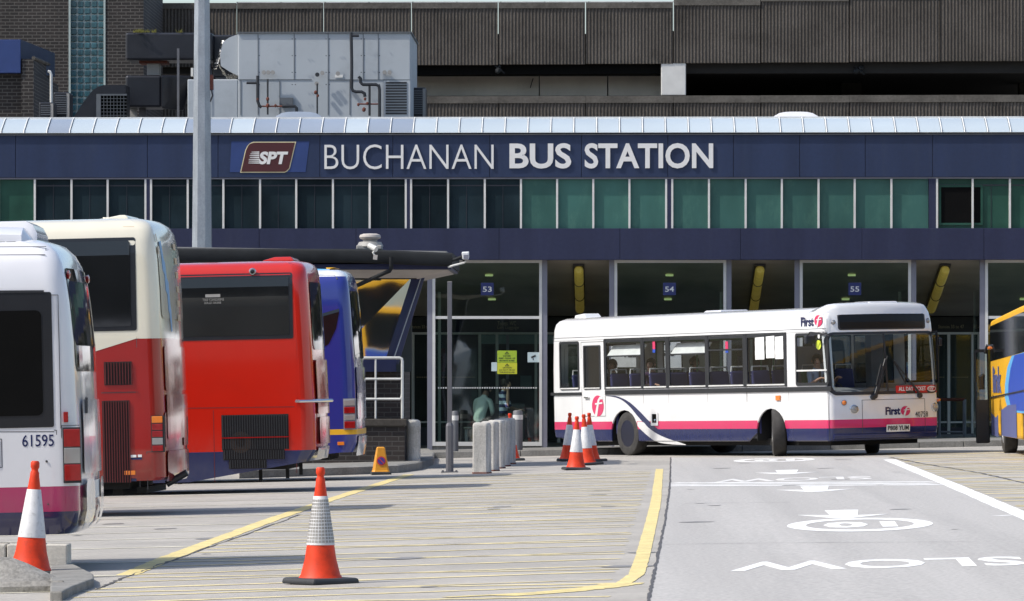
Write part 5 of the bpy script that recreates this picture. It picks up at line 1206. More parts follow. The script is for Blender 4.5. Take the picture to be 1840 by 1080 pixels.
p6([(L6-6.2, 1.82), (L6-5.0, 1.62), (L6-4.2, 1.3), (L6-4.1, 1.05), (L6-4.8, .85), (L6-6.0, .80), (.2, .8), (.2, 1.9)], 'coach_sky', 'side_panel', .005)
p6([(L6-7.0, 1.83), (L6-5.9, 1.6), (L6-5.2, 1.3), (L6-5.1, 1.1), (L6-5.7, .90), (L6-6.4, .84), (.2, .84), (.2, 1.88)], 'coach_royal', 'side_panel', .008)
p6([(L6-.03, .32), (L6-.03, .74), (L6-1.4, .66), (L6-2.0, .72), (L6-2.0, .30)], 'coach_slate', 'skirt', .006)
p6([(L6-3.15, .34), (L6-3.15, .82), (L6-5, .92), (L6-7.2, .95), (L6-7.2, .34)], 'coach_slate', 'skirt', .012)
text('link', 2.4, .5, lambda a, b: (L6-.8-a, 1.262, 1.14+b), (0, .003, 0), bold=.03).build('lettering', 'coach_slate', B6)
mb = MB(); mb.hexa([(.4, 1.25, 1.22), (L6-.05, 1.25, 1.03), (L6-.05, 1.272, 1.03), (.4, 1.272, 1.22), (.4, 1.25, 1.245), (L6-.05, 1.25, 1.055), (L6-.05, 1.272, 1.055), (.4, 1.272, 1.245)]); mb.build('trim_line', 'trim_black', B6)
for x in (2.9, 9.0):
    for s in (1, -1): wheel(x, s*1.08, .48, B6)
MB().box(.5, L6-.5, -1.1, 1.1, .34, .7).build('chassis', 'underside', B6)
# open door standing out from the front corner
mb = MB(); rframe(mb, (0, .27, .16, 1.98, .03), (.03, .24, 1.0, 1.92, .02), lambda a, b: (L6+.12+.004, 1.28+a, b), (.02, 0, 0)); d_ = mb.build('door', 'trim_black', B6)
MB().box(L6+.10, L6+.13, 1.30, 1.53, .18, 1.0).build('lower_panel', 'tinted_frame', d_); MB().box(L6+.11, L6+.12, 1.31, 1.52, 1.0, 1.92).build('pane', 'bay_side_glass', d_)
MB().tube([(L6, 1.2, 2.02), (L6+.1, 1.3, 2.05), (L6+.14, 1.34, 1.9)], .03, 8).build('hinge_arm', 'trim_black', B6, smooth=True)
MB().tube([(L6+.14, 1.36, 1.5), (L6+.16, 1.42, 1.45), (L6+.16, 1.42, 1.2)], [.02, .07, .06], 8).build('mirror', 'tinted_frame', B6, smooth=True)
MB().icos((L6-.02, 1.27, 2.0), .035).build('marker_light', 'lamp_amber', B6)

m7 = Matrix.Translation(Vector((5.6, -4.0, .12))) @ B6.matrix_basis @ Matrix.Diagonal((1, 1, 1.3, 1))  # unseen coach copy added only for its reflection in the shelter glass
copy_tree(B6, m7, 'unseen taller yellow and blue coach added beyond the right edge to be mirrored in the shelter glazing')
# ================================================================== THE WHITE SINGLE DECK BUS
PH = radians(61); L = 10.85; Wd = 1.2; WS = 1.033; X0c, Y0c = 6.08, 94.5
hth = -PH+YAW; pc = Vector((X0c*ca-Y0c*sa, X0c*sa+Y0c*ca, 0)); hv = Vector((cos(hth), sin(hth), 0)); lv_ = Vector((-sin(hth), cos(hth), 0))
org = pc-hv*L+lv_*Wd*WS; org.z = GZ(org.x, org.y)
D = thing('single_deck_bus', 'white single deck bus with pink and navy skirt turning across the lane', 'bus', matrix=Matrix.Translation(org) @ GROT @ Matrix.Rotation(hth, 4, 'Z') @ Matrix.Diagonal((1, WS, 1, 1)))
def tpx(px):     # distance back from the front along the side for a measured column
    u = (px-920)/F; return (X0c-u*Y0c)/(cos(PH)+u*sin(PH))
def dx(px): return L-tpx(px)
def dz(px, py): t = tpx(px); Y = Y0c+t*sin(PH); return CH+(HZ-py)*Y/F-TILT*(px-920)*Y/F
def yf(px): return -Wd+(px-1499)/190*2*Wd
def zf(px, py): Y = Y0c+(px-1499)/190*1.2; return CH+(HZ-py)*Y/F-TILT*(px-920)*Y/F
ac = [dx(1123.5), dx(1387)]; ar = .54
wins = [(1010, 1044), (1092, 1157), (1160, 1202), (1206, 1273), (1276.5, 1341), (1345.5, 1415), (1434.5, 1492)]
ZW0, ZW1 = 1.36, 2.33
xs = near([0, .1, L-.05]+[dx(a) for w in wins for a in w]+[dx(1053), dx(1083)]+arch_cols(ac, ar)+[1.9, 3.4, 6.0, 6.8])
rg = [(.284, 1.17, .06, L-.10), (.30, 1.19, .03, L-.03), (.53, 1.2, .0, L), (.69, 1.2, 0, L), (1.0, 1.2, 0, L), (1.17, 1.2, 0, L-.01), (ZW0, 1.2, .0, L-.03), (1.8, 1.2, .01, L-.07), (ZW1-.04, 1.195, .03, L-.12), (ZW1, 1.195, .03, L-.125), (2.40, 1.19, .035, L-.13), (2.58, 1.178, .04, L-.135), (2.70, 1.14, .05, L-.15), (2.77, 1.07, .07, L-.19), (2.82, .92, .11, L-.27), (2.84, .55, .3, L-.6)]
FB = .11; RF = .12
def zlD(x, y):
    z = 0
    for cx in ac:
        d = abs(x-cx)
        if d < ar: z = max(z, .45+.47*sqrt(1-(d/ar)**2))
    if x < 1.9: z = max(z, .284+.10*(1.9-x)/1.9)
    return z
wx = [(dx(a), dx(b)) for a, b in wins]; k0 = [i for i, r in enumerate(rg) if abs(r[0]-ZW0) < 1e-6][0]; k1 = [i for i, r in enumerate(rg) if abs(r[0]-ZW1) < 1e-6][0]
ks = [i for i, r in enumerate(rg) if abs(r[0]-1.17) < 1e-6][0]
def dropD(t, t2, k, c):
    if t[0] in 'RL' and k0 <= k < k1:
        for a, b in wx:
            if a < c.x < b: return True
    if t[0] == 'F' and ks <= k < k1-1: return True
    if t[0] == 'B' and k0 <= k < k1-1 and abs(c.y) < .9: return True
    return False
def mfD(c, k): return 2 if c.z < .53 else (1 if c.z < .69 else 0)
mb = MB(); ring_body(mb, rg, xs, rr=.14, rf=RF, fb=FB, rb=.05, nf=12, nr=8, nc=5, zlow=zlD, drop=dropD, mf=mfD)
mb.build('body', ['bus_white', 'bus_pink', 'bus_navy'], D, smooth=True)
wtD = [(r[0], r[1]) for r in rg]; xtF = [(r[0], r[3]) for r in rg]; xtR = [(r[0], r[2]) for r in rg]
sideD = lambda off=0: (lambda x, z: (x, -interp(wtD, z)-off, z))
sideL = lambda off=0: (lambda x, z: (x, interp(wtD, z)+off, z))
def frontD(off=0):
    def f(y, z):
        w = interp(wtD, z)-RF; ay = min(abs(y), w); x = interp(xtF, z)-FB*(ay/w)**2
        if abs(y) > w: d = min(abs(y)-w, RF*.999); x -= RF-sqrt(RF*RF-d*d)
        return (x+off, y, z)
    return f
# interior shell (floor, bulkheads)
mb = MB(); c0 = .3
for c in ac+[None]:
    c1 = (c-ar-.04) if c else L-.35; mb.box(c0, c1, -1.12, 1.12, .34, .42)
    if c: mb.box(c-ar-.04, c+ar+.04, -.69, .69, .34, .42); c0 = c+ar+.04
mb.build('floor', 'interior_grey', D)
MB().box(.4, L-.5, -.95, .95, .2, .335).build('chassis', 'underside', D)
mb = MB()
for cx in ac:
    for s in (1, -1):
        ya, yb = sorted((s*.74, s*.70)); mb.box(cx-ar-.03, cx+ar+.03, ya, yb, .2, 1.06)
        ya, yb = sorted((s*1.17, s*.741)); mb.box(cx-ar-.03, cx+ar+.03, ya, yb, 1.04, 1.06); mb.box(cx-ar-.03, cx-ar-.01, ya, yb, .30, 1.039); mb.box(cx+ar+.01, cx+ar+.03, ya, yb, .30, 1.039)
mb.build('wheel_box', 'underside', D)
mb = MB(); mb.box(.2, L-.3, -1.0, 1.0, 2.66, 2.68); mb.build('ceiling', 'interior_pale', D)
mb = MB()
for s in (1, -1): mb.box(.2, L-.25, s*1.165-.01, s*1.165+.01, 1.07, ZW0-.02)
mb.build('inner_lining', 'interior_pale', D)
# windows
def win(xa, xb, z0, z1, mp, nrm, m='bus_glass', sill=True, fw=.035, sl=True):
    mb = MB(); o = (xa-.012, xb+.012, z0-.015, z1+.015, .05); i = (xa+fw, xb-fw, z0+fw+.005, z1-fw, .035); rframe(mb, o, i, mp(.004), (0, nrm*.010, 0)); w = mb.build('window', 'trim_black', D)
    rpatch(MB(), xa+.01, xb-.01, z0+.01, z1-.01, .03, mp(.002), (0, nrm, 0), na=2, nb=1).build('pane', m, w)
    if sill: MB().box(xa+.02, xb-.02, *sorted((nrm*1.198, nrm*1.222)), z0+.002, z0+.028).build('sill', 'grab_white', w)
    return w
WIN = []
for i, (a, b) in enumerate(wx):
    for mp, nrm in ((sideD, -1), (sideL, 1)):
        o = win(a, b, ZW0, ZW1, mp, nrm, sill=(i not in (6,)) and nrm < 0)
        if nrm < 0: WIN.append(o)
        if i in (1, 3, 4) and nrm < 0 and i != 4:      # open top vents tipped inwards
            h = MB(); zt = ZW1-.05; zb = ZW1-.30
            h.hexa([(a+.05, -1.19, zb), (b-.05, -1.19, zb), (b-.05, -1.175, zb), (a+.05, -1.175, zb), (a+.05, -1.04, zt-.04), (b-.05, -1.04, zt-.04), (b-.05, -1.03, zt-.05), (a+.05, -1.03, zt-.05)]); h.build('open_vent', 'plate_white', o)
            MB().box(a+.03, b-.03, -1.215, -1.19, zb-.03, zb+.0).build('vent_bar', 'trim_black', o)
        elif i in (4,) and nrm < 0: MB().box(a+.03, b-.03, -1.215, -1.19, ZW1-.27, ZW1-.24).build('vent_bar', 'trim_black', o)
    
o = WIN[6]; MB().box(wx[6][0]+.03, wx[6][1]-.03, -1.22, -1.19, dz(1460, 666)-.015, dz(1460, 666)+.015).build('slider_rail', 'grab_white', o)
MB().lathe([(.09, 0), (.09, .006), (0, .006)], (dx(1477), -1.225, dz(1477, 620)), 18, axis='y').build('yellow_disc', 'disc_yellow', o)
MB().lathe([(.04, 0), (.04, .006), (0, .006)], (dx(1478), -1.225, dz(1477, 605)), 12, axis='y').build('sticker', 'plate_white', o)
mb = MB()
for a, b, y0, y1 in ((1362.5, 1379, 607, 646.5), (1382, 1397.5, 605, 644), (1398.5, 1413, 605.5, 645.5)):
    n = 5
    for k in range(n):
        za, zb2 = dz(a, y0)+(dz(a, y1)-dz(a, y0))*k/n, dz(a, y0)+(dz(a, y1)-dz(a, y0))*(k+1)/n
        j = [.0, .003, .001, .004, .001, .003]; mb.quad((dx(a), -1.216-j[k], za), (dx(b), -1.216-j[k+1]*.5, za+.01), (dx(b), -1.216-j[k+1], zb2), (dx(a), -1.216-j[k], zb2))
mb.build('paper_sheet', 'paper', WIN[5])
for i in (2, 4):
    a, b = wx[i]; mb = MB(); c = (dx(1180) if i == 2 else dx(1311), -1.222, dz(1180 if i == 2 else 1311, 623)); mb.box(c[0]-.05, c[0]+.05, -1.212, -1.206, c[2]-.05, c[2]+.10, 0); mb.box(c[0]-.05, c[0]+.05, -1.212, -1.206, c[2]-.12, c[2]-.05, 1); mb.build('sticker', ['bus_pink', 'coach_royal'], WIN[i])
for a, b in ((1156.5, 1160.5), (1201.5, 1206.5), (1272.5, 1277), (1340.5, 1346), (1089.5, 1092.5), (1414, 1417.5)):
    MB().box(dx(a), dx(b), -1.213, -1.198, ZW0-.02, ZW1+.02).build('window_pillar', 'trim_black', D)
MB().box(dx(1090), dx(1417), -1.210, -1.196, ZW1+.021, ZW1+.045).build('window_head', 'trim_black', D)
# band under the windows, seams, emergency door
mb = MB(); mb.box(dx(1091), L-.02, -1.225, -1.195, dz(1499, 703), dz(1499, 694.5)); mb.box(.06, dx(1048), -1.225, -1.195, 1.235, 1.295); mb.build('rub_strip', 'trim_black', D, bevel=.006)
mb = MB(); mb.box(dx(1091), L-.16, -1.2015, -1.199, 1.295, 1.325); mb.build('rail', 'trim_grey', D)
def seamD(pts, t=.008, m='seam_dark', name='seam', off=.002):
    mb = MB()
    for (a, b), (d, e) in zip(pts[:-1], pts[1:]):
        n = Vector((-(e-b), d-a)).normalized()*t/2; mb.poly([[(a-n.x, b-n.y), (d-n.x, e-n.y), (d+n.x, e+n.y), (a+n.x, b+n.y)]], sideD(off), (0, -.003, 0))
    return mb.build(name, m, D)
for px in (1090.5, 1158.5, 1204, 1274, 1344, 1420, 1345): seamD([(dx(px), .3 if abs(dx(px)-ac[1]) > ar and abs(dx(px)-ac[0]) > ar else 1.05), (dx(px), 1.235)], .007)
seamD([(.1, 2.42), (L-.2, 2.42)], .010); seamD([(.12, 2.36), (L-.2, 2.36)], .006); seamD([(L-.17, .3), (L-.17, 1.23)], .010, 'trim_black'); seamD([(L-.2, 1.35), (L-.19, 2.6)], .008)
ea, eb = dx(1048), dx(1090)
seamD([(ea, .80), (ea, 2.32), (eb, 2.32), (eb, .80), (ea, .80)], .010)
w = MB(); rframe(w, (dx(1052.5), dx(1083), 1.35, 2.25, .03), (dx(1055), dx(1081), 1.39, 2.22, .02), sideD(.004), (0, -.012, 0)); ed = w.build('emergency_door_window', 'trim_black', D); rpatch(MB(), dx(1053), dx(1082.5), 1.37, 2.23, .02, sideD(.006), (0, -1, 0), na=2, nb=1).build('pane', 'tinted', ed)
MB().box(dx(1054), dx(1082), -1.225, -1.20, 1.365, 1.385).build('sill', 'grab_white', ed)
MB().box(dx(1054), dx(1062), -1.235, -1.2, 1.17, 1.2).build('door_handle', 'chrome', D)
MB().box(dx(1410), dx(1417)+.02, -1.225, -1.2, dz(1401, 720), dz(1401, 711)).build('side_marker', 'lamp_amber', D, bevel=.006) if False else MB().box(dx(1397.5), dx(1405.5), -1.225, -1.2, dz(1401, 720), dz(1401, 711)).build('side_marker', 'lamp_amber', D, bevel=.006)
# filler flap hole
mb = MB(); rframe(mb, (dx(1172), dx(1184.5), dz(1178, 765), dz(1178, 741), .02), (dx(1174), dx(1182), dz(1178, 760), dz(1178, 744), .015), sideD(.004), (0, -.012, 0)); fl = mb.build('filler_opening', 'bus_white', D); rpatch(MB(), dx(1173.5), dx(1182.5), dz(1178, 761), dz(1178, 743), .01, sideD(.006), (0, -1, 0), na=2, nb=1).build('recess', 'black_void', fl); MB().icos((dx(1179.5), -1.212, dz(1178, 755)), .03).build('cap', 'chrome', fl)
# swoosh livery
def curve(pts, n=10):     # catmull-rom
    o = []; P_ = [pts[0]]+pts+[pts[-1]]
    for i in range(1, len(P_)-2):
        for k in range(n):
            t = k/n; a = [.5*((2*P_[i][j])+(-P_[i-1][j]+P_[i+1][j])*t+(2*P_[i-1][j]-5*P_[i][j]+4*P_[i+1][j]-P_[i+2][j])*t*t+(-P_[i-1][j]+3*P_[i][j]-3*P_[i+1][j]+P_[i+2][j])*t**3) for j in (0, 1)]; o.append(tuple(a))
    return o+[pts[-1]]
def dpts(l): return [(dx(a), dz(a, b)) for a, b in l]
up = curve([(1092, 711), (1110, 712.5), (1130, 722), (1148, 738), (1164, 755), (1180, 770), (1200, 784), (1231, 798)]); lo_ = curve([(1231, 799.3), (1200, 797.5), (1180, 792), (1163, 778), (1146, 762), (1135, 745), (1124, 728), (1108, 715), (1092, 711.8)])
MB().poly([dpts(curve([(1092, 711), (1112, 712.5), (1132, 722), (1150, 738), (1166, 755), (1184, 772), (1196, 780)])+curve([(1196, 783), (1174, 774), (1160, 762), (1147, 747), (1134, 731), (1120, 719), (1106, 713.5), (1092, 711.6)]))], sideD(.005), (0, -.004, 0)).build('livery_swoosh', 'bus_navy', D)
MB().poly([dpts(curve([(1148, 758), (1158, 759), (1166, 768), (1184, 781), (1205, 790), (1231, 799)])+curve([(1231, 800), (1205, 798.5), (1182, 795), (1168, 786), (1154, 773), (1148, 766), (1147, 760)]))], sideD(.008), (0, -.004, 0)).build('livery_swoosh', 'bus_white', D)
# badge: pink disc with white f
def f_badge(mp, cx, cz_, rx, rz, off, navy=False, flip=1):
    mb = MB(); n = 28; l = [(cx+rx*cos(2*pi*k/n), cz_+rz*sin(2*pi*k/n)) for k in range(n)]
    mb.poly([l], mp(.005), off); o = mb.build('badge', 'bus_pink', D); s = lambda a, b: (cx+a*rx, cz_+b*rz)
    g = MB(); g.poly([[s(-.55, -1.02), s(-.15, -1.02), s(.28, .45), s(.42, .62), s(.92, .62), s(.80, .86), s(.35, .86), s(.02, .55)]], mp(.010), off); g.poly([[s(-.42, .10), s(.82, .20), s(.82, .36), s(-.42, .26)]], mp(.012), off); g.build('badge_letter', 'bus_white', o); return o
f_badge(sideD, dx(1076.5), dz(1076, 729.5), (dx(1087)-dx(1066))/2, .215, (0, -.004, 0))
f_badge(lambda o: (lambda x, z: (x, -1.188-o, z)), dx(1475), dz(1475, 577), (dx(1482)-dx(1468))/2, .11, (0, -.004, 0))
def dtext(st, px0, px1, py0, py1, m, bold=0, off=.004, shear=0, name='lettering'):
    x0, x1 = dx(px0), dx(px1); z0, z1 = dz((px0+px1)/2, py1), dz((px0+px1)/2, py0)
    return text(st, x1-x0, z1-z0, lambda a, b: (x0+a, -interp(wtD, z0+b)-off, z0+b), (0, -.004, 0), bold=bold, shear=shear, res=3).build(name, m, D)
x0, x1 = dx(1443.5), dx(1466.5); z0, z1 = dz(1455, 587), dz(1455, 570); text('First', x1-x0, z1-z0, lambda a, b: (x0+a, -1.192, z0+b), (0, -.004, 0), bold=.03, res=3).build('lettering', 'bus_navy', D); dtext('40758', 1011, 1026, 689.5, 697.5, 'trim_black', .0)
# ---- front
FR = lambda o=0: frontD(o)
# front dome box above windscreen gives the squarer head
mb = MB(); lo = []
for y in [-1.17+2.34*k/16 for k in range(17)]:
    e = abs(y)/1.17; t = 2.912-.035*e**2-.09*max(0, (e-.80)/.2)**2; xf_ = lambda z: frontD(.012)(max(-1.17, min(1.17, y)), z)[0]
    lo.append([Vector((L-1.5, y, 2.72-.10*e**3)), Vector((L-.6, y, t-.03)), Vector((xf_(2.7)-.16, y, t)), Vector((xf_(2.7)-.05, y, t-.03)), Vector((xf_(2.7), y, t-.10)), Vector((xf_(2.5), y, 2.5)), Vector((xf_(2.34), y, 2.335)), Vector((xf_(2.34)-.1, y, 2.33))])
mb.loft(lo, closed=False); e0, e1 = lo[0], lo[-1]
i0 = len(mb.v); mb.v += e0; mb.f.append(tuple(i0+k for k in reversed(range(8)))); mb.m.append(0); i0 = len(mb.v); mb.v += e1; mb.f.append(tuple(i0+k for k in range(8))); mb.m.append(0)
mb.build('front_dome', 'bus_white', D, smooth=True, fixn=True)
def fpatch(px0, px1, py0, py1, r, m, name, off, par=None, na=12, nb=3):
    ym = (px0+px1)/2; return rpatch(MB(), yf(px0), yf(px1), zf(ym, py1), zf(ym, py0), r, frontD(off), (1, 0, 0), na=na, nb=nb).build(name, m, par or D)
db = fpatch(1520, 1672, 551.5, 592, .05, 'trim_black', 'destination_box', .020); fpatch(1523, 1669, 554, 589.5, .04, 'screen_black', 'pane', .026, db)
# windscreen
mb = MB(); zt, zb = 2.295, 1.19; rframe(mb, (-1.19, 1.19, zb-.04, zt+.05, .15), (-1.13, 1.13, zb+.02, zt-.0, .12), frontD(.006), (.014, 0, 0), n=6); ws = mb.build('windscreen', 'trim_black', D)
rpatch(MB(), -1.16, 1.16, zb, zt+.02, .12, frontD(.008), (1, 0, 0), na=16, nb=4).build('pane', 'screen_glass', ws)
rpatch(MB(), -.02, .02, zb, zt, .005, frontD(.016), (1, 0, 0), na=1, nb=4).build('centre_bar', 'trim_black', ws)
bn = rpatch(MB(), yf(1608), yf(1688), zf(1648, 706), zf(1648, 692.5), .02, frontD(.016), (1, 0, 0), na=10, nb=2).build('banner', 'banner_red', ws)
def ftext(st, px0, px1, py0, py1, m, bold=0, off=.022, shear=0, parent=D, name='lettering', mb=None):
    y0, y1 = yf(px0), yf(px1); z0, z1 = zf((px0+px1)/2, py1), zf((px0+px1)/2, py0); fm = frontD(off)
    return text(st, y1-y0, z1-z0, lambda a, b: fm(y0+a, z0+b), (.004, 0, 0), bold=bold, shear=shear, res=2).build(name, m, parent)
ftext('ALL DAY TICKET', 1613, 1664, 695, 702.5, 'plate_white', .02, parent=bn)
mb = MB(); c = ((yf(1667)+yf(1684))/2, zf(1676, 698.7)); n = 20; mb.poly([[(c[0]+.11*cos(2*pi*k/n), c[1]+.055*sin(2*pi*k/n)) for k in range(n)]], frontD(.022), (.003, 0, 0)); mb.build('price_spot', 'plate_white', bn); ftext('£3.20', 1669, 1683, 696, 701.5, 'banner_red', .02, off=.026, parent=bn)
ftext('First', 1589, 1615, 731.5, 746, 'bus_navy', .04, off=.006)
f_badge(lambda o: frontD(o+.002), yf(1624.5), zf(1624.5, 738.7), (yf(1633)-yf(1616))/2, .092, (.004, 0, 0))
ftext('40758', 1642.5, 1667, 739.5, 749.5, 'trim_black', .0, off=.006)
mb = rpatch(MB(), yf(1589.5), yf(1631.5), zf(1610, 776), zf(1610, 763), .01, frontD(.02), (1, 0, 0), na=8, nb=1); pl = mb.build('number_plate', 'plate_white', D); ftext('P808 YUM', 1592, 1629, 765, 773.5, 'ink', .015, off=.024, parent=pl, name='lettering')
def flens(px, py, r, m, name, rim='grey_frame'):
    y, z = yf(px), zf(px, py); x = frontD(0)(y, z)[0]; nx = Vector((1, .28*y, 0)).normalized()
    mb = MB(); mb.lathe([(r*1.15, -.03), (r*1.15, .012), (r, .018), (r, .006)], (0, 0, 0), 22, axis='x'); R_ = Matrix.Translation((x+.004, y, z)) @ Matrix.Rotation(math.atan2(nx.y, nx.x), 4, 'Z'); mb.v = [R_ @ v for v in mb.v]; o = mb.build(name, rim, D, smooth=True)
    mb = MB(); mb.lathe([(r, .006), (r*.8, .022), (r*.4, .03), (0, .032)], (0, 0, 0), 22, axis='x'); mb.v = [R_ @ v for v in mb.v]; mb.build('lens', m, o, smooth=True); return o
flens(1537, 736, .075, 'lamp_clear', 'headlight', 'chrome'); flens(1681, 732, .075, 'lamp_clear', 'headlight', 'chrome'); flens(1521.5, 724, .045, 'lamp_amber', 'indicator')
flens(1513.5, 579, .04, 'lamp_clear', 'marker_light'); flens(1678.5, 576, .04, 'lamp_clear', 'marker_light')
y, z = yf(1690), zf(1690, 719); mb = MB(); mb.icos((L-.28, 1.27, z), .055, sc=(1, 1.3, .8)); mb.build('indicator', 'lamp_amber', D, smooth=True)
mb = MB()
def fline(a, b, off=.003): 
    n = Vector((-(b[1]-a[1]), b[0]-a[0])).normalized()*.004; k = 6
    for j in range(k):
        p0 = (a[0]+(b[0]-a[0])*j/k, a[1]+(b[1]-a[1])*j/k); p1 = (a[0]+(b[0]-a[0])*(j+1)/k, a[1]+(b[1]-a[1])*(j+1)/k)
        mb.poly([[(p0[0]-n.x, p0[1]-n.y), (p1[0]-n.x, p1[1]-n.y), (p1[0]+n.x, p1[1]+n.y), (p0[0]+n.x, p0[1]+n.y)]], frontD(off), (.003, 0, 0))
fline((-.55, .32), (-.55, 1.05)); fline((-.55, 1.05), (.85, 1.05)); fline((.85, 1.05), (.85, .32)); mb.build('front_seam', 'seam_dark', D)
# bumper lip
mb = MB(); lo = []
for k in range(17):
    y = -1.12+2.24*k/16; x = frontD(0)(y, .45)[0]; lo.append([Vector((x-.05, y, .30)), Vector((x+.02, y, .33)), Vector((x+.028, y, .40)), Vector((x-.02, y, .43))])
mb.loft(lo, caps=(True, True)); mb.build('bumper_lip', 'bus_navy', D, smooth=True, fixn=True)
# wipers
def wiper(p0, p1, b0, b1):
    f = frontD(.05); q = lambda a: Vector(f(yf(a[0]), zf(a[0], a[1])))
    mb = MB(); mb.tube([q(p0), q(p1)], .014, 6); mb.tube([q((p0[0]+3, p0[1]-1)), q((p1[0]+2, p1[1]+4))], .008, 6); w = mb.build('wiper', 'trim_black', D); MB().tube([q(b0), q(b1)], .016, 6).build('wiper_blade', 'rubber', w)
    MB().lathe([(.05, -.06), (.05, .02), (.03, .03)], q(p0)+Vector((-.02, 0, 0)), 12, axis='x').build('pivot', 'trim_black', w)
wiper((1568, 714), (1592, 645), (1573, 693), (1584, 655)); wiper((1651, 711), (1608, 650), (1625, 690), (1606, 648))
wiper((1571, 712), (1590, 660), (1576, 703), (1596, 640))
# mirrors
mb = MB(); mb.tube([(L-.25, 1.2, 2.2), (L-.2, 1.26, 2.22), (L-.15, 1.28, 2.2)], .012, 6); mr = mb.build('mirror_arm', 'trim_black', D); MB().box(L-.17, L-.12, 1.23, 1.31, 2.05, 2.2).build('mirror', 'trim_black', mr, bevel=.02)
q = lambda px, py, o: Vector((dx(px), -1.2-o, dz(px, py)))
mb = MB(); mb.tube([q(1494, 604, .0), q(1487, 598, .12), q(1477, 597, .2), q(1474, 603, .22)], .014, 6); mr = mb.build('mirror_arm', 'trim_black', D, smooth=True); MB().box(dx(1469), dx(1474), -1.45, -1.25, dz(1474, 618), dz(1474, 603)).build('mirror', 'trim_black', mr, bevel=.02)
# roof fittings
def pod(px0, px1, z0, h, y0, y1, name='roof_hatch'):
    xa, xb = dx(px0), dx(px1); mb = MB(); lo = [[Vector((xa, y0, z0)), Vector((xb, y0, z0)), Vector((xb, y1, z0)), Vector((xa, y1, z0))], [Vector((xa+.15, y0+.05, z0+h)), Vector((xb-.02, y0+.05, z0+h)), Vector((xb-.02, y1-.05, z0+h)), Vector((xa+.15, y1-.05, z0+h))]]; mb.loft(lo, caps=(False, True)); return mb.build(name, 'bus_grey_white', D, fixn=True, bevel=.015)
pod(1196, 1230, 2.81, .07, -.35, .35); pod(1452, 1487, 2.84, .08, -.25, .45)
mb = MB(); mb.hexa([(.25, -.75, 2.78), (.75, -.75, 2.80), (.75, -.35, 2.8), (.25, -.35, 2.78), (.25, -.72, 2.89), (.62, -.72, 2.92), (.62, -.38, 2.92), (.25, -.38, 2.89)]); mb.build('exhaust_vent', 'bus_white', D, bevel=.01)
mb = MB(); mb.box(.24, .249, -.68, -.42, 2.82, 2.88); mb.build('vent_slot', 'black_void', D)
# rear
rD = lambda o=0: (lambda y, z: (interp(xtR, z)+.05*(y/(interp(wtD, z)-.14))**2-o, y, z))
mb = MB(); rframe(mb, (-.95, .95, ZW0-.03, ZW1-.02, .08), (-.88, .88, ZW0+.03, ZW1-.09, .06), rD(.004), (-.012, 0, 0)); o = mb.build('rear_window', 'trim_black', D)
rpatch(MB(), -.92, .92, ZW0, ZW1-.05, .06, rD(.006), (-1, 0, 0), nb=3).build('pane', 'bus_glass', o)
for y in (1.05, -1.05): rpatch(MB(), y-.06, y+.06, .72, 1.15, .02, rD(.012), (-1, 0, 0), na=2).build('tail_light', 'lamp_red', D)
# wheels (front pair turned)
RW = .47
wheel(ac[0]+.06, -1.05, .445, D, rim='rim_blue'); wheel(ac[0], 1.06, RW, D, rim='rim_blue'); st_ = radians(-30)
wheel(ac[1], -1.03, RW, D, rim='rim_metal', steer=st_); wheel(ac[1], 1.03, RW, D, rim='rim_metal', steer=st_)
# interior: seats, poles, dash
def inside(px, py, d):
    """point seen through the side windows, d metres in from the side"""
    a = D.matrix_basis.inverted() @ Vector((0, 0, CH)); u = (px-920)/F; b = D.matrix_basis.inverted() @ P(px, py, 98); t = (-1.2+d-a.y)/(b.y-a.y); return a+(b-a)*t
def seat(x, y, back='seat_blue'):
    mb = MB(); mb.box(x-.02, x+.42, y-.21, y+.21, .90, 1.0); mb.box(x+.05, x+.12, y-.2, y-.14, .42, .90); mb.box(x+.05, x+.12, y+.14, y+.2, .42, .90); mb.hexa([(x-.08, y-.21, .94), (x, y-.21, .94), (x, y+.21, .94), (x-.08, y+.21, .94), (x-.18, y-.2, 1.66), (x-.12, y-.2, 1.66), (x-.12, y+.2, 1.66), (x-.18, y+.2, 1.66)])
    s = mb.build('seat', back, D, bevel=.03); MB().tube([(x-.14, y-.19, 1.58), (x-.15, y-.17, 1.74), (x-.15, y+.17, 1.74), (x-.14, y+.19, 1.58)], .014, 6).build('grab_rail', 'grab_white', s, smooth=True)
for k in range(10):
    x = .95+.78*k
    if x > L-2.2: break
    for y in ((-.93, -.48, .48, .93) if k not in (6,) else (-.93, .93)):
        seat(x, y)
for x, y in ((2.7, -.25), (4.3, -.25), (5.9, .25), (7.2, -.25), (8.2, .3), (7.9, -.3)): MB().tube([(x, y, .42), (x, y, 2.66)], .018, 8).build('grab_pole', 'grab_green', D, smooth=True)
for y in (-.35, .35): MB().tube([(1.0, y, 2.3), (L-2.0, y, 2.3)], .016, 6).build('ceiling_rail', 'grab_green', D, smooth=True)
mb = MB(); mb.hexa([(L-.75, -1.1, .45), (L-.25, -1.1, .45), (L-.25, 1.1, .45), (L-.75, 1.1, .45), (L-.85, -1.1, 1.32), (L-.25, -1.08, 1.22), (L-.25, 1.08, 1.22), (L-.75, 1.1, 1.25)]); mb.build('dashboard', 'interior_grey', D, bevel=.04)
cx_, cy_ = L-.98, -.62; MB().tube([(cx_+.10*sin(2*pi*k/20)*.9, cy_+.22*cos(2*pi*k/20), 1.33-.20*sin(2*pi*k/20)*.35) for k in range(21)], .014, 6, caps=False).build('steering_wheel', 'rubber', D, smooth=True)
mb = MB(); mb.box(L-1.75, L-1.72, -1.1, -.15, .42, 2.1); mb.box(L-1.72, L-.9, -.17, -.14, .42, 1.25); mb.build('cab_partition', 'interior_grey', D)
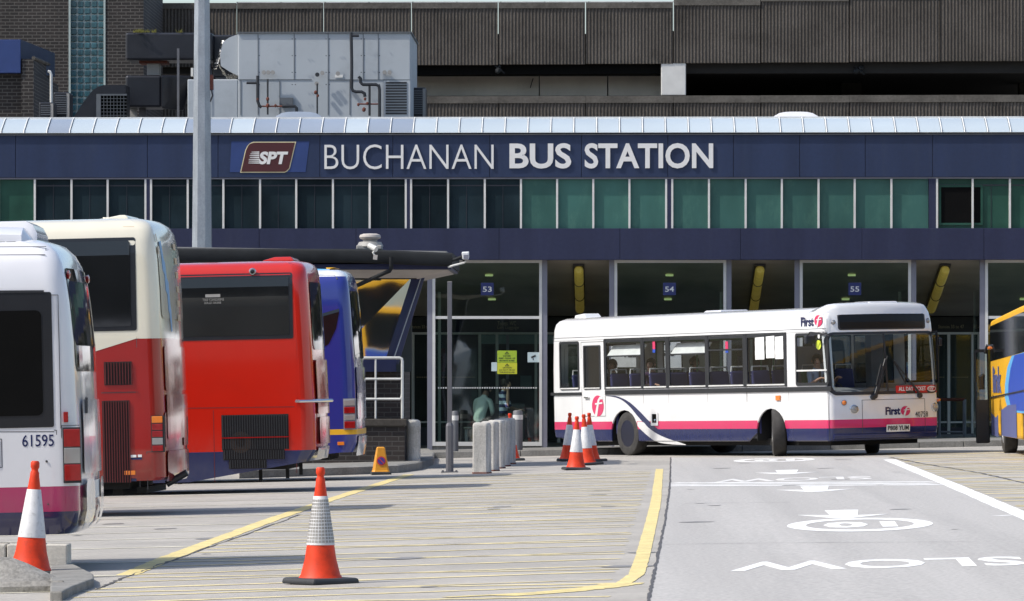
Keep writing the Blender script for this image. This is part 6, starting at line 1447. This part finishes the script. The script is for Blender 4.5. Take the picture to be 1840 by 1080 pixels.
seat(L-1.58, -.62, 'grab_green')
MB().box(L-2.1, L-1.9, .85, 1.12, .42, 2.3).build('door_pillar', 'interior_grey', D)

# ================================================================== PEOPLE
def person(label, matrix, J, R, seg_m, mats, hair='hair_dark', face=1, bald=False, hairlen=0):
    """one continuous skinned figure. J joints, R radii, bones with a material each"""
    names = list(J); idx = {n: i for i, n in enumerate(names)}
    bones = [(a, b) for a, b, m in seg_m]
    me = bpy.data.meshes.new('skeleton'); me.from_pydata([J[n] for n in names], [(idx[a], idx[b]) for a, b in bones], []); o = bpy.data.objects.new('skeleton', me); COL.objects.link(o)
    sk = o.modifiers.new('s', 'SKIN'); sk.branch_smoothing = .4
    for i, n in enumerate(names): r = R[n]; d = me.skin_vertices[0].data[i]; d.radius = r if isinstance(r, tuple) else (r, r); d.use_root = (n == 'pelvis')
    sb = o.modifiers.new('b', 'SUBSURF'); sb.levels = 2; sb.render_levels = 2
    dg = bpy.context.evaluated_depsgraph_get(); dg.update(); m2 = bpy.data.meshes.new_from_object(o.evaluated_get(dg)); bpy.data.objects.remove(o)
    m2.materials.clear()
    for m in mats: m2.materials.append(M[m])
    for p in m2.polygons:
        c = p.center; best = (9, 0)
        for a, b, mi in seg_m:
            A, B = Vector(J[a]), Vector(J[b]); ab = B-A; t = max(0, min(1, (c-A).dot(ab)/max(1e-9, ab.length_squared))); d = (A+ab*t-c).length
            rr = R[a] if not isinstance(R[a], tuple) else R[a][0]
            if d-rr*.6 < best[0]: best = (d-rr*.6, mi)
        p.material_index = best[1]; p.use_smooth = True
    m2.name = 'person'; ob = bpy.data.objects.new('person', m2); COL.objects.link(ob); ob.matrix_basis = matrix; tag(ob, label, 'person')
    h = Vector(J['head']); t = Vector(J['crown']); up = (t-h).normalized(); f = Vector(J['nose'])-h; f = (f-up*f.dot(up)).normalized(); s = f.cross(up)
    T = Matrix.Translation(h+up*.035) @ Matrix((( f.x, s.x, up.x, 0), (f.y, s.y, up.y, 0), (f.z, s.z, up.z, 0), (0, 0, 0, 1)))
    mb = MB(); bm = bmesh.new(); bmesh.ops.create_icosphere(bm, subdivisions=3, radius=.108)
    for v in bm.verts: v.co = Vector((v.co.x*1.02-.018, v.co.y*.93, v.co.z*1.10+.022))
    keep = [fc for fc in bm.faces if not (fc.calc_center_median().x > .035 and fc.calc_center_median().z < (.078 if not bald else .2)) and fc.calc_center_median().z > (-.05-hairlen) and not (bald and fc.calc_center_median().z > .09)]
    i = {}; 
    for fc in keep:
        q = []
        for v in fc.verts:
            if v.index not in i: i[v.index] = len(mb.v); mb.v.append(T @ (v.co*(1+random.uniform(-.03, .05))))
            q.append(i[v.index])
        mb.f.append(tuple(q)); mb.m.append(0)
    bm.free(); mb.build('hair', hair, ob, smooth=True)
    mb = MB()
    for k in (1, -1): mb.icos(T @ Vector((.088, .032*k, .005)), .010, sub=2, sc=(1, 1, .7))
    mb.build('eyes', 'ink', ob, smooth=True)
    mb = MB(); mb.tube([T @ Vector((.086, -.024, -.060)), T @ Vector((.094, 0, -.063)), T @ Vector((.086, .024, -.060))], .005, 6); mb.build('mouth', 'lamp_red', ob)
    mb = MB()
    for k in (1, -1): mb.icos(T @ Vector((-.005, .098*k, .0)), .022, sub=2, sc=(.8, .45, 1.3))
    mb.build('ears', 'skin', ob, smooth=True); return ob
def hand(J, R, SG, side, w, f, up, m=0, curl=.6):
    """palm, four fingers and a thumb after the wrist; f = hand direction, up = back of the hand"""
    f = Vector(f).normalized(); up = Vector(up).normalized(); r = f.cross(up).normalized()*side; w = Vector(w); pm = w+f*.05
    J['palm'+side_n[side]] = tuple(pm); R['palm'+side_n[side]] = (.030, .017); SG.append(('wrist'+side_n[side], 'palm'+side_n[side], m))
    for k, ln in enumerate((.070, .078, .072, .058)):
        a = pm+f*.035+r*(.026-.0175*k); b = a+f*ln*.5-up*.012*curl; c = b+f*ln*.3*(1-curl*.5)-up*ln*.5*curl
        for q, p_, rr in (('a', a, .0095), ('b', b, .0085), ('c', c, .007)): J[f'f{k}{q}{side}'] = tuple(p_); R[f'f{k}{q}{side}'] = rr
        SG += [('palm'+side_n[side], f'f{k}a{side}', m), (f'f{k}a{side}', f'f{k}b{side}', m), (f'f{k}b{side}', f'f{k}c{side}', m)]
    a = w+f*.03+r*.040-up*.008; b = a+f*.035+r*.018-up*.012
    J[f'ta{side}'] = tuple(a); J[f'tb{side}'] = tuple(b); R[f'ta{side}'] = .011; R[f'tb{side}'] = .008; SG += [('palm'+side_n[side], f'ta{side}', m), (f'ta{side}', f'tb{side}', m)]
side_n = {1: '_l', -1: '_r'}
def sitting(lean=0, head_turn=0, head_tilt=0, arms=None, nar=.92):
    """seated pose, hips at the origin, facing +x. arms: {side: (elbow, wrist, handdir, up)}"""
    sl = lambda z: lean*z
    J = {'pelvis': (0, 0, 0), 'waist': (sl(.18)-.0, 0, .18), 'chest': (sl(.38), 0, .38), 'collar': (sl(.5), 0, .50), 'neck': (sl(.58)+.01, 0, .575)}
    nk = Vector(J['neck']); hd_ = Vector((cos(head_turn), sin(head_turn), 0)); he = nk+Vector((0, 0, .085))+hd_*(.02+head_tilt*.05); J['head'] = tuple(he); cr = he+Vector((0, 0, .105))+hd_*(head_tilt*.06-.01); J['crown'] = tuple(cr)
    up = (cr-he).normalized(); fo = (hd_-up*hd_.dot(up)).normalized(); J['nose'] = tuple(he+fo*.088+up*.018); J['chin'] = tuple(he+fo*.055-up*.045)
    R = {'pelvis': (.15, .12), 'waist': (.13, .10), 'chest': (.155*nar, .11), 'collar': (.10, .08), 'neck': .052, 'head': (.080, .085), 'crown': (.062, .066), 'nose': .014, 'chin': .038}
    SG = [('pelvis', 'waist', 1), ('waist', 'chest', 1), ('chest', 'collar', 1), ('collar', 'neck', 0), ('neck', 'head', 0), ('head', 'crown', 0), ('head', 'nose', 0), ('head', 'chin', 0)]
    for s in (1, -1):
        n = side_n[s]; sh_ = Vector((sl(.47), s*.185*nar, .475)); J['sh'+n] = tuple(sh_); R['sh'+n] = .062; SG.append(('collar', 'sh'+n, 1))
        el, wr, hdv, hup = (arms or {}).get(s, ((sl(.3)+.08, s*.24, .22), (.27, s*.16, .14), (1, -s*.2, -.1), (0, 0, 1)))
        J['el'+n] = el; R['el'+n] = .043; up_m = Vector(sh_).lerp(Vector(el), .5); J['ua'+n] = tuple(up_m); R['ua'+n] = .052
        J['wrist'+n] = wr; R['wrist'+n] = .027; fa = Vector(el).lerp(Vector(wr), .4); J['fa'+n] = tuple(fa); R['fa'+n] = .038
        SG += [('sh'+n, 'ua'+n, 1), ('ua'+n, 'el'+n, 1), ('el'+n, 'fa'+n, 0), ('fa'+n, 'wrist'+n, 0)]; hand(J, R, SG, s, wr, hdv, hup)
        J['hip'+n] = (.04, s*.095, -.01); R['hip'+n] = .092; J['knee'+n] = (.46, s*.12, .03); R['knee'+n] = .062; J['calf'+n] = (.47, s*.12, -.13); R['calf'+n] = .055; J['ankle'+n] = (.46, s*.12, -.38); R['ankle'+n] = .036; J['heel'+n] = (.45, s*.12, -.43); R['heel'+n] = .036; J['toe'+n] = (.64, s*.14, -.44); R['toe'+n] = (.040, .028)
        SG += [('pelvis', 'hip'+n, 2), ('hip'+n, 'knee'+n, 2), ('knee'+n, 'calf'+n, 2), ('calf'+n, 'ankle'+n, 2), ('ankle'+n, 'heel'+n, 3), ('heel'+n, 'toe'+n, 3)]
    return J, R, SG
# riders: matrix = bus matrix with the hips on a seat
def rider(label, x, y, shirt, hair, turn=0, **k):
    bald = k.pop('bald', False); hl = k.pop('hairlen', 0); z = k.pop('z', 1.13); rz = k.pop('rz', 0); J, R, SG = sitting(head_turn=turn, **k)
    return person(label, D.matrix_basis @ Matrix.Translation((x, y, z)) @ Matrix.Rotation(rz, 4, 'Z'), J, R, SG, ['skin', shirt, 'trousers', 'shoe'], hair, bald=bald, hairlen=hl)
cp_ = -radians(60)
hx = lambda px, d: inside(px, 640, d)
q1 = hx(1102, .3); rider('dark haired passenger by the rearmost side window of the white bus', q1.x-.06, q1.y, 'shirt_grey', 'hair_dark', -1.0)
q2 = hx(1172, .32); rider('passenger in a purple top looking out of the white bus window', q2.x-.06, q2.y, 'shirt_purple', 'hair_dark', -1.15, arms={-1: ((.14, -.26, .26), (.38, -.14, .30), (1, .1, -.1), (0, 0, 1)), 1: ((.12, .25, .2), (.32, .05, .17), (1, -.5, 0), (0, 0, 1))})
q3 = hx(1333, .5); rider('passenger with fluffy grey hair low in the white bus window', q3.x-.06, q3.y, 'shirt_grey', 'hair_grey', .2, z=.82, hairlen=.05)
q4 = hx(1250, 1.6); rider('passenger in a purple jacket on the far side of the white bus', q4.x-.06, q4.y, 'shirt_purple', 'hair_dark', .1, z=1.15)
rider('bus driver in a pale blue shirt and dark tie at the wheel', L-1.52, -.62, 'shirt_pale_blue', 'hair_dark', -.55, z=1.12, lean=.08, arms={-1: ((.22, -.26, .24), (.46, -.19, .36), (1, .15, .1), (0, 0, 1)), 1: ((.24, .24, .26), (.50, .17, .38), (1, -.1, .0), (0, 0, 1))})
drv = [o for o in bpy.data.objects if o.get('label', '').startswith('bus driver')][0]
MB().hexa([(.165, -.03, .16), (.175, -.03, .16), (.175, .03, .16), (.165, .03, .16), (.135, -.018, .50), (.148, -.018, .50), (.148, .018, .50), (.135, .018, .50)]).build('tie', 'trousers', drv)
mb = MB()
for s in (1, -1): mb.lathe([(.0, 0), (.021, 0), (.021, .004), (0, .004)], Vector((.045, 0, 0)), 10, axis='x')
# people waiting inside bay 53
def onfloor(px, Y): x = XY(px, Y); return Vector((x, Y, GZ(x, Y)+.13))
mb_ = onfloor(880, 107.5)
bn_ = thing('bench', 'dark bench inside the glazed bay behind the concrete bollards', 'bench', mb_)
MB().box(-.55, .75, -.2, .2, .40, .45).build('seat', 'bench', bn_, bevel=.01); MB().box(-.2, .75, .18, .22, .55, .95).build('backrest', 'bench', bn_, bevel=.01)
mb = MB()
for x in (-.5, .7): mb.box(x-.03, x+.03, -.18, .18, 0, .4)
mb.build('leg', 'grey_frame', bn_)
J, R, SG = sitting(lean=.55, head_turn=0, head_tilt=1.2, arms={-1: ((.30, -.2, .24), (.46, -.1, .16), (1, .4, -.3), (0, 0, 1)), 1: ((.30, .2, .24), (.46, .12, .16), (1, -.4, -.3), (0, 0, 1))})
R['chest'] = (.17, .13); R['waist'] = (.15, .12)
for n in ('_l', '_r'): R['ua'+n] = .062; R['el'+n] = .052
SG = [(a, b, 1 if (a.startswith('el') or a.startswith('fa')) else m) for a, b, m in SG]
person('person in a pale mint hooded top bending forward on a bench inside', Matrix.Translation(onfloor(858, 107.35)+Vector((0, 0, .53))) @ Matrix.Rotation(radians(65), 4, 'Z') @ Matrix.Scale(1.03, 4), J, R, SG, ['skin', 'hoodie_mint', 'trousers', 'shoe'])
J, R, SG = sitting(lean=.05, head_turn=.2, head_tilt=.5, arms={-1: ((.16, -.27, .22), (.14, -.13, .56), (-.1, .2, 1), (0, -1, 0)), 1: ((.1, .24, .22), (.30, .1, .18), (1, -.3, 0), (0, 0, 1))})
pp = person('balding person in a navy striped shirt holding a phone to the ear', Matrix.Translation(onfloor(903, 107.25)+Vector((0, 0, .62))) @ Matrix.Rotation(radians(-12), 4, 'Z') @ Matrix.Scale(1.08, 4), J, R, SG, ['skin', 'shirt_stripes', 'trousers', 'shoe'], bald=True)
ph_ = MB().box(.10, .12, -.12, -.10, .60, .72).build('mobile_phone', 'ink'); ph_.matrix_basis = pp.matrix_basis.copy(); tag(ph_, 'small dark phone held to the ear of the person in stripes', 'phone')
st2 = thing('stool', 'low dark stool under the person in the striped shirt', 'stool', onfloor(903, 107.25)); MB().box(-.22, .22, -.2, .2, .44, .50).build('seat', 'bench', st2, bevel=.01); mb = MB()
for x in (-.17, .17):
    for y in (-.15, .15): MB().box(x-.02, x+.02, y-.02, y+.02, 0, .44).build('leg', 'grey_frame', st2)

# ================================================================== STREET THINGS
def cone(label, loc, rz=0, lean=(0, 0), H=.93, grid=False, group='orange and white traffic cones'):
    t = thing('traffic_cone', label, 'traffic cone', matrix=Matrix.Translation(loc) @ Matrix.Rotation(lean[0], 4, 'X') @ Matrix.Rotation(lean[1], 4, 'Y') @ Matrix.Rotation(rz, 4, 'Z'), group=group)
    k = H/.93
    MB().hexa([(-.23*k, -.23*k, 0), (.23*k, -.23*k, 0), (.23*k, .23*k, 0), (-.23*k, .23*k, 0), (-.22*k, -.22*k, .05), (.22*k, -.22*k, .05), (.22*k, .22*k, .05), (-.22*k, .22*k, .05)]).build('base', 'cone_base', t, bevel=.02)
    r = lambda z: .155-.125*min(1, z/.86)
    MB().lathe([(.175*k, .05*k), (.158*k, .075*k), (r(.2)*k, .2*k), (r(.5)*k, .5*k), (r(.8)*k, .80*k), (.036*k, .835*k), (.028*k, .85*k), (.028*k, .865*k), (.036*k, .88*k), (.036*k, .915*k), (.026*k, .93*k), (.0, .93*k)], (0, 0, 0), 32).build('body', 'cone_orange', t, smooth=True)
    s = MB().lathe([(r(.31)*k+.002, .31*k), (r(.31)*k+.004, .312*k), (r(.70)*k+.004, .698*k), (r(.70)*k+.002, .70*k)], (0, 0, 0), 32).build('sleeve', 'cone_sleeve', t, smooth=True)
    if grid:
        mb = MB()
        for a in range(24):
            for b in range(13):
                t0, t1 = 2*pi*(a+.12)/24, 2*pi*(a+.88)/24; z0, z1 = .33+.027*b, .33+.027*b+.020
                rr0, rr1 = r(z0)+.0055, r(z1)+.0055; mb.quad((rr0*cos(t0), rr0*sin(t0), z0), (rr0*cos(t1), rr0*sin(t1), z0), (rr1*cos(t1), rr1*sin(t1), z1), (rr1*cos(t0), rr1*sin(t0), z1))
        mb.build('sleeve_pattern', 'vent_grey', s)
    return t
cone('large orange cone with grey grid sleeve standing alone in the foreground', G(576, 1049), radians(38), grid=True)
pl_ = P(54, HZ, 42.2); cone('orange cone behind the concrete kerb blocks at the lower left', Vector((pl_.x, pl_.y, GZ(pl_.x, pl_.y)+.03)), radians(20), (radians(-1), radians(2.5)), H=.97)
for lb, px, py, rz, le in (('nearest orange cone of the cluster at the rear of the white bus', 1035, 844.5, 10, (0, 1)), ('right front cone of the cluster, leaning a little by the bus wheel', 1055, 836, 35, (0, -4)), ('leftmost and upright back cone of the cluster beside the bus', 1021, 829, 0, (0, 2)), ('rightmost back cone of the cluster, tucked by the wheel arch', 1063, 830, 60, (0, -3)), ('lone orange cone half hidden behind the row of concrete bollards', 919, 828, 15, (0, -2))):
    cone(lb, G(px, py), radians(rz), (0, radians(le[1])))
t = thing('parking_cone', 'yellow no parking cone with a round blue and red sign', 'parking cone', G(684, 853), radians(8)); 
MB().box(-.17, .17, -.17, .17, 0, .05).build('base', 'cone_base', t, bevel=.015)
mb = MB(); lo = []
for z, r in ((.05, .15), (.08, .135), (.46, .07), (.48, .05)): lo.append([Vector((r*a, r*b, z)) for a, b in ((-1, -.8), (-.8, -1), (.8, -1), (1, -.8), (1, .8), (.8, 1), (-.8, 1), (-1, .8))])
mb.loft(lo, caps=(True, True)); mb.build('body', 'cone_yellow', t, fixn=True, bevel=.008)
def fy(z): return -(.15-.08*(z-.05)/.41)-.006
def disc(r0, c, m, th, par):
    n = 24; return MB().poly([[(r0*cos(2*pi*k/n), c+r0*sin(2*pi*k/n)) for k in range(n)]], lambda a, b: (a, fy(b)-th, b), (0, -.003, 0)).build('sign_face', m, par)
d_ = disc(.078, .24, 'sign_red', 0, t); disc(.06, .24, 'sign_violet', .004, d_)
MB().poly([[(-.05, .282), (-.04, .292), (.05, .198), (.04, .188)]], lambda a, b: (a, fy(b)-.009, b), (0, -.003, 0)).build('sign_bar', 'sign_red', d_)
t = thing('bucket', 'small galvanised bucket with a lid handle next to the yellow cone', 'bucket', G(705, 832, .13)); MB().lathe([(.10, 0), (.115, .27), (.12, .28), (.118, .29), (.0, .31)], (0, 0, 0), 20).build('body', 'bucket_metal', t, smooth=True); MB().tube([(-.02, 0, .30), (0, 0, .42), (.02, -.01, .31)], .008, 6).build('handle', 'bucket_metal', t)
# round pale bollard on the island
t = thing('round_bollard', 'thick round pale concrete bollard beside the shelter base', 'bollard', (P(742.5, HZ, 91.2).x, 91.2, GZ(P(742.5, HZ, 91.2).x, 91.2)+.13)); r = .142
MB().lathe([(r*.92, 0), (r*.92, .60), (r*.94, .605), (r*.94, .70), (r*.86, .745), (r*.56, .77), (0, .78)], (0, 0, 0), 26).build('body', 'bollard_concrete', t, smooth=True)
# row of square concrete bollards
a, b = G(866, 851), G(913, 832.5); H_ = (851-759)/F*0+.87
lbs = ['nearest square concrete bollard of the row with rusty stains', 'second concrete bollard in the row behind the nearest one', 'middle concrete bollard of the row of five', 'fourth concrete bollard in the row from the camera', 'farthest concrete bollard of the row, near the cone']
first = None
pxs = [(866, 851), (880.5, 846.5), (892, 842), (901.5, 838), (911, 834)]
for i, (px, py) in enumerate(pxs):
    g = G(px, py)
    if i == 0:
        t = thing('concrete_bollard', lbs[0], 'bollard', g, radians(-14), group='row of square concrete bollards'); w = .137; l0 = []
        for z, k in ((0, 1.02), (.03, 1.0), (.82, .97), (.86, .88), (.87, .7)): l0.append([Vector((w*k*a_, w*k*b_, z)) for a_, b_ in ((-1, -.82), (-.82, -1), (.82, -1), (1, -.82), (1, .82), (.82, 1), (-.82, 1), (-1, .82))])
        MB().loft(l0, caps=(True, True)).build('body', 'bollard_concrete', t, fixn=True, bevel=.006)
        MB().loft([[p*1.02 for p in l0[0]], [Vector((p.x*1.02, p.y*1.02, .025)) for p in l0[0]]], caps=(True, True)).build('rusty_foot', 'rust', t, fixn=True); first = t
    else: copy_tree(first, Matrix.Translation(g) @ Matrix.Rotation(radians(-14+random.uniform(-6, 6)), 4, 'Z'), lbs[i])
# grey steel bollards with white band
def sb(label, px, py, hpx, wpx):
    d = F/((py-HZ+TILT*(920-px)*-1)/CH) if False else None
    g = G(px, py); s = F/(g.y/ca); t = thing('steel_bollard', label, 'bollard', g+Vector((0, 0, 0)), group='grey steel bollards with a white band'); r = wpx/2/s; h = hpx/s
    MB().lathe([(r, 0), (r, h*.96), (r*.85, h*.99), (0, h)], (0, 0, 0), 24).build('body', 'bollard_grey', t, smooth=True); MB().lathe([(r, h*.78), (r+.004, h*.78), (r+.004, h*.90), (r, h*.90)], (0, 0, 0), 24).build('band', 'reflective_white', t, smooth=True)
g = P(818, 805, 103.6); 
def sb2(label, px, py0, py1, wpx, Y):
    x = XY(px, Y); s = F/Y; gz = GZ(x, Y)+.13; h = ZY(py0, Y)-gz; t = thing('steel_bollard', label, 'bollard', (x, Y, gz), group='grey steel bollards with a white band'); r = wpx/2/s
    MB().lathe([(r, 0), (r, h*.96), (r*.85, h*.99), (0, h)], (0, 0, 0), 24).build('body', 'bollard_grey', t, smooth=True); MB().lathe([(r, h*.76), (r+.005, h*.76), (r+.005, h*.88), (r, h*.88)], (0, 0, 0), 24).build('band', 'reflective_white', t, smooth=True)
sb2('grey steel bollard with white band half hidden behind the slim pole', 817.5, 738, 806, 12.5, 103.7); sb2('grey steel bollard with white band to the right of the concrete row', 930.5, 737, 805, 17.5, 103.7)
# slim pole with thick foot
g = G(808, 849); s = F/(g.y/ca); t = thing('slim_pole', 'slim dark grey square pole with a thicker foot in front of the doors', 'pole', g)
MB().lathe([(7.4/s, 0), (7.4/s, 84/s), (4.6/s, 90/s)], (0, 0, 0), 8, rot0=pi/8).build('foot', 'post_grey', t); MB().box(-4/s, 4/s, -4/s, 4/s, 88/s, 342/s).build('shaft', 'post_grey', t, bevel=.006); MB().box(-4.2/s, 4.2/s, -4.2/s, 4.2/s, 342/s, 343.5/s).build('cap', 'vent_grey', t)
mb = MB(); mb.box(-15/s, 15/s, -.15, .15, 0, .018)
for x in (-12/s, 12/s): mb.lathe([(.018, .018), (.018, .04), (0, .045)], (x, -.08, 0), 8)
mb.build('base_plate', 'post_grey', t)
# concrete blocks, lower left
def gpx(px, py, h): p = G(px, py); return p+Vector((0, 0, h))
d0 = 43.4; c = lambda px, d=d0: P(px, HZ, d)
t = thing('concrete_block', 'pale concrete block standing behind the left cone', 'concrete block', (c(60).x, d0, GZ(c(60).x, d0)))
for a, b in ((-95, 8.5), (9, 76), (77.5, 119.5)):
    xa, xb = c(a).x, c(b).x; g0 = GZ((xa+xb)/2, d0); MB().box(xa+.004, xb-.004, d0-.0, d0+.35, g0-.05, CH+(HZ-977.5)/F*d0-.005*(abs(a) % 2)).build('block', 'pale_concrete', t, world=True, bevel=.012)
t = thing('kerb_ramp', 'curved grey concrete kerb unit sloping down at the lower left corner', 'kerb stone', G(60, 1075)); mb = MB(); lo = []
da = 40.4
prof_ = [(-90, 1003), (-20, 1003), (14, 1003), (40, 1013), (70, 1027), (100, 1041), (110, 1043), (113, 1043)]
for px, py in prof_:
    tp = P(px, py, da); bs_ = GZ(tp.x, da)
    h = tp.z-bs_; f_ = [Vector((tp.x, da+.30, bs_-.1)), Vector((tp.x, da+.28, tp.z-.01)), Vector((tp.x, da+.14, tp.z)), Vector((tp.x+.01, da+.05, tp.z-.03)), Vector((tp.x+.02, da-.02, bs_+h*.55)), Vector((tp.x+.03, da-.10, bs_+h*.32)), Vector((tp.x+.05, da-.35, bs_+h*.22)), Vector((tp.x+.10, da-.95, bs_+.09)), Vector((tp.x+.10, da-1.0, bs_+.05)), Vector((tp.x+.10, da-1.0, bs_-.1))]; lo.append(f_)
mb.loft(lo, caps=(True, True)); mb.build('body', 'old_kerb', t, world=True, smooth=True, fixn=True)
t = thing('kerb_stone', 'flat grey kerb slab with a chipped corner beside the curved kerb unit', 'kerb stone', G(140, 1060)); pts = [G(112, 1080), (G(130, 1070)), (G(169, 1055)), (G(168, 1047)), (G(140, 1032)), (G(118, 1022)), (G(90, 1022)), (G(90, 1080))]
l0 = [p+Vector((0, 0, -.05)) for p in pts]; l1 = [p+Vector((0, 0, .075)) for p in pts]; MB().loft([l0, l1], caps=(True, True)).build('body', 'kerb_concrete', t, world=True, fixn=True, bevel=.015)
bpy.context.view_layer.update()
